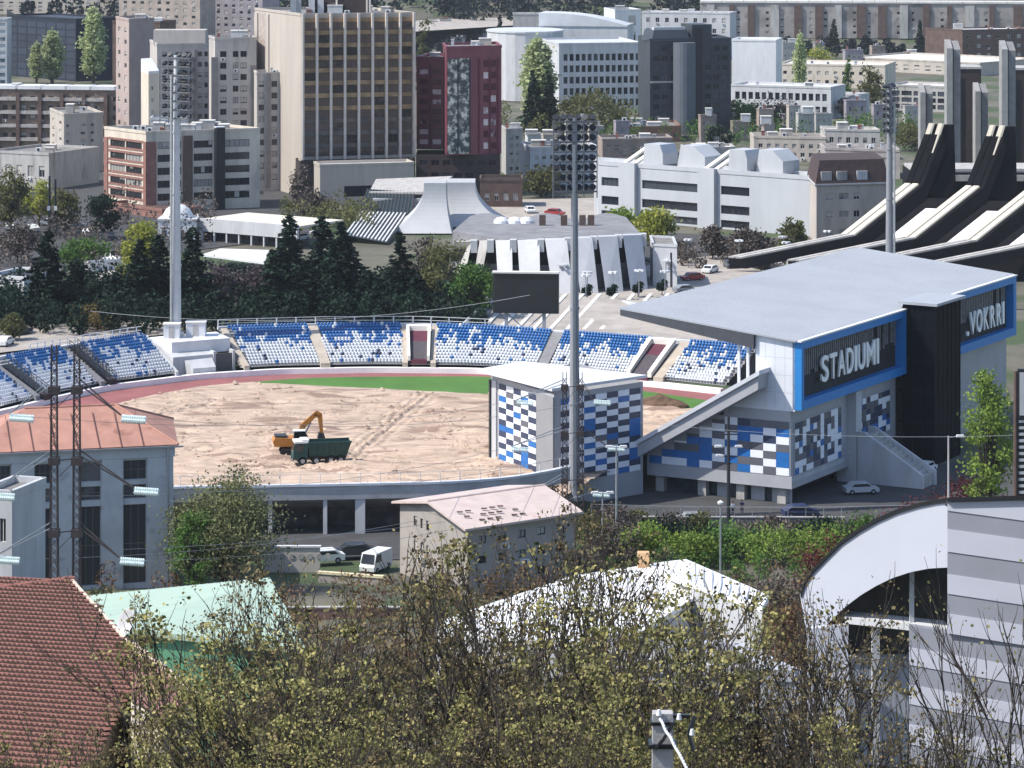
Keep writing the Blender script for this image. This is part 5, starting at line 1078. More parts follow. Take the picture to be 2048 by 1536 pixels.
mb = MB(); mb.box(-1.3, 3.1, -.98, .98, 1.1, 2.3); mb.build('load', m_dirt, tk)
g_ = G(588, 917); dz0 = dirtz(g_.x, g_.y)
ex = thing('excavator', 'orange tracked excavator with raised bent arm behind the green truck', 'excavator', (g_.x, g_.y + .8, dz0 - .12), math.radians(8))
for y in (-1.15, 1.15):
    mb = MB(); mb.extr([(-1.9, y - .28, .35), (-1.6, y - .28, .02), (1.6, y - .28, .02), (1.9, y - .28, .35), (1.6, y - .28, .85), (-1.6, y - .28, .85)], (0, .56, 0))
    mb.build('track', m_rub, ex)
mb = MB(); mb.box(-.8, .8, -.9, .9, .5, 1.0); mb.tube((0, 0, .95), (0, 0, 1.15), .8, n=16); mb.build('undercarriage', m_dark, ex)
mb = MB(); mb.extr([(-2.6, -1.3, 1.15), (1.5, -1.3, 1.15), (1.5, -1.3, 1.7), (-.2, -1.3, 2.15), (-2.5, -1.3, 2.25), (-2.75, -1.3, 1.8)], (0, 2.6, 0)); mb.build('body', m_or, ex)
mb = MB(); mb.extr([(-.2, -1.28, 2.16), (1.5, -1.28, 1.71), (1.6, -1.28, 2.4), (1.2, -1.28, 3.0), (-.1, -1.28, 3.0)], (0, 1.05, 0)); mb.build('cab', g_cab, ex)
mb = MB(); mb.box(-.25, 1.3, -1.33, -.18, 3.003, 3.12); mb.build('cab_roof', m_cabw, ex)
mb = MB(); mb.box(-2.5, -1.0, -1, 1, 2.253, 2.45); mb.build('engine_cover', m_dark, ex)
def limb(name, p0, p1, w0, w1, th=.42, par=ex, mat=m_or):
    p0, p1 = Vector(p0), Vector(p1); dx = (p1 - p0).normalized(); n = Vector((-dx.z, 0, dx.x)); y = Vector((0, th / 2, 0))
    mb = MB(); mb.hexa([p0 - y - n * w0 / 2, p1 - y - n * w1 / 2, p1 + y - n * w1 / 2, p0 + y - n * w0 / 2], [p0 - y + n * w0 / 2, p1 - y + n * w1 / 2, p1 + y + n * w1 / 2, p0 + y + n * w0 / 2]); return mb.build(name, mat, par)
limb('boom', (.6, .3, 1.6), (1.1, .3, 3.6), .6, .75); limb('boom', (1.05, .3, 3.4), (2.8, .3, 5.0), .7, .55)
limb('arm', (2.6, .3, 5.05), (3.3, .3, 4.7), .7, .65); limb('arm', (3.2, .3, 4.85), (3.45, .3, 2.5), .62, .38)
limb('hydraulic_ram', (1.1, .3, 2.0), (2.1, .3, 3.9), .18, .18, .18, mat=m_steel); limb('hydraulic_ram', (2.0, .3, 4.6), (2.9, .3, 5.3), .16, .16, .18, mat=m_steel)
mb = MB(); mb.extr([(3.1, -.25, 2.6), (3.7, -.25, 2.5), (3.9, -.25, 1.8), (3.4, -.25, 1.5), (2.9, -.25, 1.9)], (0, 1.1, 0)); mb.build('bucket', m_dark, ex)
# ------------------------------------------------------------------ old red roofed building on the left
m_rt = M('orange_tile_roof', (.38, .20, .155), .85, .14, .5, bump=.03, bscale=5, spots=((.26, .13, .10), .35, .6)); m_old = M('dirty_white_render', (.46, .48, .51), .85, .12, .5, spots=((.28, .29, .31), .35, .6))
ob = Bld('old_school_building', 'old grey white building with orange hip roof in front of the left stand', 'building', [(-60, 321), (344, 326), (334, 340), (-72, 335)], 912, closed=True, wall=m_old, gl=GLASS('dusty_glass', (.035, .04, .05), (.14, .14, .15), .45, .3), fr=M('worn_frame', (.16, .15, .15), .8, .2, 2), par=None, reveal=.45,
         faces={0: dict(cols=[(2.6, 4), (6.4, 8.0), (10.8, 13.0), (15.3, 17.6)], rows=lambda h: [(.6, h - 4.7), (h - 4.1, h - 2.7), (h - 2.2, h - .25)], nv=3, nh=2)})
Lo = ob.L(0)
cO = sum(ob.fp, Vector()) / 4; gO = lambda v, k, z: Vector((v.x + (v.x - cO.x) * k, v.y + (v.y - cO.y) * k * 1.6, z)); OF = ob.fp
mb = MB(); mb.hexa([gO(v, .03, ob.h) for v in OF], [gO(v, .03, ob.h + 1.25) for v in OF]); mb.build('frieze', m_old, ob.root)
mb = MB(); q = lambda u, w, v: ob.pt(0, u, ob.h + 1.26 + w, -v)
A = [gO(v, .06, ob.h + 1.26) for v in OF]; R = [A[0].lerp(A[3], .5) + (A[1] - A[0]) * .3 + Vector((0, 0, 3)), A[1].lerp(A[2], .5) - (A[1] - A[0]) * .29 + Vector((0, 0, 3))]
for f_ in ([A[0], A[1], R[1], R[0]], [A[1], A[2], R[1]], [A[2], A[3], R[0], R[1]], [A[3], A[0], R[0]]): mb.poly(f_)
for i in range(4): mb.quad(A[i], A[(i + 1) % 4], A[(i + 1) % 4] - Vector((0, 0, .15)), A[i] - Vector((0, 0, .15)))
for a_, b_ in ((A[1], R[1]), (A[2], R[1]), (R[0], R[1])): mb.tube(a_, b_, .16, n=6)
mb.poly([p_ - Vector((0, 0, .1)) for p_ in A]); mb.build('roof', m_rt, ob.root)
for k in range(7): mb = MB(); a_ = q(4 + k * 2.2, .02 + 0, -.9); b_ = q(4 + k * 2.2, 2.9 * .9, 5.6); mb.tube(a_, b_, .045, n=4); mb.build('roof_seam', M('dark_seam', (.16, .07, .06), .8, .1, 1), ob.root)
for u0, u1 in ((-.2, 2.5), (4.1, 6.3), (8.1, 10.7), (13.1, 15.2), (17.7, Lo + .1)): ob.part('pilaster', m_old, 0, u0, u1, 0, ob.h - .02, .02, .3)
ob.part('gutter', m_steel, 0, -1, Lo + 1, ob.h + 1.05, ob.h + 1.2, 1.0, 1.15); mb = MB(); p_ = ob.pt(0, Lo - .5, 0, .4); mb.tube((p_.x, p_.y, 0), (p_.x, p_.y, ob.h + 1), .09); mb.build('downpipe', m_steel, ob.root)
Bld('grey_annex', 'small grey annex with pale roof at the left edge below the orange roof', 'building', [(-40, 300), (24, 299)], 990, wall=m_lconc, depth=7, gl=g_dark, faces={0: win(2, .5, 2, .4, .3, .3, .3, .4)})
# ------------------------------------------------------------------ pink roofed house
m_pink = M('pale_pink_roof', (.52, .43, .40), .7, .1, .6, spots=((.5, .38, .36), .5, .6)); m_hw = M('grey_pink_render', (.33, .30, .28), .85, .1, .5)
ph = Bld('pink_roofed_house', 'three storey house with pale pink sheet roof in front of the near stadium rim', 'house', [(800, 331), (935, 318), (1150, 326)], 1052, wall=m_hw, fr=m_dframe, par=None, faces={1: win(5, .4, 3, .4, .6, .6, .5, .6), 0: dict(cols=[(3.1, 3.9), (4.6, 5.2), (5.9, 6.5)], rows=lambda h: [(h - 2, h - 1), (h - 4.6, h - 3.5), (h - 7.4, h - 6.2)], nv=1)}, reveal=.2)
gable(ph, 1, .7, 1.25, m_pink)
mb = MB()
for k in range(7):
    for r in range(3):
        if (k * 3 + r) % 4: a_ = ph.pt(1, 1 + k * 1.0, ph.h + .22 + r * .24, -.8 - r * 1.2); mb.box(a_.x, a_.x + .6, a_.y, a_.y + .25, a_.z + .0, a_.z + .1)
mb.build('roof_vents', m_brown, ph.root)
# ------------------------------------------------------------------ parked vehicles and walls behind the foreground tree
def car(label, px, d, z, rz, col, van=False, group='vehicles parked below the stadium'):
    t = thing('parked_van' if van else 'parked_car', label, 'van' if van else 'car', (X(px, d), d, z), rz, group)
    m_ = M('car_paint_%d' % (int(col[0] * 900) + int(col[2] * 90)), col, .3, .03, 1, spec=.6); hh = 2.1 if van else 1.42
    prof = [(-2.1, .3), (2.1, .3), (2.15, .75), (1.3 if not van else 2.0, .92), (.75 if not van else 1.55, hh), (-1.1 if not van else -2.05, hh), (-1.75 if not van else -2.1, .98), (-2.15, .9)]
    mb = MB(); mb.extr([(x, -.85, z_) for x, z_ in prof], (0, 1.7, 0)); mb.build('body', m_, t)
    for s in (-1, 1):
        y = s * .853; w = [(-1.45, .98), (1.05, .98), (.65, hh - .1), (-1.0, hh - .1)] if not van else [(.4, 1.15), (1.75, 1.15), (1.45, 1.9), (.4, 1.9)]
        mb = MB(); mb.extr([(x, y, z_) for x, z_ in w], (0, s * .01, 0)); mb.build('side_window', g_cab, t)
    a_ = Vector((.80, 0, hh - .08)) if not van else Vector((1.6, 0, hh - .12)); b_ = Vector((1.27, 0, .96)) if not van else Vector((2.0, 0, 1.1))
    mb = MB(); off = Vector((.03, 0, .02)); mb.quad(*[v + off for v in (Vector((b_.x, -.75, b_.z)), Vector((b_.x, .75, b_.z)), Vector((a_.x, .68, a_.z)), Vector((a_.x, -.68, a_.z)))]); mb.build('windscreen', g_cab, t)
    for x in (-1.35, 1.35):
        for y in (-.78, .78): wheel(t, x, y, .32, .2)
    return t
WH = (.72, .73, .74)
car('white car parked left of the van behind the foreground tree', 648, 343, .0, math.radians(-165), WH)
car('small white van with dark windscreen beside the pink roofed house', 752, 339, 0, math.radians(-115), WH, True)
car('dark car parked between the white car and the white van', 706, 346, 0, math.radians(-170), (.03, .035, .045))
car('silver car standing on the forecourt beside the grey stair wedge', 1722, 398, -3.2, math.radians(10), (.45, .47, .50))
car('white car on the forecourt right of the black glass tower', 1850, 412, -3.2, math.radians(60), WH)
car('grey car left of the lamp post on the forecourt', 1390, 379, -3.2, math.radians(5), (.25, .27, .3))
ck = 0
for px, py, col, lab in ((6, 655, WH, 'white car cut by the left picture edge behind the stand'), (40, 668, (.05, .06, .09), 'dark car behind the left stand curve near the picture edge'), (20, 458, WH, 'white car left of the twin dark posts in the far street'), (62, 462, WH, 'white car right of the first one in the far street'), (98, 450, (.3, .32, .36), 'grey car nearest the dark posts in the far street'),
                         (1385, 560, (.3, .02, .02), 'dark red car on the plaza right of the slab annex'), (1420, 545, WH, 'white car on the plaza below the modern office'), (1460, 535, (.08, .09, .12), 'dark car on the plaza below the modern office')):
    g_ = G(px, py); car(lab, px, g_.y, -.05, math.radians(20 + 37 * ck), col, group='vehicles parked in the city streets'); ck += 1
wl_ = thing('garden_wall', 'pale garden wall with round ornament openings left of the white car', 'wall', (X(530, 338), 338, 0)); w_ = X(640, 338) - X(530, 338)
mb = MB(); mb.box(0, w_, 0, .3, 0, 2.6); mb.build('wall', M('cream_wall', (.52, .48, .44), .8, .1, .8), wl_)
mb = MB(); mb.box(-.1, w_ + .1, -.1, .4, 2.603, 2.8); mb.build('coping', m_white, wl_)
mb = MB()
for k in range(7): mb.tube((.9 + k * .95, -.06, 1.7), (.9 + k * .95, .02, 1.7), .32, n=12)
mb.build('ornament', m_conc, wl_)
w2 = thing('retaining_wall', 'yellowish topped low wall running below the white van', 'wall', (X(636, 330), 330, 0), math.radians(-18)); mb = MB(); mb.box(0, 7, 0, .35, 0, 1.6); mb.build('wall', m_hw, w2); mb = MB(); mb.box(-.1, 7.1, -.1, .45, 1.603, 1.85); mb.build('coping', M('yellow_coping', (.66, .58, .40), .7, .08, 1), w2)
w3 = thing('brick_yard_wall', 'reddish brown yard wall below the parked vehicles', 'wall', (X(540, 300), 300, 3)); mb = MB(); mb.box(0, 12, 0, .4, 0, 1.9); mb.build('wall', M('reddish_wall', (.2, .12, .10), .9, .25, .7), w3); mb = MB(); mb.box(-.1, 12.1, -.08, .48, 1.903, 2.0); mb.build('coping', m_conc, w3)
# ------------------------------------------------------------------ green roofed shed
m_gr = M('mint_sheet_roof', (.35, .46, .38), .6, .07, .3, spots=((.24, .34, .26), .8, .63)); m_gw = M('green_sheet_wall', (.10, .27, .16), .7, .12, .5)
A = [P(165, 1192, 165), P(540, 1155, 158), P(615, 1268, 142), P(232, 1284, 146)]
gs = thing('green_shed', 'long shed with flat mint green roof and darker green wall', 'shed', (A[3].x, A[3].y, ter(A[3].x, A[3].y))); go_ = Vector(gs.location)
A = [v - go_ for v in A]; A[3].z = A[2].z = (A[2].z + A[3].z) / 2; mb = MB(); mb.hexa([v - Vector((0, 0, .25)) for v in (A[3], A[2], A[1], A[0])], [A[3], A[2], A[1], A[0]]); mb.build('roof', m_gr, gs)
mb = MB()
for k in range(26):
    f_ = (k + .5) / 26; a_, b_ = A[3].lerp(A[2], f_), A[0].lerp(A[1], f_); mb.tube(a_, b_, .03, n=4)
mb.build('roof_seams', m_gr, gs)
mb = MB(); c_ = sum(A, Vector()) / 4; W4 = [v + (c_ - v) * .04 for v in (A[3], A[2], A[1], A[0])]
for i in range(4): mb.quad(W4[i] - Vector((0, 0, .26)), W4[(i + 1) % 4] - Vector((0, 0, .26)), Vector((W4[(i + 1) % 4].x, W4[(i + 1) % 4].y, -3)), Vector((W4[i].x, W4[i].y, -3)))
mb.build('wall', m_gw, gs)
# satellite dish on a pole
p_ = P(262, 1250, 126); t = thing('satellite_dish', 'pale satellite dish seen from the side in front of the mint roof', 'satellite dish', (p_.x, p_.y, p_.z - 3.2), math.radians(-55))
mb = MB(); mb.lathe([(0, .0), (.25, .03), (.45, .11), (.58, .2), (.60, .2)], n=20)
for i, (x_, y_, z_) in enumerate(mb.v): mb.v[i] = (x_, -z_ - .1, y_)
o_ = mb.build('reflector', m_lconc, t, (0, 0, 3.2), smooth=True); o_.rotation_euler = (math.radians(-25), 0, 0)
mb = MB(); mb.tube((0, 0, 0), (0, 0, 3.1), .05, n=8); mb.build('pole', m_dark, t)
mb = MB(); mb.path([(0, -.2, 2.7), (0, -.8, 3.2)], .025); mb.box(-.07, .07, -.9, -.76, 3.15, 3.32); mb.build('feed_arm', m_dark, t)
# ------------------------------------------------------------------ tiled roof house, lower left
dd = 112; rp = [P(-60, 1190, 121), P(140, 1163, 119), P(292, 1322, 108), P(215, 1470, 98.5), P(-60, 1528, 100)]
th = thing('tiled_house', 'house with dark red clay tile roof in the lower left corner', 'house', (rp[2].x, rp[2].y, ter(rp[2].x, rp[2].y))); tho = Vector(th.location)
# plane of the roof through three points
a_, b_, c_ = rp[0], rp[1], rp[4]
U = (rp[1] - rp[0]); U.z *= .25; U.normalize(); Nn = U.cross((c_ - a_)).normalized(); 
if Nn.z < 0: Nn = -Nn
Vd = Nn.cross(U).normalized()
if Vd.z > 0: Vd = -Vd
def on(p):  # intersect the view ray through p with the roof plane
    o_ = Vector((0, 0, H)); dr_ = (p - o_); k = (a_ - o_).dot(Nn) / dr_.dot(Nn); return o_ + dr_ * k
PL = [on(P(*q)) for q in ((-60, 1190, 100), (140, 1164, 100), (288, 1330, 100), (213, 1472, 100), (-60, 1530, 100))]
uv = [((p - a_).dot(U), (p - a_).dot(Vd)) for p in PL]
def edge_u(v):      # right limit of the roof at slope distance v
    (u1, v1), (u2, v2), (u3, v3) = uv[1], uv[2], uv[3]
    return u1 + (u2 - u1) * (v - v1) / (v2 - v1) if v < v2 else u2 + (u3 - u2) * (v - v2) / (v3 - v2)
umin = uv[0][0]; vmax = max(uv[3][1], uv[4][1]); vmin = min(uv[0][1], uv[1][1])
tw, tl = .205, .46; VV = []; FF = []; MI = []
pr = [(0, .0), (.25, .055), (.5, .07), (.72, .045), (.86, .0), (1.0, .0)]
v = vmin - .0
while v < vmax:
    u = umin; eu = edge_u(v + tl / 2)
    while u < eu:
        i0 = len(VV)
        jz = random.uniform(0, .012)
        for fx, hz_ in pr:
            for (vv, lift) in ((v, .0), (v + tl + .05, .13)):
                VV.append(a_ + U * (u + fx * tw) + Vd * vv + Nn * (hz_ + lift + .02 + jz) - tho)
        for fx, hz_ in pr:
            VV.append(a_ + U * (u + fx * tw) + Vd * (v + tl + .04) + Nn * (hz_ - .02) - tho)
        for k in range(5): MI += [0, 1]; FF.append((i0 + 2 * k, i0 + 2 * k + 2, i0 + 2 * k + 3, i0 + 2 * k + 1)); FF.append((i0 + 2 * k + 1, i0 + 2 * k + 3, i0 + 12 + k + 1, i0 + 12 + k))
        u += tw
    v += tl
m_tile = M('clay_tile', (.27, .125, .10), .7, .4, 2.5, spots=((.15, .07, .06), 2.5, .58)); m_tshade = M('tile_underside', (.035, .018, .015), .9, .2, 2)  # dark colour on the risers paints the shade under each tile row
link('roof', npmesh('roof', np.array([list(q) for q in VV]), np.array(FF), [m_tile, m_tshade], np.array(MI)), th)
mb = MB(); mb.poly([p - Nn * .05 - tho for p in PL]); back = [PL[1] + Vector((0, 9, -4.5)), PL[0] + Vector((0, 9, -4.5))]; mb.poly([p - tho for p in (PL[0], PL[1], back[0], back[1])]); mb.build('roof_deck', M('roof_deck', (.06, .035, .03), .9, .1, 1), th)
mb = MB()
for f0 in np.arange(0, 1, .055): p0_, p1_ = PL[0].lerp(PL[1], f0), PL[0].lerp(PL[1], f0 + .06); mb.tube(p0_ + Nn * .1 - tho, p1_ + Nn * .08 - tho, .15, .12, n=8)
mb.build('ridge_tiles', m_tile, th)
mb = MB(); mb.hexa([p - tho for p in (PL[1] - Nn * .2, PL[2] - Nn * .2, PL[2] - Nn * .2 + U * .16, PL[1] - Nn * .2 + U * .16)], [p - tho for p in (PL[1] + Nn * .12, PL[2] + Nn * .12, PL[2] + Nn * .12 + U * .16, PL[1] + Nn * .12 + U * .16)]); mb.build('verge', M('cream_verge', (.55, .47, .38), .8, .1, 1), th)
Wb = [PL[1] + Vector((-.3, -.5, -.5)), PL[2] + Vector((-.3, .3, -.4)), PL[3] + Vector((-.2, .8, -.5)), PL[4] + Vector((0, .8, -.5)), PL[0] + Vector((0, -.5, -.5))]
mb = MB()
for p0_, p1_ in zip(Wb[:-1], Wb[1:]): mb.quad(p0_ - tho, p1_ - tho, Vector((p1_.x - tho.x, p1_.y - tho.y, -3)), Vector((p0_.x - tho.x, p0_.y - tho.y, -3)))
mb.build('wall', M('dark_cream_wall', (.3, .26, .2), .9, .2, .5), th)
mb = MB(); mb.hexa([p - tho for p in (PL[3] - Nn * .25, PL[4] - Nn * .25, PL[4] - Nn * .25 - Vd * .3, PL[3] - Nn * .25 - Vd * .3)], [p - tho for p in (PL[3] - Nn * .03, PL[4] - Nn * .03, PL[4] - Nn * .03 - Vd * .3, PL[3] - Nn * .03 - Vd * .3)]); mb.build('eave_board', m_dframe, th)
# small side roof with pale hip tiles
sA = [P(270, 1296, 112), P(392, 1392, 104), P(330, 1440, 100), P(262, 1400, 103)]
sr = thing('tiled_side_roof', 'small tiled side roof with pale hip tiles right of the big clay roof', 'roof', sA[2] - Vector((0, 0, 4))); so_ = Vector(sr.location)
mb = MB(); mb.poly([p - so_ for p in sA]); mb.poly([p - so_ for p in (sA[0], sA[1], sA[1] + Vector((.5, 4, -2)), sA[0] + Vector((.5, 4, -2)))]); mb.build('roof', m_tile, sr)
mb = MB()
for f0 in np.arange(0, 1, .07): p0_, p1_ = sA[0].lerp(sA[1], f0), sA[0].lerp(sA[1], f0 + .075); mb.tube(p0_ + Vector((0, 0, .1)) - so_, p1_ + Vector((0, 0, .06)) - so_, .13, .10, n=8)
mb.build('hip_tiles', M('pale_hip_tile', (.5, .40, .33), .8, .25, 2), sr)
mb = MB()
for i in range(4): p0_, p1_ = sA[i] - so_, sA[(i + 1) % 4] - so_; mb.quad(p0_ - Vector((0, 0, .05)), p1_ - Vector((0, 0, .05)), Vector((p1_.x, p1_.y, -2)), Vector((p0_.x, p0_.y, -2)))
mb.build('wall', m_cream, sr)
# ------------------------------------------------------------------ bright white roofed building behind the tree
m_wr = M('dazzling_white_sheet', (.82, .82, .84), .4, .05, .5, spots=((.5, .5, .54), 1.2, .66))
wb = thing('white_roofed_building', 'building with dazzling white sheet roofs glimpsed through the foreground branches', 'building', (X(1200, 215), 215, ter(X(1200, 215), 215))); wo = Vector(wb.location)
R1 = [P(872, 1243, 214), P(1010, 1282, 205), P(1250, 1284, 203), P(1395, 1190, 214), P(1292, 1130, 226), P(1150, 1150, 224)]
mb = MB(); mb.poly([p - wo for p in R1]); mb.poly([p - wo - Vector((0, 0, .3)) for p in R1][::-1])
for i in range(6): p0_, p1_ = R1[i] - wo, R1[(i + 1) % 6] - wo; mb.quad(p0_, p1_, p1_ - Vector((0, 0, .3)), p0_ - Vector((0, 0, .3)))
mb.build('roof', m_wr, wb)
R2 = [P(1372, 1120, 228), P(1398, 1190, 213), P(1455, 1262, 203), P(1520, 1226, 206), P(1538, 1192, 212)]
R2 = [P(1290, 1128, 227), P(1372, 1118, 228), P(1538, 1190, 212), P(1524, 1216, 207), P(1375, 1163, 214)]
mb = MB(); mb.poly([p - wo for p in R2])
for i in range(5): p0_, p1_ = R2[i] - wo, R2[(i + 1) % 5] - wo; mb.quad(p0_, p1_, p1_ - Vector((0, 0, .4)), p0_ - Vector((0, 0, .4)))
mb.build('roof', m_wr, wb)
mb = MB()
for k in range(1, 9):
    f_ = k / 9; p0_, p1_ = R2[1].lerp(R2[2], f_), R2[4].lerp(R2[3], f_); mb.tube(p0_ - wo, p1_ - wo, .04, n=4)
mb.build('roof_seams', m_lconc, wb)
mb = MB()
for k in range(1, 22):
    f_ = k / 22; p0_, p1_ = R1[0].lerp(R1[5], f_) if False else R1[5].lerp(R1[3], f_), R1[0].lerp(R1[2], f_); mb.tube(p0_ - wo, p1_ - wo, .035, n=4)
mb.build('roof_seams', m_lconc, wb)
mb = MB()
WL = [P(1375, 1170, 214), P(1524, 1222, 207), P(1510, 1222, 214)]
for p0_, p1_ in zip(WL[:-1], WL[1:]): mb.quad(p0_ - wo - Vector((0, 0, .1)), p1_ - wo - Vector((0, 0, .1)), Vector((p1_.x, p1_.y, wo.z - 6)) - wo, Vector((p0_.x, p0_.y, wo.z - 6)) - wo)
for i in range(3): p0_, p1_ = R1[i] - wo, R1[i + 1] - wo; mb.quad(p0_ - Vector((0, 0, .31)), p1_ - Vector((0, 0, .31)), Vector((p1_.x, p1_.y, -6)), Vector((p0_.x, p0_.y, -6)))
mb.build('wall', m_lconc, wb)
mb = MB(); c_ = P(1287, 1128, 225) - wo; mb.box(c_.x - .4, c_.x + .4, c_.y, c_.y + .8, c_.z - 1, c_.z + .75); mb.build('chimney', M('orange_render', (.6, .38, .2), .8, .1, 1), wb)
# ------------------------------------------------------------------ curved striped building, lower right
m_cw = M('bluish_white_render', (.42, .44, .51), .7, .05, .15, spots=((.37, .39, .46), .12, .6)); m_s1 = M('pale_stripe', (.37, .385, .45), .65, .05, .4); m_s2 = M('grey_stripe', (.20, .21, .25), .7, .06, .4)
cb2 = thing('curved_striped_building', 'large modern building with arched black roof edge and grey white horizontal stripes', 'building', (X(1895, 140), 140, ter(X(1895, 140), 140))); co_ = Vector(cb2.location)
dA = lambda px: 140 + (1895 - px) * .035
arc_o = [(1600, 1190), (1607, 1168), (1622, 1145), (1648, 1118), (1680, 1086), (1715, 1062), (1752, 1041), (1790, 1024), (1830, 1012), (1868, 1004), (1897, 1001)]
arc_i = [(1612, 1260), (1640, 1262), (1690, 1214), (1722, 1190), (1752, 1172), (1785, 1156), (1822, 1144), (1858, 1137), (1895, 1135)]
ii = np.linspace(0, len(arc_o) - 1, 31); O_ = [(np.interp(t_, range(len(arc_o)), [q[0] for q in arc_o]), np.interp(t_, range(len(arc_o)), [q[1] for q in arc_o])) for t_ in ii]
ii = np.linspace(0, len(arc_i) - 1, 31); I_ = [(np.interp(t_, range(len(arc_i)), [q[0] for q in arc_i]), np.interp(t_, range(len(arc_i)), [q[1] for q in arc_i])) for t_ in ii]
mb = MB(); mbr = MB(); mbs = MB(); dp = Vector((1, 9, -4.2)); ds = Vector((.05, .35, 0))
for k in range(30):
    a0, a1, b0, b1 = P(*O_[k], dA(O_[k][0])) - co_, P(*O_[k + 1], dA(O_[k + 1][0])) - co_, P(*I_[k], dA(I_[k][0])) - co_, P(*I_[k + 1], dA(I_[k + 1][0])) - co_
    mb.quad(b0, b1, a1, a0); mbs.quad(b0, b1, b1 + Vector((.1, 1.6, 0)), b0 + Vector((.1, 1.6, 0)))
    n_ = Vector((0, -.25, 0)); e_ = Vector((0, 0, .16)); mbr.hexa([a0 + n_, a1 + n_, a1 + dp, a0 + dp], [a0 + n_ + e_, a1 + n_ + e_, a1 + dp + e_, a0 + dp + e_])
mb.build('curved_wall', m_cw, cb2); mbr.build('roof', [m_black], cb2); mbs.build('soffit', M('brown_soffit', (.14, .10, .085), .8, .2, 1), cb2)
# lower left body below the arch
mb = MB(); q0, q1 = P(1612, 1260, dA(1612)) - co_, P(1640, 1262, dA(1640)) - co_
mb.quad(Vector((q0.x + .6, q0.y, -3)), Vector((q1.x + .9, q1.y, -3)), q1, q0)
w0_, w1_ = P(1616, 1258, 147.6) - co_, P(1697, 1250, 147.0) - co_; mb.hexa([(w0_.x, w0_.y, -3), (w1_.x, w1_.y, -3), (w1_.x, w1_.y + .4, -3), (w0_.x, w0_.y + .4, -3)], [w0_, w1_, w1_ + Vector((0, .4, 0)), w0_ + Vector((0, .4, 0))])
mb.build('curved_wall', m_cw, cb2)
dR = 150
mb = MB(); L0, L1 = P(1660, 1262, dR) - co_, P(1900, 1262, dR) - co_; mb.box(L0.x, L1.x + .5, L0.y, L0.y + .4, -3, P(1895, 1130, dR).z - co_.z + .3); mb.build('recess_wall', M('recess_brown', (.055, .05, .045), .6, .5, .6, spots=((.10, .09, .07), .9, .6)), cb2)
mb = MB(); s0, s1 = P(1690, 1234, 147.5) - co_, P(1897, 1256, 143) - co_; mb.hexa([s0 + Vector((0, 0, -.3)), s1 + Vector((0, 0, -.3)), s1 + Vector((0, 1.4, -.3)), s0 + Vector((0, 1.4, -.3))], [s0, s1, s1 + Vector((0, 1.4, 0)), s0 + Vector((0, 1.4, 0))]); mb.build('balcony_slab', m_lconc, cb2)
mb = MB(); v0, v1 = P(1690, 1318, 148.6) - co_, P(1818, 1322, 148.4) - co_; mb.box(v0.x, v1.x, v0.y, v0.y + .35, -3, v0.z); mb.build('lower_wall', m_cw, cb2)
mb = MB(); mb.box(v0.x, v1.x, v0.y - .1, v0.y + .4, v0.z + .003, v0.z + .12); mb.build('wall_coping', m_lconc, cb2)
mb = MB(); p_ = P(1824, 1142, 144.8) - co_; q_ = P(1824, 1248, 144.8) - co_; mb.box(p_.x - .10, p_.x + .10, p_.y, p_.y + .2, q_.z, p_.z); mb.build('white_post', m_lconc, cb2)
mb = MB(); p_ = P(1752, 1246, 146.5) - co_; mb.box(p_.x - .17, p_.x + .17, p_.y, p_.y + .4, -3, p_.z); mb.build('white_post', m_lconc, cb2)
# striped block: front wall turned towards the viewer, receding to the right-hand side
sp0, sp1 = (1895, 139.5), (2120, 136.3)
zt0 = Z(1000, 139.5) - co_.z
def spt(px, d_, w): return Vector((X(px, d_), d_, w + co_.z)) - co_
bands = [1000, 1021, 1058, 1103, 1148, 1187, 1227, 1266, 1310, 1345, 1385, 1424, 1465, 1505, 1545]
for k in range(len(bands) - 1):
    z1_, z0_ = Z(bands[k], 139.5) - co_.z, Z(bands[k + 1], 139.5) - co_.z
    xl = (1895, 139.5) if bands[k] < 1262 else (1818, 140.9)
    mb = MB(); a_, b_ = spt(*xl, 0), spt(*sp1, 0); pr_ = Vector((0, -.0 if k % 2 else -.06, 0)); bk = Vector((.05, .4, 0))
    zR = Z(994, 136.3) - co_.z if k == 0 else z1_
    mb.hexa([Vector((a_.x, a_.y, z0_ + .004)) + pr_, Vector((b_.x, b_.y, z0_ + .004)) + pr_, Vector((b_.x, b_.y, z0_ + .004)) + bk, Vector((a_.x, a_.y, z0_ + .004)) + bk], [Vector((a_.x, a_.y, z1_)) + pr_, Vector((b_.x, b_.y, zR)) + pr_, Vector((b_.x, b_.y, zR)) + bk, Vector((a_.x, a_.y, z1_)) + bk])
    mb.build('wall_stripe', m_s1 if k % 2 == 0 else m_s2, cb2)
mb = MB(); a_, b_ = spt(*sp0, 0), spt(*sp1, 0); n_ = Vector((-.05, -.3, 0)); zR = Z(994, 136.3) - co_.z; bb = Vector((.3, 10, -4)); E4 = [Vector((a_.x, a_.y, zt0)) + n_, Vector((b_.x, b_.y, zR)) + n_, Vector((b_.x, b_.y, zR)) + bb, Vector((a_.x, a_.y, zt0)) + bb]
mb.hexa([v + Vector((0, 0, .003)) for v in E4], [v + Vector((0, 0, .16)) for v in E4]); mb.build('roof_edge', m_black, cb2)
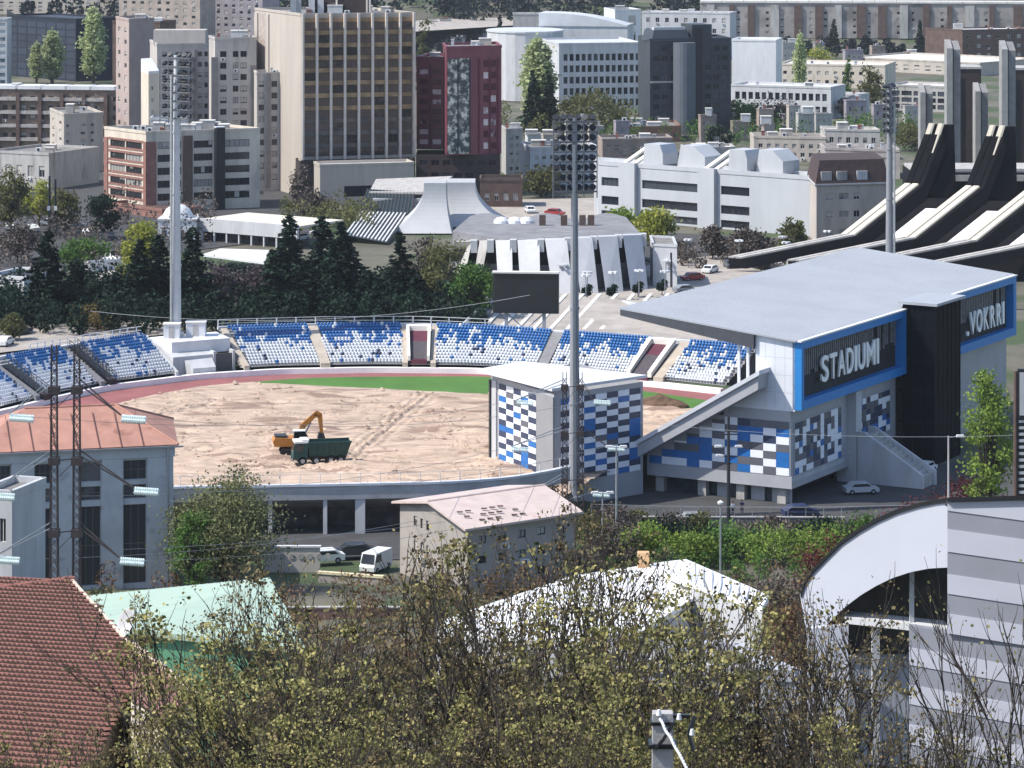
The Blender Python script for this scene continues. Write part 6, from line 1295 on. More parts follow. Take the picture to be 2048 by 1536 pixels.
# ------------------------------------------------------------------ pylons
m_lat = M('rusty_lattice', (.05, .04, .042), .7, .3, 2); m_ins = M('glass_insulator', (.80, .90, .87), .15, .1, 6, spec=.8)
INS = []
def pylon(label, px, d, ztop, levels, zb, arms):
    t = thing('power_pylon', label, 'pylon', (X(px, d), d, zb), 0, 'lattice power pylons')
    hh = ztop - zb
    for s in (-1, 1):
        mb = MB(); cxx = s * .88; w = .34
        for dx in (-w, w):
            for dy in (-w, w): mb.tube((cxx + dx, dy, 0), (cxx + dx * .6, dy * .6, hh), .08, .05, n=4)
        k = 0.
        while k < hh - .7:
            f0, f1 = 1 - .4 * k / hh, 1 - .4 * (k + .7) / hh
            for (ax, ay, bx, by) in ((-w, -w, w, -w), (w, -w, w, w), (w, w, -w, w), (-w, w, -w, -w)):
                mb.tube((cxx + ax * f0, ay * f0, k), (cxx + bx * f1, by * f1, k + .7), .03, n=3); mb.tube((cxx + bx * f0, by * f0, k), (cxx + ax * f1, ay * f1, k + .7), .03, n=3)
            k += .7
        mb.build('lattice_column', m_lat, t)
        for zl in levels: mb = MB(); mb.box(cxx - .42, cxx + .42, -.42, .42, zl - zb - .3, zl - zb + .3); mb.build('clamp_plate', m_lat, t)
    mb = MB()
    for zl in levels: mb.tube((-.9, 0, zl - zb), (.9, 0, zl - zb + .2), .05, n=4); mb.tube((-.9, 0, zl - zb - 1.6), (.9, 0, zl - zb + .2), .03, n=4)
    mb.build('brace', m_lat, t)
    for (s, x1, z1, yy) in arms:
        mb = MB(); p0_, p1_ = Vector((s * 1.1, 0, z1[0] - zb)), Vector((x1, yy, z1[1] - zb)); L_ = (p1_ - p0_)
        for off in (-.13, .13): mb.tube(p0_ + Vector((0, off, 0)), p1_ + Vector((0, off, 0)), .035, n=4); mb.tube(p0_ + Vector((0, off, .45)), p1_ + Vector((0, off, 0)), .04, n=4)
        for k in range(6): mb.tube(p0_ + L_ * (k / 6) + Vector((0, -.13, 0)), p0_ + L_ * ((k + 1) / 6) + Vector((0, .13, 0)), .025, n=3)
        mb.build('cross_arm', m_lat if s > 0 else m_steel, t)
        ins = MB()
        for row_ in (0, 1):
            for k in range(11):
                q_ = p1_ + Vector((.1 + k * .17, -.3 * row_ , -.12 - k * .012 - row_ * .22)); ins.tube(q_, q_ + Vector((.13, 0, 0)), .2, .15, n=10)
            ins.tube(p1_ + Vector((0, -.3 * row_, -.12 - row_ * .22)), p1_ + Vector((2.05, -.3 * row_, -.25 - row_ * .22)), .03, n=4)
        ins.build('insulator_string', m_ins, t)
        INS.append((Vector(t.location) + p1_ + Vector((2.05, 0, -.25)), s, Vector(t.location) + p1_))
    return t
d = 250; s_ = F / d
lv = [Z(780, d), Z(922, d), Z(1066, d)]
ar = []
for zl, (lx, ly), (rx, ry) in zip(lv, ((18, 828), (-20, 985), (-10, 1112)), ((245, 826), (270, 970), (242, 1110))):
    ar.append((-1, (lx - 131) / s_, (zl + .4, Z(ly, d)), .0)); ar.append((1, (rx - 131) / s_, (zl + .4, Z(ry, d)), -1.0))
pylon('big twin column lattice pylon at the left in front of the old building', 131, d, Z(690, d), lv, ter(X(131, d), d), ar)
d = 362; s_ = F / d; lv = [Z(775, d), Z(868, d), Z(962, d)]; ar = []
for zl, (lx, ly), (rx, ry) in zip(lv, ((1032, 800), (1022, 893), (1062, 985)), ((1186, 798), (1214, 890), (1184, 982))):
    ar.append((-1, (lx - 1145) / s_, (zl + .4, Z(ly, d)), .0)); ar.append((1, (rx - 1145) / s_, (zl + .4, Z(ry, d)), -.6))
pylon('farther lattice pylon partly hidden behind the nearest floodlight mast', 1145, d, Z(745, d), lv, ter(X(1145, d), d), ar)
def wire(name, label, pts, sag, r=.03, mat=None):
    a_, b_ = Vector(pts[0]), Vector(pts[1]); mb = MB(); pv = None
    for k in range(25):
        t_ = k / 24; q_ = a_.lerp(b_, t_) - Vector((0, 0, sag * 4 * t_ * (1 - t_)))
        if pv is not None: mb.tube(pv - a_, q_ - a_, r, n=4, cap=False)
        pv = q_
    return tag(mb.build(name, mat or m_steel, None, a_), label, 'wire')
pa, pb = INS[:6], INS[6:]
for k, nm in enumerate(('upper left', 'upper right', 'middle left', 'middle right', 'lower left', 'lower right')):
    tag(wire('power_line', 'power line strung between the two lattice pylons at their %s arms' % nm, (pa[k][0], pb[k][2]), 1.6, .022, m_steel), group='power lines between the pylons')
wire('overhead_wire', 'thin pale wire crossing in front of the dark trees above the far stand', (P(180, 622, 430), P(1060, 590, 430)), 2.2, .035, m_lconc)
wire('overhead_wire', 'thin wire running along the top of the vegetation right of the mast base', (P(1180, 1008, 345), P(2090, 1000, 330)), .5, .03)
wire('overhead_wire', 'thin wire crossing the black glass tower towards the right', (P(1280, 845, 350), P(2090, 868, 330)), .8, .025)
wire('overhead_wire', 'thin wire over the bushes from the old building to the right', (P(210, 1100, 300), P(1100, 1010, 330)), .8, .025)
# ------------------------------------------------------------------ poles and lamps
def upole(label, px, yb, yt_, d, arms=(), r=.16, mat=m_dark, name='utility_pole', cat='pole'):
    zb = ter(X(px, d), d) if yb is None else Z(yb, d); t = thing(name, label, cat, (X(px, d), d, zb)); h = Z(yt_, d) - zb
    mb = MB(); mb.tube((0, 0, 0), (0, 0, h), r, r * .6, n=8); mb.build('pole', mat, t)
    for (z_, x0, x1) in arms: mb = MB(); mb.box(x0, x1, -.08, .08, h - z_ - .06, h - z_ + .06); mb.build('crossarm', mat, t)
    return t, h
def lamp2(t, h, w=1.0, z=0., n=(-1, 1), mat=m_white, lab='lamp_head', arm=m_steel):
    for s in n:
        mb = MB(); mb.extr([(s * w - .45, -.18, z + h - .1), (s * w + .45, -.18, z + h - .1), (s * w + .35, -.18, z + h + .12), (s * w - .35, -.18, z + h + .12)], (0, .36, 0)); mb.build(lab, mat, t)
        mb = MB(); mb.tube((0, 0, z + h - .15), (s * w, 0, z + h), .05, n=5); mb.build('lamp_arm', arm, t)
t, h = upole('black utility pole with two pale lamps in front of the chequered end wall', 1457, None, 832, 352, ((2.0, -1.0, 1.0), (4.4, -1.3, 1.0), (5.2, -1.2, .3)), .24)
lamp2(t, h, 1.1, -3.3); lamp2(t, h, .95, -4.3, (-1,))
t, h = upole('grey street lamp with twin pale heads at the foot of the inclined beam', 1233, None, 893, 352, (), .16, m_steel, 'street_lamp', 'street lamp'); lamp2(t, h, .75)
t, h = upole('low street lamp with twin white heads left of the pink roofed house end', 1205, None, 985, 345, (), .13, m_steel, 'street_lamp', 'street lamp'); lamp2(t, h, .8)
t, h = upole('slim lamp post with round white head among the right hand bushes', 1441, None, 1006, 325, (), .12, m_steel, 'street_lamp', 'street lamp')
mb = MB(); mb.lathe([(0, h - .25), (.28, h - .1), (.32, h + .1), (.0, h + .3)], n=12); mb.build('globe', m_white, t)
t, h = upole('tall thin street lamp with a side arm beside the black glass tower', 1897, None, 872, 330, (), .14, M('pale_pole', (.45, .43, .44), .6, .1, 2), 'street_lamp', 'street lamp'); lamp2(t, h, 1.2, 0, (1,))
t, h = upole('pair of brownish billboard posts at the right picture edge', 2031, None, 742, 300, (), .28, m_brown, 'billboard', 'billboard')
mb = MB(); mb.box(.2, 4, -.2, .2, h - 4.4, h + .2); mb.build('panel', m_dark, t); mb = MB(); mb.box(.35, 3.9, -.24, -.203, h - 4.1, h - .1); mb.build('poster', m_lconc, t)
mb = MB()
for k in range(13): mb.box(.3, 3.9, -.1, .1, h - 12 + k * .6, h - 11.75 + k * .6)
mb.build('louvre', m_lconc, t); mb = MB(); mb.box(.15, 4, .15, .3, h - 12.4, h - 4.45); mb.build('backing', m_dark, t)
t, h = upole('twin dark posts standing in the street at the far left', 99, 470, 352, 655, (), .35, m_black, 'dark_post', 'post'); mb = MB(); mb.tube((1.2, 0, 0), (1.2, 0, h - .6), .32, .2, n=8); mb.build('pole', m_black, t)
for s in (-.1, 1.3): mb = MB(); mb.box(s - .3, s + .3, -.5, -.38, h * .42, h * .42 + .9); mb.build('lamp_head', m_white, t)
# plaza lamps: four square heads each
first = None; k = 0
for px, yt_, yb in ((1125, 533, 584), (1175, 534, 600), (1172, 548, 606), (1226, 545, 600), (1278, 543, 596), (1332, 525, 575), (1330, 556, 598), (1376, 478, 530), (1470, 462, 520), (1478, 474, 532), (1562, 457, 512), (1566, 470, 524), (1572, 483, 536), (1655, 463, 512), (1012, 608, 640)):
    d = D(yb); h = 4.6; labs = 'cluster lamp post with square white heads nearest the near mast'
    if first is None:
        first = thing('plaza_lamp', labs, 'street lamp', (X(px, d), d, 0), 0, 'cluster lamps on the plaza')
        mb = MB(); mb.tube((0, 0, 0), (0, 0, h), .1, .07, n=6); mb.build('pole', m_steel, first)
        for sx, sy in ((-.55, 0), (.55, 0), (0, -.55), (0, .55)): mb = MB(); mb.box(sx - .28, sx + .28, sy - .28, sy + .28, h, h + .3); mb.tube((0, 0, h - .1), (sx, sy, h), .04, n=4); mb.build('lamp_head', m_white, first)
    else: dup(first, (X(px, d), d, 0), rz=.3 * k, label='cluster lamp post with square white heads, ' + ['', 'before the second slab left', 'just below the second one', 'in front of the middle slabs', 'before the right slabs', 'at the slab annex, upper', 'at the slab annex, lower', 'behind the slab annex', 'before the modern office, far left', 'before the modern office, left lower', 'before the modern office, middle upper', 'before the modern office, middle', 'before the modern office, middle lower', 'beside the mansard house', 'under the scoreboard edge'][k])
    k += 1
# concrete pole at the bottom with insulated cable
d = 40; t = thing('concrete_pole', 'grey concrete pole top with black clamps at the bottom edge', 'pole', (X(1325, d), d, 55.5)); h = Z(1424, d) - 55.5
mb = MB(); mb.hexa([(-.17, -.12, 0), (.17, -.12, 0), (.17, .12, 0), (-.17, .12, 0)], [(-.125, -.1, h), (.125, -.1, h), (.125, .1, h), (-.125, .1, h)]); mb.build('pole', M('pole_concrete', (.36, .35, .35), .85, .2, 3, bump=.01, bscale=20), t)
mb = MB(); mb.box(-.15, .15, -.12, .12, h - .14, h - .10); mb.box(-.17, .17, -.15, .15, h - .42, h - .37); mb.box(.1, .34, -.03, .03, h - .07, h - .03); mb.path([(.13, -.14, h - .1), (.0, -.16, h - .3), (-.1, -.15, h - .42)], .022); mb.path([(.4, 0, h - .05), (.32, -.05, h - .25), (.38, -.1, h - .45)], .03); mb.build('clamp', m_black, t)
for px_, z_ in ((.36, -.22), (-.05, .02), (.2, -.03)): mb = MB(); mb.tube((px_, -.12, h + z_ - .03), (px_, -.12, h + z_ + .04), .035, .02, n=8); mb.build('insulator', m_white, t)
mb = MB(); a_ = Vector((X(1318, d), d - .15, 55.5 + h - .05)); pv = a_; rg4 = random.Random(2)
for k in range(1, 30):
    q_ = a_ + Vector((.016 * k + .004 * math.sin(k * 1.1), -.02 * k, -.0235 * k - .00010 * k * k + .01 * math.sin(k * .9))); mb.tube(pv - a_, q_ - a_, .018, n=6); mb.tube(pv - a_ + Vector((.012, 0, .012)), q_ - a_ + Vector((-.012, 0, .012)), .012, n=5); pv = q_
tag(mb.build('twisted_cable', m_white, None, a_), 'white twisted cable hanging from the concrete pole to the lower right', 'cable')

bh = Bld('pale_house', 'pale grey house mostly hidden behind the foreground tree left of the arched wall', 'house', [(1190, 176), (1300, 170), (1600, 168)], 1345, wall=m_cw, gl=g_dark, fr=m_frame, roof=m_gravel, faces={1: win(4, .4, 2, .4, .6, .6, 2, .6)})

g_ = G(1318, 806)
for k, (px, py, w, h_) in enumerate(((1318, 812, 3.6, 1.5), (1350, 815, 2.2, .9), (420, 905, 2.6, .8), (760, 905, 2.0, .6))):
    g_ = G(px, py); rs_ = random.Random(k); mb = MB(); n = 14; rings = []
    for r in range(5):
        f_ = r / 4; rings.append([(w * (1 - f_ ** 1.3) * (1 + rs_.uniform(-.14, .14)) * math.cos(2 * math.pi * i / n), w * .6 * (1 - f_ ** 1.3) * (1 + rs_.uniform(-.14, .14)) * math.sin(2 * math.pi * i / n), h_ * f_ + (rs_.uniform(-.06, .06) if r else -.2)) for i in range(n)])
    for r in range(4):
        for i in range(n): mb.quad(rings[r][i], rings[r][(i + 1) % n], rings[r + 1][(i + 1) % n], rings[r + 1][i])
    tag(mb.build('soil_heap', M('dark_soil', (.12, .075, .05), .95, .3, 1) if k < 2 else m_dirt, None, (g_.x, g_.y, .2)), ['dark brown soil heap beside the inclined beam of the main stand', 'smaller dark soil heap right of the bigger one by the beam', 'low tan soil heap left of the excavator', 'low tan soil heap right of the truck'][k], 'soil heap')
rw_ = thing('retaining_wall', 'long grey retaining wall with rail fence below the chequered end wall', 'wall', (X(1180, 376), 376, -3.25), math.radians(-1)); L_ = X(1690, 376) - X(1180, 376)
mb = MB(); mb.box(0, L_, 0, .35, 0, 1.5); mb.build('wall', M('grey_block_wall', (.13, .13, .14), .9, .25, .8), rw_)
mb = MB(); mb.box(-.05, L_ + .05, -.06, .42, 1.503, 1.62); mb.build('coping', m_conc, rw_)
for k in range(15): mb = MB(); mb.tube((.2 + k * L_ / 14.3, .18, 1.62), (.2 + k * L_ / 14.3, .18, 2.7), .035, n=5); mb.build('fence_post', m_steel, rw_)
mb = MB(); mb.tube((0, .18, 2.65), (L_, .18, 2.65), .03, n=4); mb.build('fence_rail', m_steel, rw_); mb = MB(); mb.tube((0, .18, 2.15), (L_, .18, 2.15), .02, n=4); mb.build('fence_rail', m_steel, rw_)
def person(label, px, d, z, rz, top_c, leg_c, hair=(.03, .02, .015), sc=1.):
    t = thing('person', label, 'person', (X(px, d), d, z), rz); t.scale = (sc, sc, sc)
    J = [((0, 0, .95), .15), ((0, .01, 1.2), .15), ((0, 0, 1.42), .13), ((0, 0, 1.53), .06), ((0, -.02, 1.62), .085), ((0, -.02, 1.72), .07),
         ((-.1, 0, .88), .1), ((-.11, -.03, .5), .065), ((-.12, .02, .08), .045), ((-.12, -.14, .04), .035), ((.1, 0, .88), .1), ((.11, .02, .5), .065), ((.12, .06, .08), .045), ((.12, -.10, .04), .035),
         ((-.2, 0, 1.40), .055), ((-.27, .02, 1.12), .042), ((-.26, -.07, .86), .032), ((-.26, -.1, .76), .03), ((.2, 0, 1.40), .055), ((.27, .02, 1.12), .042), ((.26, -.07, .86), .032), ((.26, -.1, .76), .03)]
    E = [(0, 1), (1, 2), (2, 3), (3, 4), (4, 5), (0, 6), (6, 7), (7, 8), (8, 9), (0, 10), (10, 11), (11, 12), (12, 13), (2, 14), (14, 15), (15, 16), (16, 17), (2, 18), (18, 19), (19, 20), (20, 21)]
    def body(name, mat, pick, grow):
        idx = [i for i in range(len(J)) if pick(i)]; mp = {i: k for k, i in enumerate(idx)}; me = bpy.data.meshes.new(name)
        me.from_pydata([J[i][0] for i in idx], [(mp[a], mp[b]) for a, b in E if a in mp and b in mp], []); o = link(name, me, t); me.materials.append(mat)
        md = o.modifiers.new('skin', 'SKIN'); 
        for k, i in enumerate(idx): v = me.skin_vertices[0].data[k]; v.radius = (J[i][1] + grow, (J[i][1] + grow) * .8); v.use_root = (k == 0)
        o.modifiers.new('sub', 'SUBSURF').render_levels = 2; return o
    body('body', M('skin_tone', (.45, .28, .20), .6, .05, 4), lambda i: True, 0)
    body('shirt', M('cloth_%d' % int(top_c[0] * 99 + top_c[2] * 9), top_c, .9, .1, 5), lambda i: i in (0, 1, 2, 14, 15, 18, 19), .018)
    body('trousers', M('trousers_%d' % int(leg_c[2] * 99), leg_c, .9, .1, 5), lambda i: i in (0, 6, 7, 8, 10, 11, 12), .016)
    mb = MB(); mb.lathe([(.0, 1.80), (.07, 1.79), (.1, 1.72), (.095, 1.66)], 0, .01, 12); mb.build('hair', M('dark_hair', hair, .8, .1, 5), t, smooth=True)
    return t
person('person in a white top standing beside the black utility pole', 1466, 384, -3.22, .4, (.75, .75, .75), (.03, .03, .06))
person('person in dark blue clothes standing right of the one in white', 1484, 385, -3.22, -.6, (.02, .04, .12), (.02, .02, .03))
person('person in a white top walking on the forecourt by the arched roof', 1846, 404, -3.22, 1.2, (.75, .75, .73), (.3, .3, .32))
car('dark blue car parked on the forecourt under the stand corner', 1600, 384, -3.25, math.radians(14), (.02, .03, .09))

for k, (px, py, cl, lb) in enumerate(((150, 455, (.3, .32, .36), 'grey car in the far street before the brick annex'), (180, 470, WH, 'white car in the far street right of the grey one'), (215, 478, (.05, .06, .08), 'dark car beside the small kiosk street corner'), (640, 470, WH, 'white car glimpsed between the tall conifers before the glass slope'), (600, 480, WH, 'white car left of the tall conifers before the colonnade'), (1060, 425, WH, 'white car on the bright square behind the near mast, left'), (1110, 430, (.3, .03, .03), 'red car on the bright square behind the near mast'), (1370, 585, (.2, .22, .25), 'grey car on the plaza beside the roof tip'), (10, 690, WH, 'white car at the left edge just above the stand rim'))):
    g_ = G(px, py); car(lb, px, g_.y, -.05, math.radians(15 + 53 * k), cl, group='vehicles parked in the city streets')
# ------------------------------------------------------------------ vegetation
L_con = LEAF('conifer_needles', (.006, .016, .012), (.020, .040, .026), .08); L_oli = LEAF('olive_leaves', (.07, .08, .03), (.16, .16, .07))
L_spr = LEAF('spring_leaves', (.10, .17, .03), (.26, .34, .08)); L_yel = LEAF('yellow_green_leaves', (.20, .24, .04), (.42, .42, .10))
L_mid = LEAF('mid_green_leaves', (.05, .11, .025), (.13, .22, .06)); L_mar = LEAF('maroon_leaves', (.07, .018, .022), (.17, .05, .05)); L_pop = LEAF('poplar_leaves', (.26, .33, .15), (.52, .56, .33), .45)
L_twg = LEAF('grey_brown_twigs', (.06, .05, .045), (.15, .125, .11), .1); m_bark = M('bark', (.055, .046, .04), .95, .3, 3); m_bark2 = M('grey_bark', (.12, .105, .095), .95, .3, 3)
L_fg = LEAF('budding_leaves', (.04, .045, .015), (.54, .49, .20), .42, 1.25); L_dry = LEAF('dry_leaves', (.035, .03, .016), (.34, .27, .14), .4, 1.2)
def quads(C_, size, rs, flat=0., elong=1.5, up=None):
    n = len(C_); a = rs.normal(size=(n, 3)); b = rs.normal(size=(n, 3))
    if flat: a[:, 2] *= (1 - flat); b[:, 2] *= (1 - flat)
    a /= np.linalg.norm(a, axis=1)[:, None]; b -= (a * b).sum(1)[:, None] * a; b /= np.linalg.norm(b, axis=1)[:, None]
    s = (size * rs.uniform(.6, 1.4, n))[:, None]; a = a * s * elong / 2; b = b * s / 2
    V = np.stack([C_ - a, C_ - a * .1 - b, C_ + a, C_ - a * .1 + b], 1).reshape(-1, 3); return V, np.arange(4 * n).reshape(n, 4)
def crown(name, C_, size, mat, rs, par, flat=0., elong=1.5):
    V, Fq = quads(C_, size, rs, flat, elong); return link(name, npmesh(name, V, Fq, mat), par)
def conifer(label, seed, h, r, n=3600, group=None, mat=None, size=.42):
    rs = np.random.RandomState(seed); t = thing('conifer', label, 'tree', (0, 0, 0), 0, group)
    C_ = []; z = h * .08; mb = MB(); mb.tube((0, 0, 0), (0, 0, h * .97), h * .018, .03, n=6)
    while z < h:
        R_ = r * (1 - z / h) ** .8 * rs.uniform(.55, 1.25) + .2; nb = max(3, int(6 + R_ * 2))
        for k in range(nb):
            th_ = rs.uniform(0, 2 * math.pi); rr = R_ * rs.uniform(.65, 1.15); m_ = int(5 + rr * 7)
            f_ = np.sqrt(rs.uniform(.05, 1, m_)); 
            C_.append(np.stack([np.cos(th_) * rr * f_ + rs.normal(0, .14, m_), np.sin(th_) * rr * f_ + rs.normal(0, .14, m_), z - .28 * rr * f_ + rs.normal(0, .12, m_)], 1))
            if k < 3: mb.tube((0, 0, z), (math.cos(th_) * rr * .8, math.sin(th_) * rr * .8, z - .2 * rr), .04, .01, n=3)
        z += .5 + h * .012
    C_ = np.vstack(C_); mb.build('trunk', m_bark, t); crown('crown', C_, size, mat or L_con, rs, t, .3, 1.7); return t
def leafy(label, seed, h, r, mat, n=3000, base=.25, size=.32, group=None, clumps=34, shape=1., name='broadleaf_tree', cat='tree', bark=None, dens=1., limbs=True, gap=.85):
    rs = np.random.RandomState(seed); t = thing(name, label, cat, (0, 0, 0), 0, group); C_ = []; mb = MB()
    z0 = h * base; hc = (h - z0) / 2; mb.tube((0, 0, 0), (rs.normal(0, .1), 0, z0 + hc * .9), h * .018 + .05, h * .008, n=7)
    for k in range(clumps):
        v = rs.normal(size=3); v /= np.linalg.norm(v); q = rs.uniform(.25, 1) ** .5
        taper = (1 - .35 * max(0, v[2]) * shape)
        c_ = np.array([v[0] * r * q * taper, v[1] * r * q * taper, z0 + hc + v[2] * hc * q * .92]); m_ = int(n / clumps * rs.uniform(.5, 1.5)); s_ = r * rs.uniform(.14, .26)
        C_.append(c_ + rs.normal(size=(m_, 3)) * s_ * np.array([1, 1, .75 if shape < 2 else 1.6]))
        if limbs: st = Vector((0, 0, z0 * .7 + (c_[2] - z0 * .7) * .35)); mb.tube(st, Vector(c_), .05 + h * .004, .02, n=4)
    mb.build('trunk', bark or m_bark, t); crown('crown', np.vstack(C_), size, mat, rs, t); return t
def put(o, px, d, z=None, rz=0, sc=1., dz=0): 
    o.location = (X(px, d), d, (ter(X(px, d), d) if z is None else z) + dz); o.rotation_euler = (0, 0, rz); o.scale = (sc, sc, sc) if not isinstance(sc, tuple) else sc; return o
def top(px, d, py, o_h, w=None):   # scale so that the top reaches a picture row
    z = ter(X(px, d), d); return max(.2, (Z(py, d) - z) / o_h)
# conifers behind the far stand
cf = [conifer('dark conifer', 100 + k, 15, [3.6, 4.3, 3.0][k]) for k in range(3)]
spots = [(20, 545, 575, 1, 'dark conifer at the left edge in front of the low white house'), (95, 532, 462, 1, 'wide dark conifer behind the left curve of the stand'), (150, 538, 520, 0, 'dark conifer right of the widest one on the left'), (190, 545, 560, 2, 'small dark conifer before the pale pavilion'), (232, 540, 545, 2, 'small dark conifer right of the pale pavilion'),
         (280, 532, 480, 1, 'dark conifer left of the pale mast below the yellow green tree'), (318, 535, 470, 0, 'tall dark conifer just left of the pale mast'), (385, 535, 455, 0, 'tall dark conifer just right of the pale mast'), (545, 530, 500, 2, 'slim conifer beside the white awning'), (578, 548, 430, 0, 'tall pointed conifer right of the white awning'),
         (610, 532, 520, 1, 'low wide conifer right of the awning'), (645, 545, 432, 0, 'first of the tallest conifers before the striped glass slope'), (682, 540, 445, 1, 'broad conifer below the striped glass slope'), (735, 535, 540, 1, 'broad conifer before the saddle shaped hall'), (800, 545, 465, 2, 'slender conifer before the left saddle tower'), (835, 532, 550, 0, 'conifer left of the olive tree')]
for i, (px, d, py, k, lab) in enumerate(spots):
    o = cf[k] if i == (1 if k == 1 else 2 if k == 0 else 3) and False else dup(cf[k]); o['label'] = lab; o['group'] = 'dark conifers behind the far stand'
    s = top(px, d, py, 15); put(o, px, d, rz=i * 1.3, sc=(max(.8, s * .9) * 1.6, max(.8, s * .9) * 1.6, s))
for i in range(17):
    px = -10 + i * 53 + (i * 37 % 23); o = dup(cf[i % 2], label='%s dark conifer from the left in the rear tree row' % ordw(i + 1)); o['group'] = 'dark conifers behind the far stand'
    if 380 < px < 540: s = top(px, 566, 545 + i % 3 * 8, 15)
    else: s = top(px, 566, (560, 540, 575, 530, 585)[i % 5] - (40 if px > 540 else 0), 15)
    put(o, px, 566, rz=i * 2.3, sc=(max(.8, s) * 1.5, max(.8, s) * 1.5, s))
def kill(o):
    for ch in list(o.children): kill(ch)
    bpy.data.objects.remove(o)
# big conifer pair near the government building
for px, py, lab in ((1066, 142, 'left one of the two big dark conifers before the white office'), (1098, 150, 'right one of the two big dark conifers before the white office')):
    o = dup(cf[1]); o['label'] = lab; o['group'] = 'pair of big conifers'; s = top(px, 925, py, 15); put(o, px, 925, rz=px, sc=(s * .95, s * .95, s))
for i, (px, d, py, lab) in enumerate(((1840, 1330, 40, 'dark conifer before the long housing slab, right one'), (1668, 1340, 38, 'dark conifer before the long housing slab, left one'), (1000, 1290, 30, 'dark conifer by the small grey hall at the top'), (730, 575, 600, 'low dark conifer filling the gap beside the saddle hall'))):
    if i == 3: continue
    o = dup(cf[i % 3]); o['label'] = lab; o['group'] = 'far conifers'; s = top(px, d, py, 15); put(o, px, d, rz=i, sc=s)
for o in cf: kill(o)
# poplars
pop = leafy('pale tall poplar', 41, 20, 2.3, L_pop, 7500, .04, .46, clumps=90, shape=2.2, name='poplar')
for i, (px, d, py, w, lab) in enumerate(((73, 1140, 80, 1.3, 'shorter pale poplar before the navy office'), (104, 1130, 55, 1.6, 'broad pale poplar before the navy office'), (186, 1140, 6, 1.25, 'very tall slim pale poplar right of the navy office'), (1075, 940, 66, 1.5, 'yellowish poplar behind the two big conifers'), (1600, 1060, 60, .8, 'slim far poplar above the white offices'))):
    o = dup(pop); o['label'] = lab; o['group'] = 'poplars'; s = top(px, d, py, 20); put(o, px, d, rz=i, sc=(w * max(s, .8), w * max(s, .8), s))
kill(pop)
# single leafy trees
def one(label, px, d, py, wpx, mat, seed, base=.2, n=3200, size=.34, name='broadleaf_tree', shape=1., cat='tree', bark=None, dz=0, clumps=36):
    z = ter(X(px, d), d); h = Z(py, d) - z; r = wpx / 2 * d / F; o = leafy(label, seed, h, r, mat, n, base, size, None, clumps, shape, name, cat, bark); put(o, px, d); return o
one('big rounded olive green tree right of the old building with bare tips', 448, 322, 945, 225, LEAF('grey_green_leaves', (.10, .125, .05), (.34, .35, .18)), 1, .05, 12000, .2, clumps=90)
one('thin leafed tree tips rising above the rounded tree', 470, 325, 912, 130, L_oli, 2, .3, 1200, .16, bark=m_bark2)
one('dark small leafy bush at the left side of the rounded tree', 385, 318, 1010, 80, L_mid, 3, .05, 2500, .2)
one('bright yellow green tree behind the conifers left of the pale mast', 283, 560, 428, 72, L_yel, 4, .1, 2600, .4)
one('yellow green small tree lower left of the pale mast', 262, 556, 480, 45, L_yel, 5, .1, 1300, .4)
one('bright green rounded tree behind the white railing left of the scoreboard', 948, 528, 520, 80, L_mid, 6, .1, 3400, .34)
one('olive bare looking tree behind the bright green one', 895, 545, 480, 110, L_oli, 7, .1, 3000, .34, bark=m_bark2)
one('greyish bare tree in front of the saddle shaped hall', 850, 560, 470, 90, L_twg, 8, .1, 2200, .3, bark=m_bark2)
one('golden bare bush behind the left curve of the stand', 195, 520, 612, 90, LEAF('golden_twigs', (.16, .12, .05), (.3, .23, .10)), 9, .05, 1800, .26)
one('pale green young tree at the left edge behind the stand', 25, 508, 625, 50, L_oli, 10, .1, 1200, .3)
one('yellow green tree before the white modern office, right one', 1312, 640, 418, 84, L_yel, 11, .1, 3600, .42)
one('spring green tree before the white modern office, left one', 1245, 648, 416, 66, L_spr, 12, .1, 2600, .42)
one('upright spring green tree at the right edge before the grey wall', 1975, 360, 712, 108, L_spr, 13, .12, 5200, .26, shape=1.4, clumps=60)
one('leafy tree in the left street near the edge', 22, 655, 335, 75, L_oli, 14, .15, 2600, .4)
one('yellow green tree right of the twin dark posts', 78, 668, 350, 60, L_yel, 15, .15, 1900, .4)
one('olive tree right of the twin dark posts before the beige flats', 130, 660, 372, 56, L_oli, 16, .1, 2100, .4)
one('dark leafy tree before the brick annex', 205, 650, 385, 60, L_con, 17, .1, 2500, .42)
one('mottled green tree above the pale pavilion', 165, 600, 478, 90, L_mid, 18, .1, 3000, .38)
one('brownish bare tree at the far left below the flats', 35, 610, 450, 90, L_twg, 19, .1, 2200, .36)
one('leafy olive tree behind the twin dark posts', 60, 700, 400, 80, L_oli, 20, .1, 2200, .4)
one('purplish bare tree below the white awning', 500, 545, 530, 90, LEAF('purple_twigs', (.07, .055, .065), (.15, .12, .13), .1), 21, .05, 3000, .3, bark=m_bark2)
one('purplish bare tree right of the pale mast', 440, 540, 525, 80, MATS['purple_twigs'], 22, .05, 2600, .3, bark=m_bark2)
one('bare grey tree before the hotel podium', 620, 690, 388, 90, L_twg, 23, .1, 2400, .4, bark=m_bark2)
one('bare brown tree against the recess beside the hotel podium', 602, 700, 330, 45, L_twg, 24, .1, 1400, .4, bark=m_bark2)
one('autumn coloured tree below the white office', 1205, 890, 170, 110, L_oli, 25, .1, 2600, .5)
one('bare olive tree before the dark tower base', 1150, 905, 178, 60, L_oli, 26, .1, 1500, .5)
one('pale bushy tree left of the near floodlight head', 1085, 735, 330, 80, L_oli, 27, .1, 2200, .45)
one('olive tree on the terrace left of the concrete pillars', 1745, 1000, 128, 62, L_oli, 28, .1, 2200, .5)
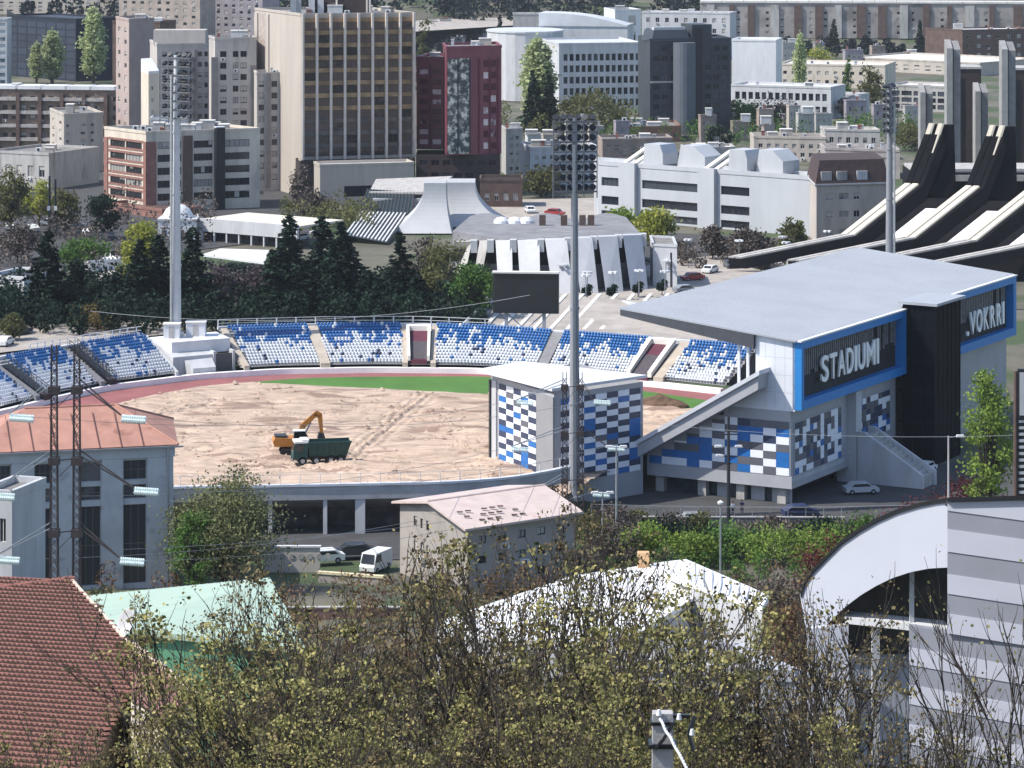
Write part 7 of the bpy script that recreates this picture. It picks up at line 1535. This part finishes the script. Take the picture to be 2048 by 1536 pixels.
one('dark pointed shrub tree in the middle of the cream terrace', 1697, 1005, 112, 24, L_mid, 29, .05, 1200, .4, shape=2)
one('spring green small tree below the far housing slab', 1640, 1180, 92, 60, L_yel, 30, .1, 1500, .5)
one('bare dark tree in front of the pale cube building', 1690, 975, 196, 36, L_twg, 31, .1, 1200, .45)
one('tree left of the upper hotel roof corner beyond', 850, 1000, 22, 40, L_oli, 32, .1, 1600, .5)
one('brownish trees at the base of the modern office, left', 1500, 610, 448, 80, L_twg, 33, .05, 2200, .4)
one('brownish green tree at the base of the modern office, right', 1580, 612, 440, 60, L_oli, 34, .05, 1700, .4)
one('slim green tree before the mansard house', 1602, 618, 440, 18, L_spr, 35, .05, 800, .35, shape=2)
one('bare tree left of the modern office base', 1425, 615, 455, 60, L_twg, 36, .05, 1600, .4)
one('mixed green trees between pillars and mast', 1830, 860, 248, 90, L_oli, 37, .1, 1800, .45)
one('green shrub before the tall pillars', 1925, 800, 330, 60, L_spr, 38, .1, 1200, .4)
one('grey green tree right of the dark tower', 1480, 930, 190, 70, L_mid, 39, .1, 2000, .45)
one('dark round tree left of the pinkish houses', 1440, 850, 250, 50, L_con, 40, .1, 1600, .45)
one('grey bare trees right of the dark tower', 1545, 940, 196, 90, L_twg, 41, .1, 1800, .45)
# topiary balls on the plaza
tb = leafy('dark clipped ball tree', 77, 2.6, 1.15, L_con, 900, .2, .22, name='clipped_ball_tree', clumps=18)
for i, (px, py) in enumerate(((1174, 600), (1224, 600), (1276, 594), (1324, 590))): 
    o = dup(tb); g_ = G(px, py); o.location = g_; o['label'] = ['leftmost', 'second', 'third', 'rightmost'][i] + ' dark clipped ball tree before the round finned hall'; o['group'] = 'clipped ball trees'
kill(tb)
# far woods and tree rows
rs = np.random.RandomState(9)
def wood(label, n, pxr, dr, hh, mat, seed, size=1.0, dens=60, name='woodland'):
    rs = np.random.RandomState(seed); C_ = []
    for k in range(n):
        px, d = rs.uniform(*pxr), rs.uniform(*dr); x, y = X(px, d), d; z = ter(x, y); h = hh * rs.uniform(.6, 1.2); r = h * .33
        v = rs.normal(size=(dens, 3)); v /= np.linalg.norm(v, axis=1)[:, None]; v *= rs.uniform(.4, 1, (dens, 1)) ** .4
        C_.append(np.array([x, y, z + h * .55]) + v * np.array([r, r, h * .48]))
    V, Fq = quads(np.vstack(C_), size, rs, 0, 1.4); return tag(link(name, npmesh(name, V, Fq, mat)), label, 'trees', kind='stuff')
wood('dark far woods along the top behind the hotel and white office', 900, (560, 1500), (1420, 2050), 15, LEAF('far_wood', (.010, .016, .020), (.03, .042, .04), .1), 1, 1.3, 90)
wood('dark trees between the far flats at the top left', 160, (-100, 560), (1420, 1800), 12, MATS['far_wood'], 2, 1.6, 60)
wood('dark hedge row below the long housing slab', 110, (1400, 2100), (1290, 1360), 5, MATS['far_wood'], 3, 1.0, 60)
wood('dark shrubs filling the gaps behind the far stand', 330, (-60, 990), (512, 566), 5.5, L_con, 4, .42, 130)
wood('mixed bare trees in the streets left of the brick office', 70, (-60, 420), (585, 690), 7, L_twg, 5, .4, 90)
wood('greenery between the hotel base and the low halls', 40, (560, 760), (660, 700), 5, L_oli, 6, .4, 80)
wood('dark shrubs around the low annex and plaza edge', 60, (1350, 1640), (596, 625), 3.5, L_twg, 7, .35, 80)
wood('tree masses between the white offices and low blocks', 90, (1130, 1850), (860, 930), 6, L_mid, 8, .5, 60)
wood('treetops between red tower and white office', 50, (1005, 1300), (900, 990), 6, L_oli, 10, .5, 60)
wood('tree band above the burgundy tower', 60, (830, 1010), (1050, 1350), 9, MATS['far_wood'], 11, .8, 60)
# far small houses catching the light
rgh = random.Random(8); FAR = []
cols_ = [MATS['brown_plaster'], m_cream, m_beige, m_lconc, MATS['tan_render'], m_conc, MATS['violet_grey']]; names_ = ['brown', 'cream', 'beige', 'pale grey', 'tan', 'grey', 'violet grey']
k = 0
for (x0, x1, d0, d1, n_, where) in ((855, 1030, 1250, 1420, 7, 'above the burgundy tower'), (230, 520, 1180, 1330, 7, 'behind the left residential towers'), (40, 230, 1210, 1330, 4, 'above the navy office'), (1550, 1850, 1210, 1290, 5, 'below the long housing slab'), (1380, 1640, 850, 900, 4, 'between dark tower and modern office'), (1500, 1860, 890, 960, 6, 'left of the concrete pillars'), (1040, 1260, 800, 880, 5, 'behind the near floodlight head')):
    for j in range(n_):
        px = x0 + (x1 - x0) * (j + .5) / n_ + rgh.uniform(-8, 8); d = rgh.uniform(d0, d1); w = rgh.uniform(24, 42) * (1. if d > 1000 else 1.1); q = rgh.randrange(7); hh = rgh.uniform(4.5, 8.5)
        b_ = Bld('small_house', 'small %s house, number %s from the left, %s' % (names_[q], ['one', 'two', 'three', 'four', 'five', 'six', 'seven'][j], where), 'house', [(px - w / 2, d + 3), (px - w / 2 + 5, d), (px + w / 2, d + 1)], 0, ztop=ter(X(px, d), d) + hh, wall=cols_[q], faces={1: win(3, .4, 2, .4, .4, .4, .5, .5)}, roof=[m_lroof, m_gravel, m_gravel, m_brown][rgh.randrange(4)], par=.3, clutter=2)
# ------------------------------------------------------------------ bushes on the slope
def bush(label, px, d, w, h, mat, seed, size=.22, n=2200, name='bush'):
    o = leafy(label, seed, h, w / 2, mat, n, .0, size, None, 26, 1., name, 'bush'); put(o, px, d); return o
bush('bright green bush left of the orange chimney', 1290, 347, 6, 3.6, L_spr, 50); bush('bright green rounded bush in the middle right hedge', 1470, 345, 7.5, 3.8, L_mid, 51); bush('bright green bush at the hedge end near the lamp post', 1390, 342, 6, 4.2, L_spr, 52)
bush('green rounded bush above the arched roof edge', 1722, 347, 6.2, 5.0, L_mid, 53); bush('yellow green bushes along the hedge right part', 1640, 344, 9, 3.6, L_spr, 54); bush('light green bush between hedge and maroon shrub', 1560, 343, 8, 3.6, L_spr, 55)
bush('maroon shrub mass behind the arched roof edge at the right', 1935, 365, 9.5, 8.2, L_mar, 56, .2, 4200); bush('maroon shrub spilling left behind the arched roof', 1850, 362, 8, 5.2, L_mar, 57, .2, 2800); bush('maroon brown shrub at the right end of the green hedge', 1655, 305, 9, 7.4, L_mar, 88, .2, 3200); bush('brown thicket in front of the green hedge', 1560, 296, 9, 5.6, MATS['rust_twigs'] if 'rust_twigs' in MATS else L_twg, 89, .2, 3000); bush('dark gap filling shrub in the middle of the hedge', 1425, 346, 3.5, 3.8, L_con, 87, .2, 1600); bush('grey twiggy shrub at the left end of the hedge', 1225, 344, 6, 4.6, L_twg, 86, .2, 2200); bush('reddish brown shrub left of the arched wall foot', 1665, 262, 5.5, 5.2, L_mar, 58, .2, 3000)
bush('brown twiggy shrub right of the white roof', 1590, 250, 6, 5.2, LEAF('rust_twigs', (.08, .05, .03), (.20, .12, .07), .2), 59, .18, 3400); bush('green low bush left below the big pylon', 60, 290, 5.5, 3.5, L_mid, 60); bush('olive bush right of the pylon foot', 205, 285, 6, 4.0, L_oli, 61)
bush('dusty bush before the garden wall', 420, 300, 6, 3.2, L_oli, 62); bush('brown shrub before the yard wall', 330, 280, 7, 3.5, MATS['rust_twigs'], 63); bush('green brown bush by the tree right edge', 2010, 345, 6, 4.5, L_oli, 64)
bush('dark tangled bush under the chequered wall', 1235, 358, 6, 4.2, L_twg, 65); bush('dark bush by the forecourt lamp', 1585, 366, 5, 2.4, L_twg, 66); bush('dark hedge block along the forecourt edge, left', 1340, 362, 7, 2.4, L_con, 90, .2, 2600); bush('dark bush cluster along the forecourt edge, middle', 1500, 364, 6, 2.2, L_twg, 91, .2, 2200); bush('dark green shrub along the forecourt edge, right', 1620, 364, 6, 2.2, L_con, 92, .2, 2200); bush('brown bush at the forecourt corner by the arched roof', 1790, 360, 6, 2.8, MATS['rust_twigs'], 93, .2, 2200)
for i, (px, d, w_, h_, mt, lb) in enumerate(((1215, 372, 4.5, 3.6, L_twg, 'bare twiggy bush at the foot of the inclined beam'), (1275, 372, 3.5, 3.2, L_oli, 'olive bush before the base glazing of the main stand'), (1345, 372, 4, 3.0, L_twg, 'grey bush below the middle of the chequered end wall'), (1398, 372, 3, 3.4, L_oli, 'narrow olive shrub left of the black utility pole'), (1545, 372, 4, 2.4, L_twg, 'bare bush right of the black utility pole'), (1640, 372, 4.5, 2.2, L_con, 'dark low bush before the overhanging stand corner'), (1100, 372, 4, 3.8, L_twg, 'grey bush behind the ridge of the pink roof'), (1700, 372, 4.5, 2.0, L_twg, 'bare low bush below the stair wedge'))):
    bush(lb, px, d, w_, h_, mt, 120 + i, .2, 1500)
bush('bare bush on the bank below the forecourt', 1180, 350, 5, 4.6, L_oli, 67); bush('grey shrub right of the pink roofed house', 1165, 318, 4.4, 5.5, L_twg, 68)
wood('brown scrub covering the slope below the stadium', 520, (-60, 2080), (225, 322), 3.2, MATS['rust_twigs'], 21, .2, 90, 'scrub')
wood('green undergrowth on the slope below the stadium', 110, (1150, 1800), (300, 346), 2.4, L_mid, 22, .2, 90, 'undergrowth')
wood('olive scrub on the bank right behind the foreground tree', 300, (-60, 1700), (135, 222), 3.4, LEAF('dark_scrub', (.03, .028, .014), (.10, .09, .05), .2), 23, .2, 90, 'scrub')
# ------------------------------------------------------------------ foreground trees
def fgtree(seed, h, spread, lv=5, leaf=1.0, bare=False):
    rs = random.Random(seed); nr = np.random.RandomState(seed); mb = MB(); tips = []
    def grow(p, dr_, ln, r, k):
        pts = [p]; seg = 3
        for s in range(seg):
            dr_ = (dr_ + Vector((rs.gauss(0, .13), rs.gauss(0, .13), rs.gauss(.06, .08)))).normalized(); q = pts[-1] + dr_ * (ln / seg); mb.tube(pts[-1], q, r * (1 - s * .2), r * (1 - (s + 1) * .2), n=4 if k < 3 else 3, cap=False); pts.append(q)
            if k <= 2 and rs.random() < .8: tips.append((q, .5))
        if k == 0: tips.append((pts[-1], 1.)); return
        nch = rs.choice([2, 3, 3]) if k < lv else 4
        for c_ in range(nch):
            sp = spread * (1.15 if k == lv else .8); d2 = (dr_ + Vector((rs.gauss(0, sp), rs.gauss(0, sp), rs.uniform(0, .25)))).normalized()
            st = pts[-1] if c_ == 0 else pts[rs.choice([1, 2, 3])]; grow(st, d2, ln * rs.uniform(.66, .92), r * .64, k - 1)
    grow(Vector((0, 0, 0)), Vector((0, 0, 1)), h * .30, h * .017, lv)
    mz = max(v[2] for v in mb.v)
    C_ = []
    for q, w in tips:
        m_ = int((30 if w == 1. else 8) * leaf * nr.uniform(.3, 1.7)) if nr.rand() < .30 else 0
        if m_: C_.append(np.array(q) + nr.normal(size=(m_, 3)) * np.array([.12, .12, .06]))
    return mb, (np.vstack(C_) if C_ else np.zeros((0, 3))), mz
protos = []
for k, (sd_, sp, lf) in enumerate(((301, .42, 1.), (302, .36, 1.15), (303, .46, .9), (304, .40, .45))):
    mb, C_, mz = fgtree(sd_, 9., sp, 6, lf); t = thing('foreground_tree', 'proto', 'tree'); mb.build('trunk', m_bark, t)
    V, Fq = quads(C_, .060, np.random.RandomState(sd_), .2, 1.3); link('crown', npmesh('crown', V, Fq, L_fg if k % 2 == 0 else L_dry), t); protos.append((t, mz))
mb, C_, mz = fgtree(310, 9., .34, 6, .10); tbare = thing('bare_tree', 'proto', 'tree'); mb.build('trunk', m_bark, tbare); V, Fq = quads(C_, .06, np.random.RandomState(5), .2, 1.3); link('crown', npmesh('crown', V, Fq, L_fg), tbare)
fgl = [(330, 1205, 74, 0, 1.0), (455, 1165, 80, 1, 1.), (565, 1100, 76, 2, 1.), (640, 1070, 84, 3, .9), (760, 1095, 72, 3, 1.), (860, 1080, 80, 3, 1.), (960, 1060, 78, 0, .95), (1065, 970, 84, 3, .8), (1150, 1050, 74, 3, .8), (1030, 1130, 66, 2, 1.), (800, 1230, 62, 2, 1.), (620, 1250, 64, 3, 1.), (420, 1330, 60, 0, 1.), (240, 1440, 60, 2, .8),
       (1290, 1135, 78, 0, 1.), (1400, 1170, 70, 1, 1.), (1530, 1165, 74, 3, .95), (1650, 1230, 72, 3, .8), (1770, 1290, 66, 3, .8), (90, 1470, 58, 3, .8), (1220, 1150, 66, 2, .9), (1130, 1130, 70, 1, 1.), (900, 1330, 58, 3, 1.), (700, 1340, 57, 1, 1.), (520, 1380, 57, 2, 1.), (1480, 1360, 60, 3, .8), (1600, 1400, 58, 0, .8), (1000, 1400, 55, 2, 1), (330, 1420, 58, 1, .9)]
wd = ['leafy olive brown tree with budding yellow leaves whose top reaches %s']
places = ['beside the mint roof, left', 'over the mint roof', 'up to the parked white car, left', 'up to the garden wall', 'below the white van', 'in front of the pink roofed house, left', 'above the pink roof ridge', 'highest beside the near mast', 'before the near mast foot', 'left of the dazzling white roof', 'mid height left of the picture middle', 'in the middle of the brown thicket, left', 'low right of the clay roof', 'low over the clay tiles',
          'before the dazzling white roof, left', 'before the dazzling white roof, middle', 'right end of the white roof', 'against the arched wall foot', 'before the balcony of the striped building', 'the lower left corner', 'low left of the concrete pole', 'low in the middle, right of centre', 'low in the middle of the thicket', 'low left of the middle', 'low right of the green shed', 'low right of the concrete pole', 'low before the striped building', 'the bottom edge in the middle', 'low below the satellite dish']
for i, ((px, py, d, k, w), pl_) in enumerate(zip(fgl, places)):
    t, mz = protos[k]; o = dup(t); x = X(px, d); z = ter(x, d); s = (Z(py, d) - z) / mz; put(o, px, d, rz=i * 2.1, sc=(s * w, s * w, s), dz=-.1)
    o['label'] = 'budding olive brown foreground tree, ' + pl_; o['group'] = 'foreground trees'
for i, (px, py, d, lab) in enumerate(((1880, 1240, 62, 'thin bare branched tree before the grey stripes, left'), (1960, 1160, 60, 'thin bare branched tree before the grey stripes, middle'), (2040, 1080, 58, 'thin bare branched tree at the right picture edge'), (1740, 1130, 70, 'thin bare sapling before the arched white wall'))):
    o = dup(tbare); x = X(px, d); z = ter(x, d); s = (Z(py, d) - z) / mz; put(o, px, d, rz=i * 1.7, sc=(s * .75, s * .75, s)); o['label'] = lab; o['group'] = 'bare foreground trees'
for t, _ in protos: kill(t)
kill(tbare)
for _o in COL.objects:
    if _o.type == 'MESH' and _o.parent is None and 'label' not in _o and _o.get('kind') != 'structure': print('UNLABELLED', _o.name)

# ------------------------------------------------------------------ air
mb = MB(); mb.box(-960, 960, -70, 4230, -6, 215)
hm = bpy.data.materials.new('air'); hm.use_nodes = True; hn = hm.node_tree; hn.nodes.remove(hn.nodes['Principled BSDF'])
pv_ = hn.nodes.new('ShaderNodeVolumePrincipled'); pv_.inputs['Color'].default_value = (.80, .88, 1, 1); pv_.inputs['Density'].default_value = .00004
hn.links.new(pv_.outputs[0], hn.nodes['Material Output'].inputs['Volume'])
tag(mb.build('haze', hm), 'thin pale air haze over the city', 'haze', kind='stuff')
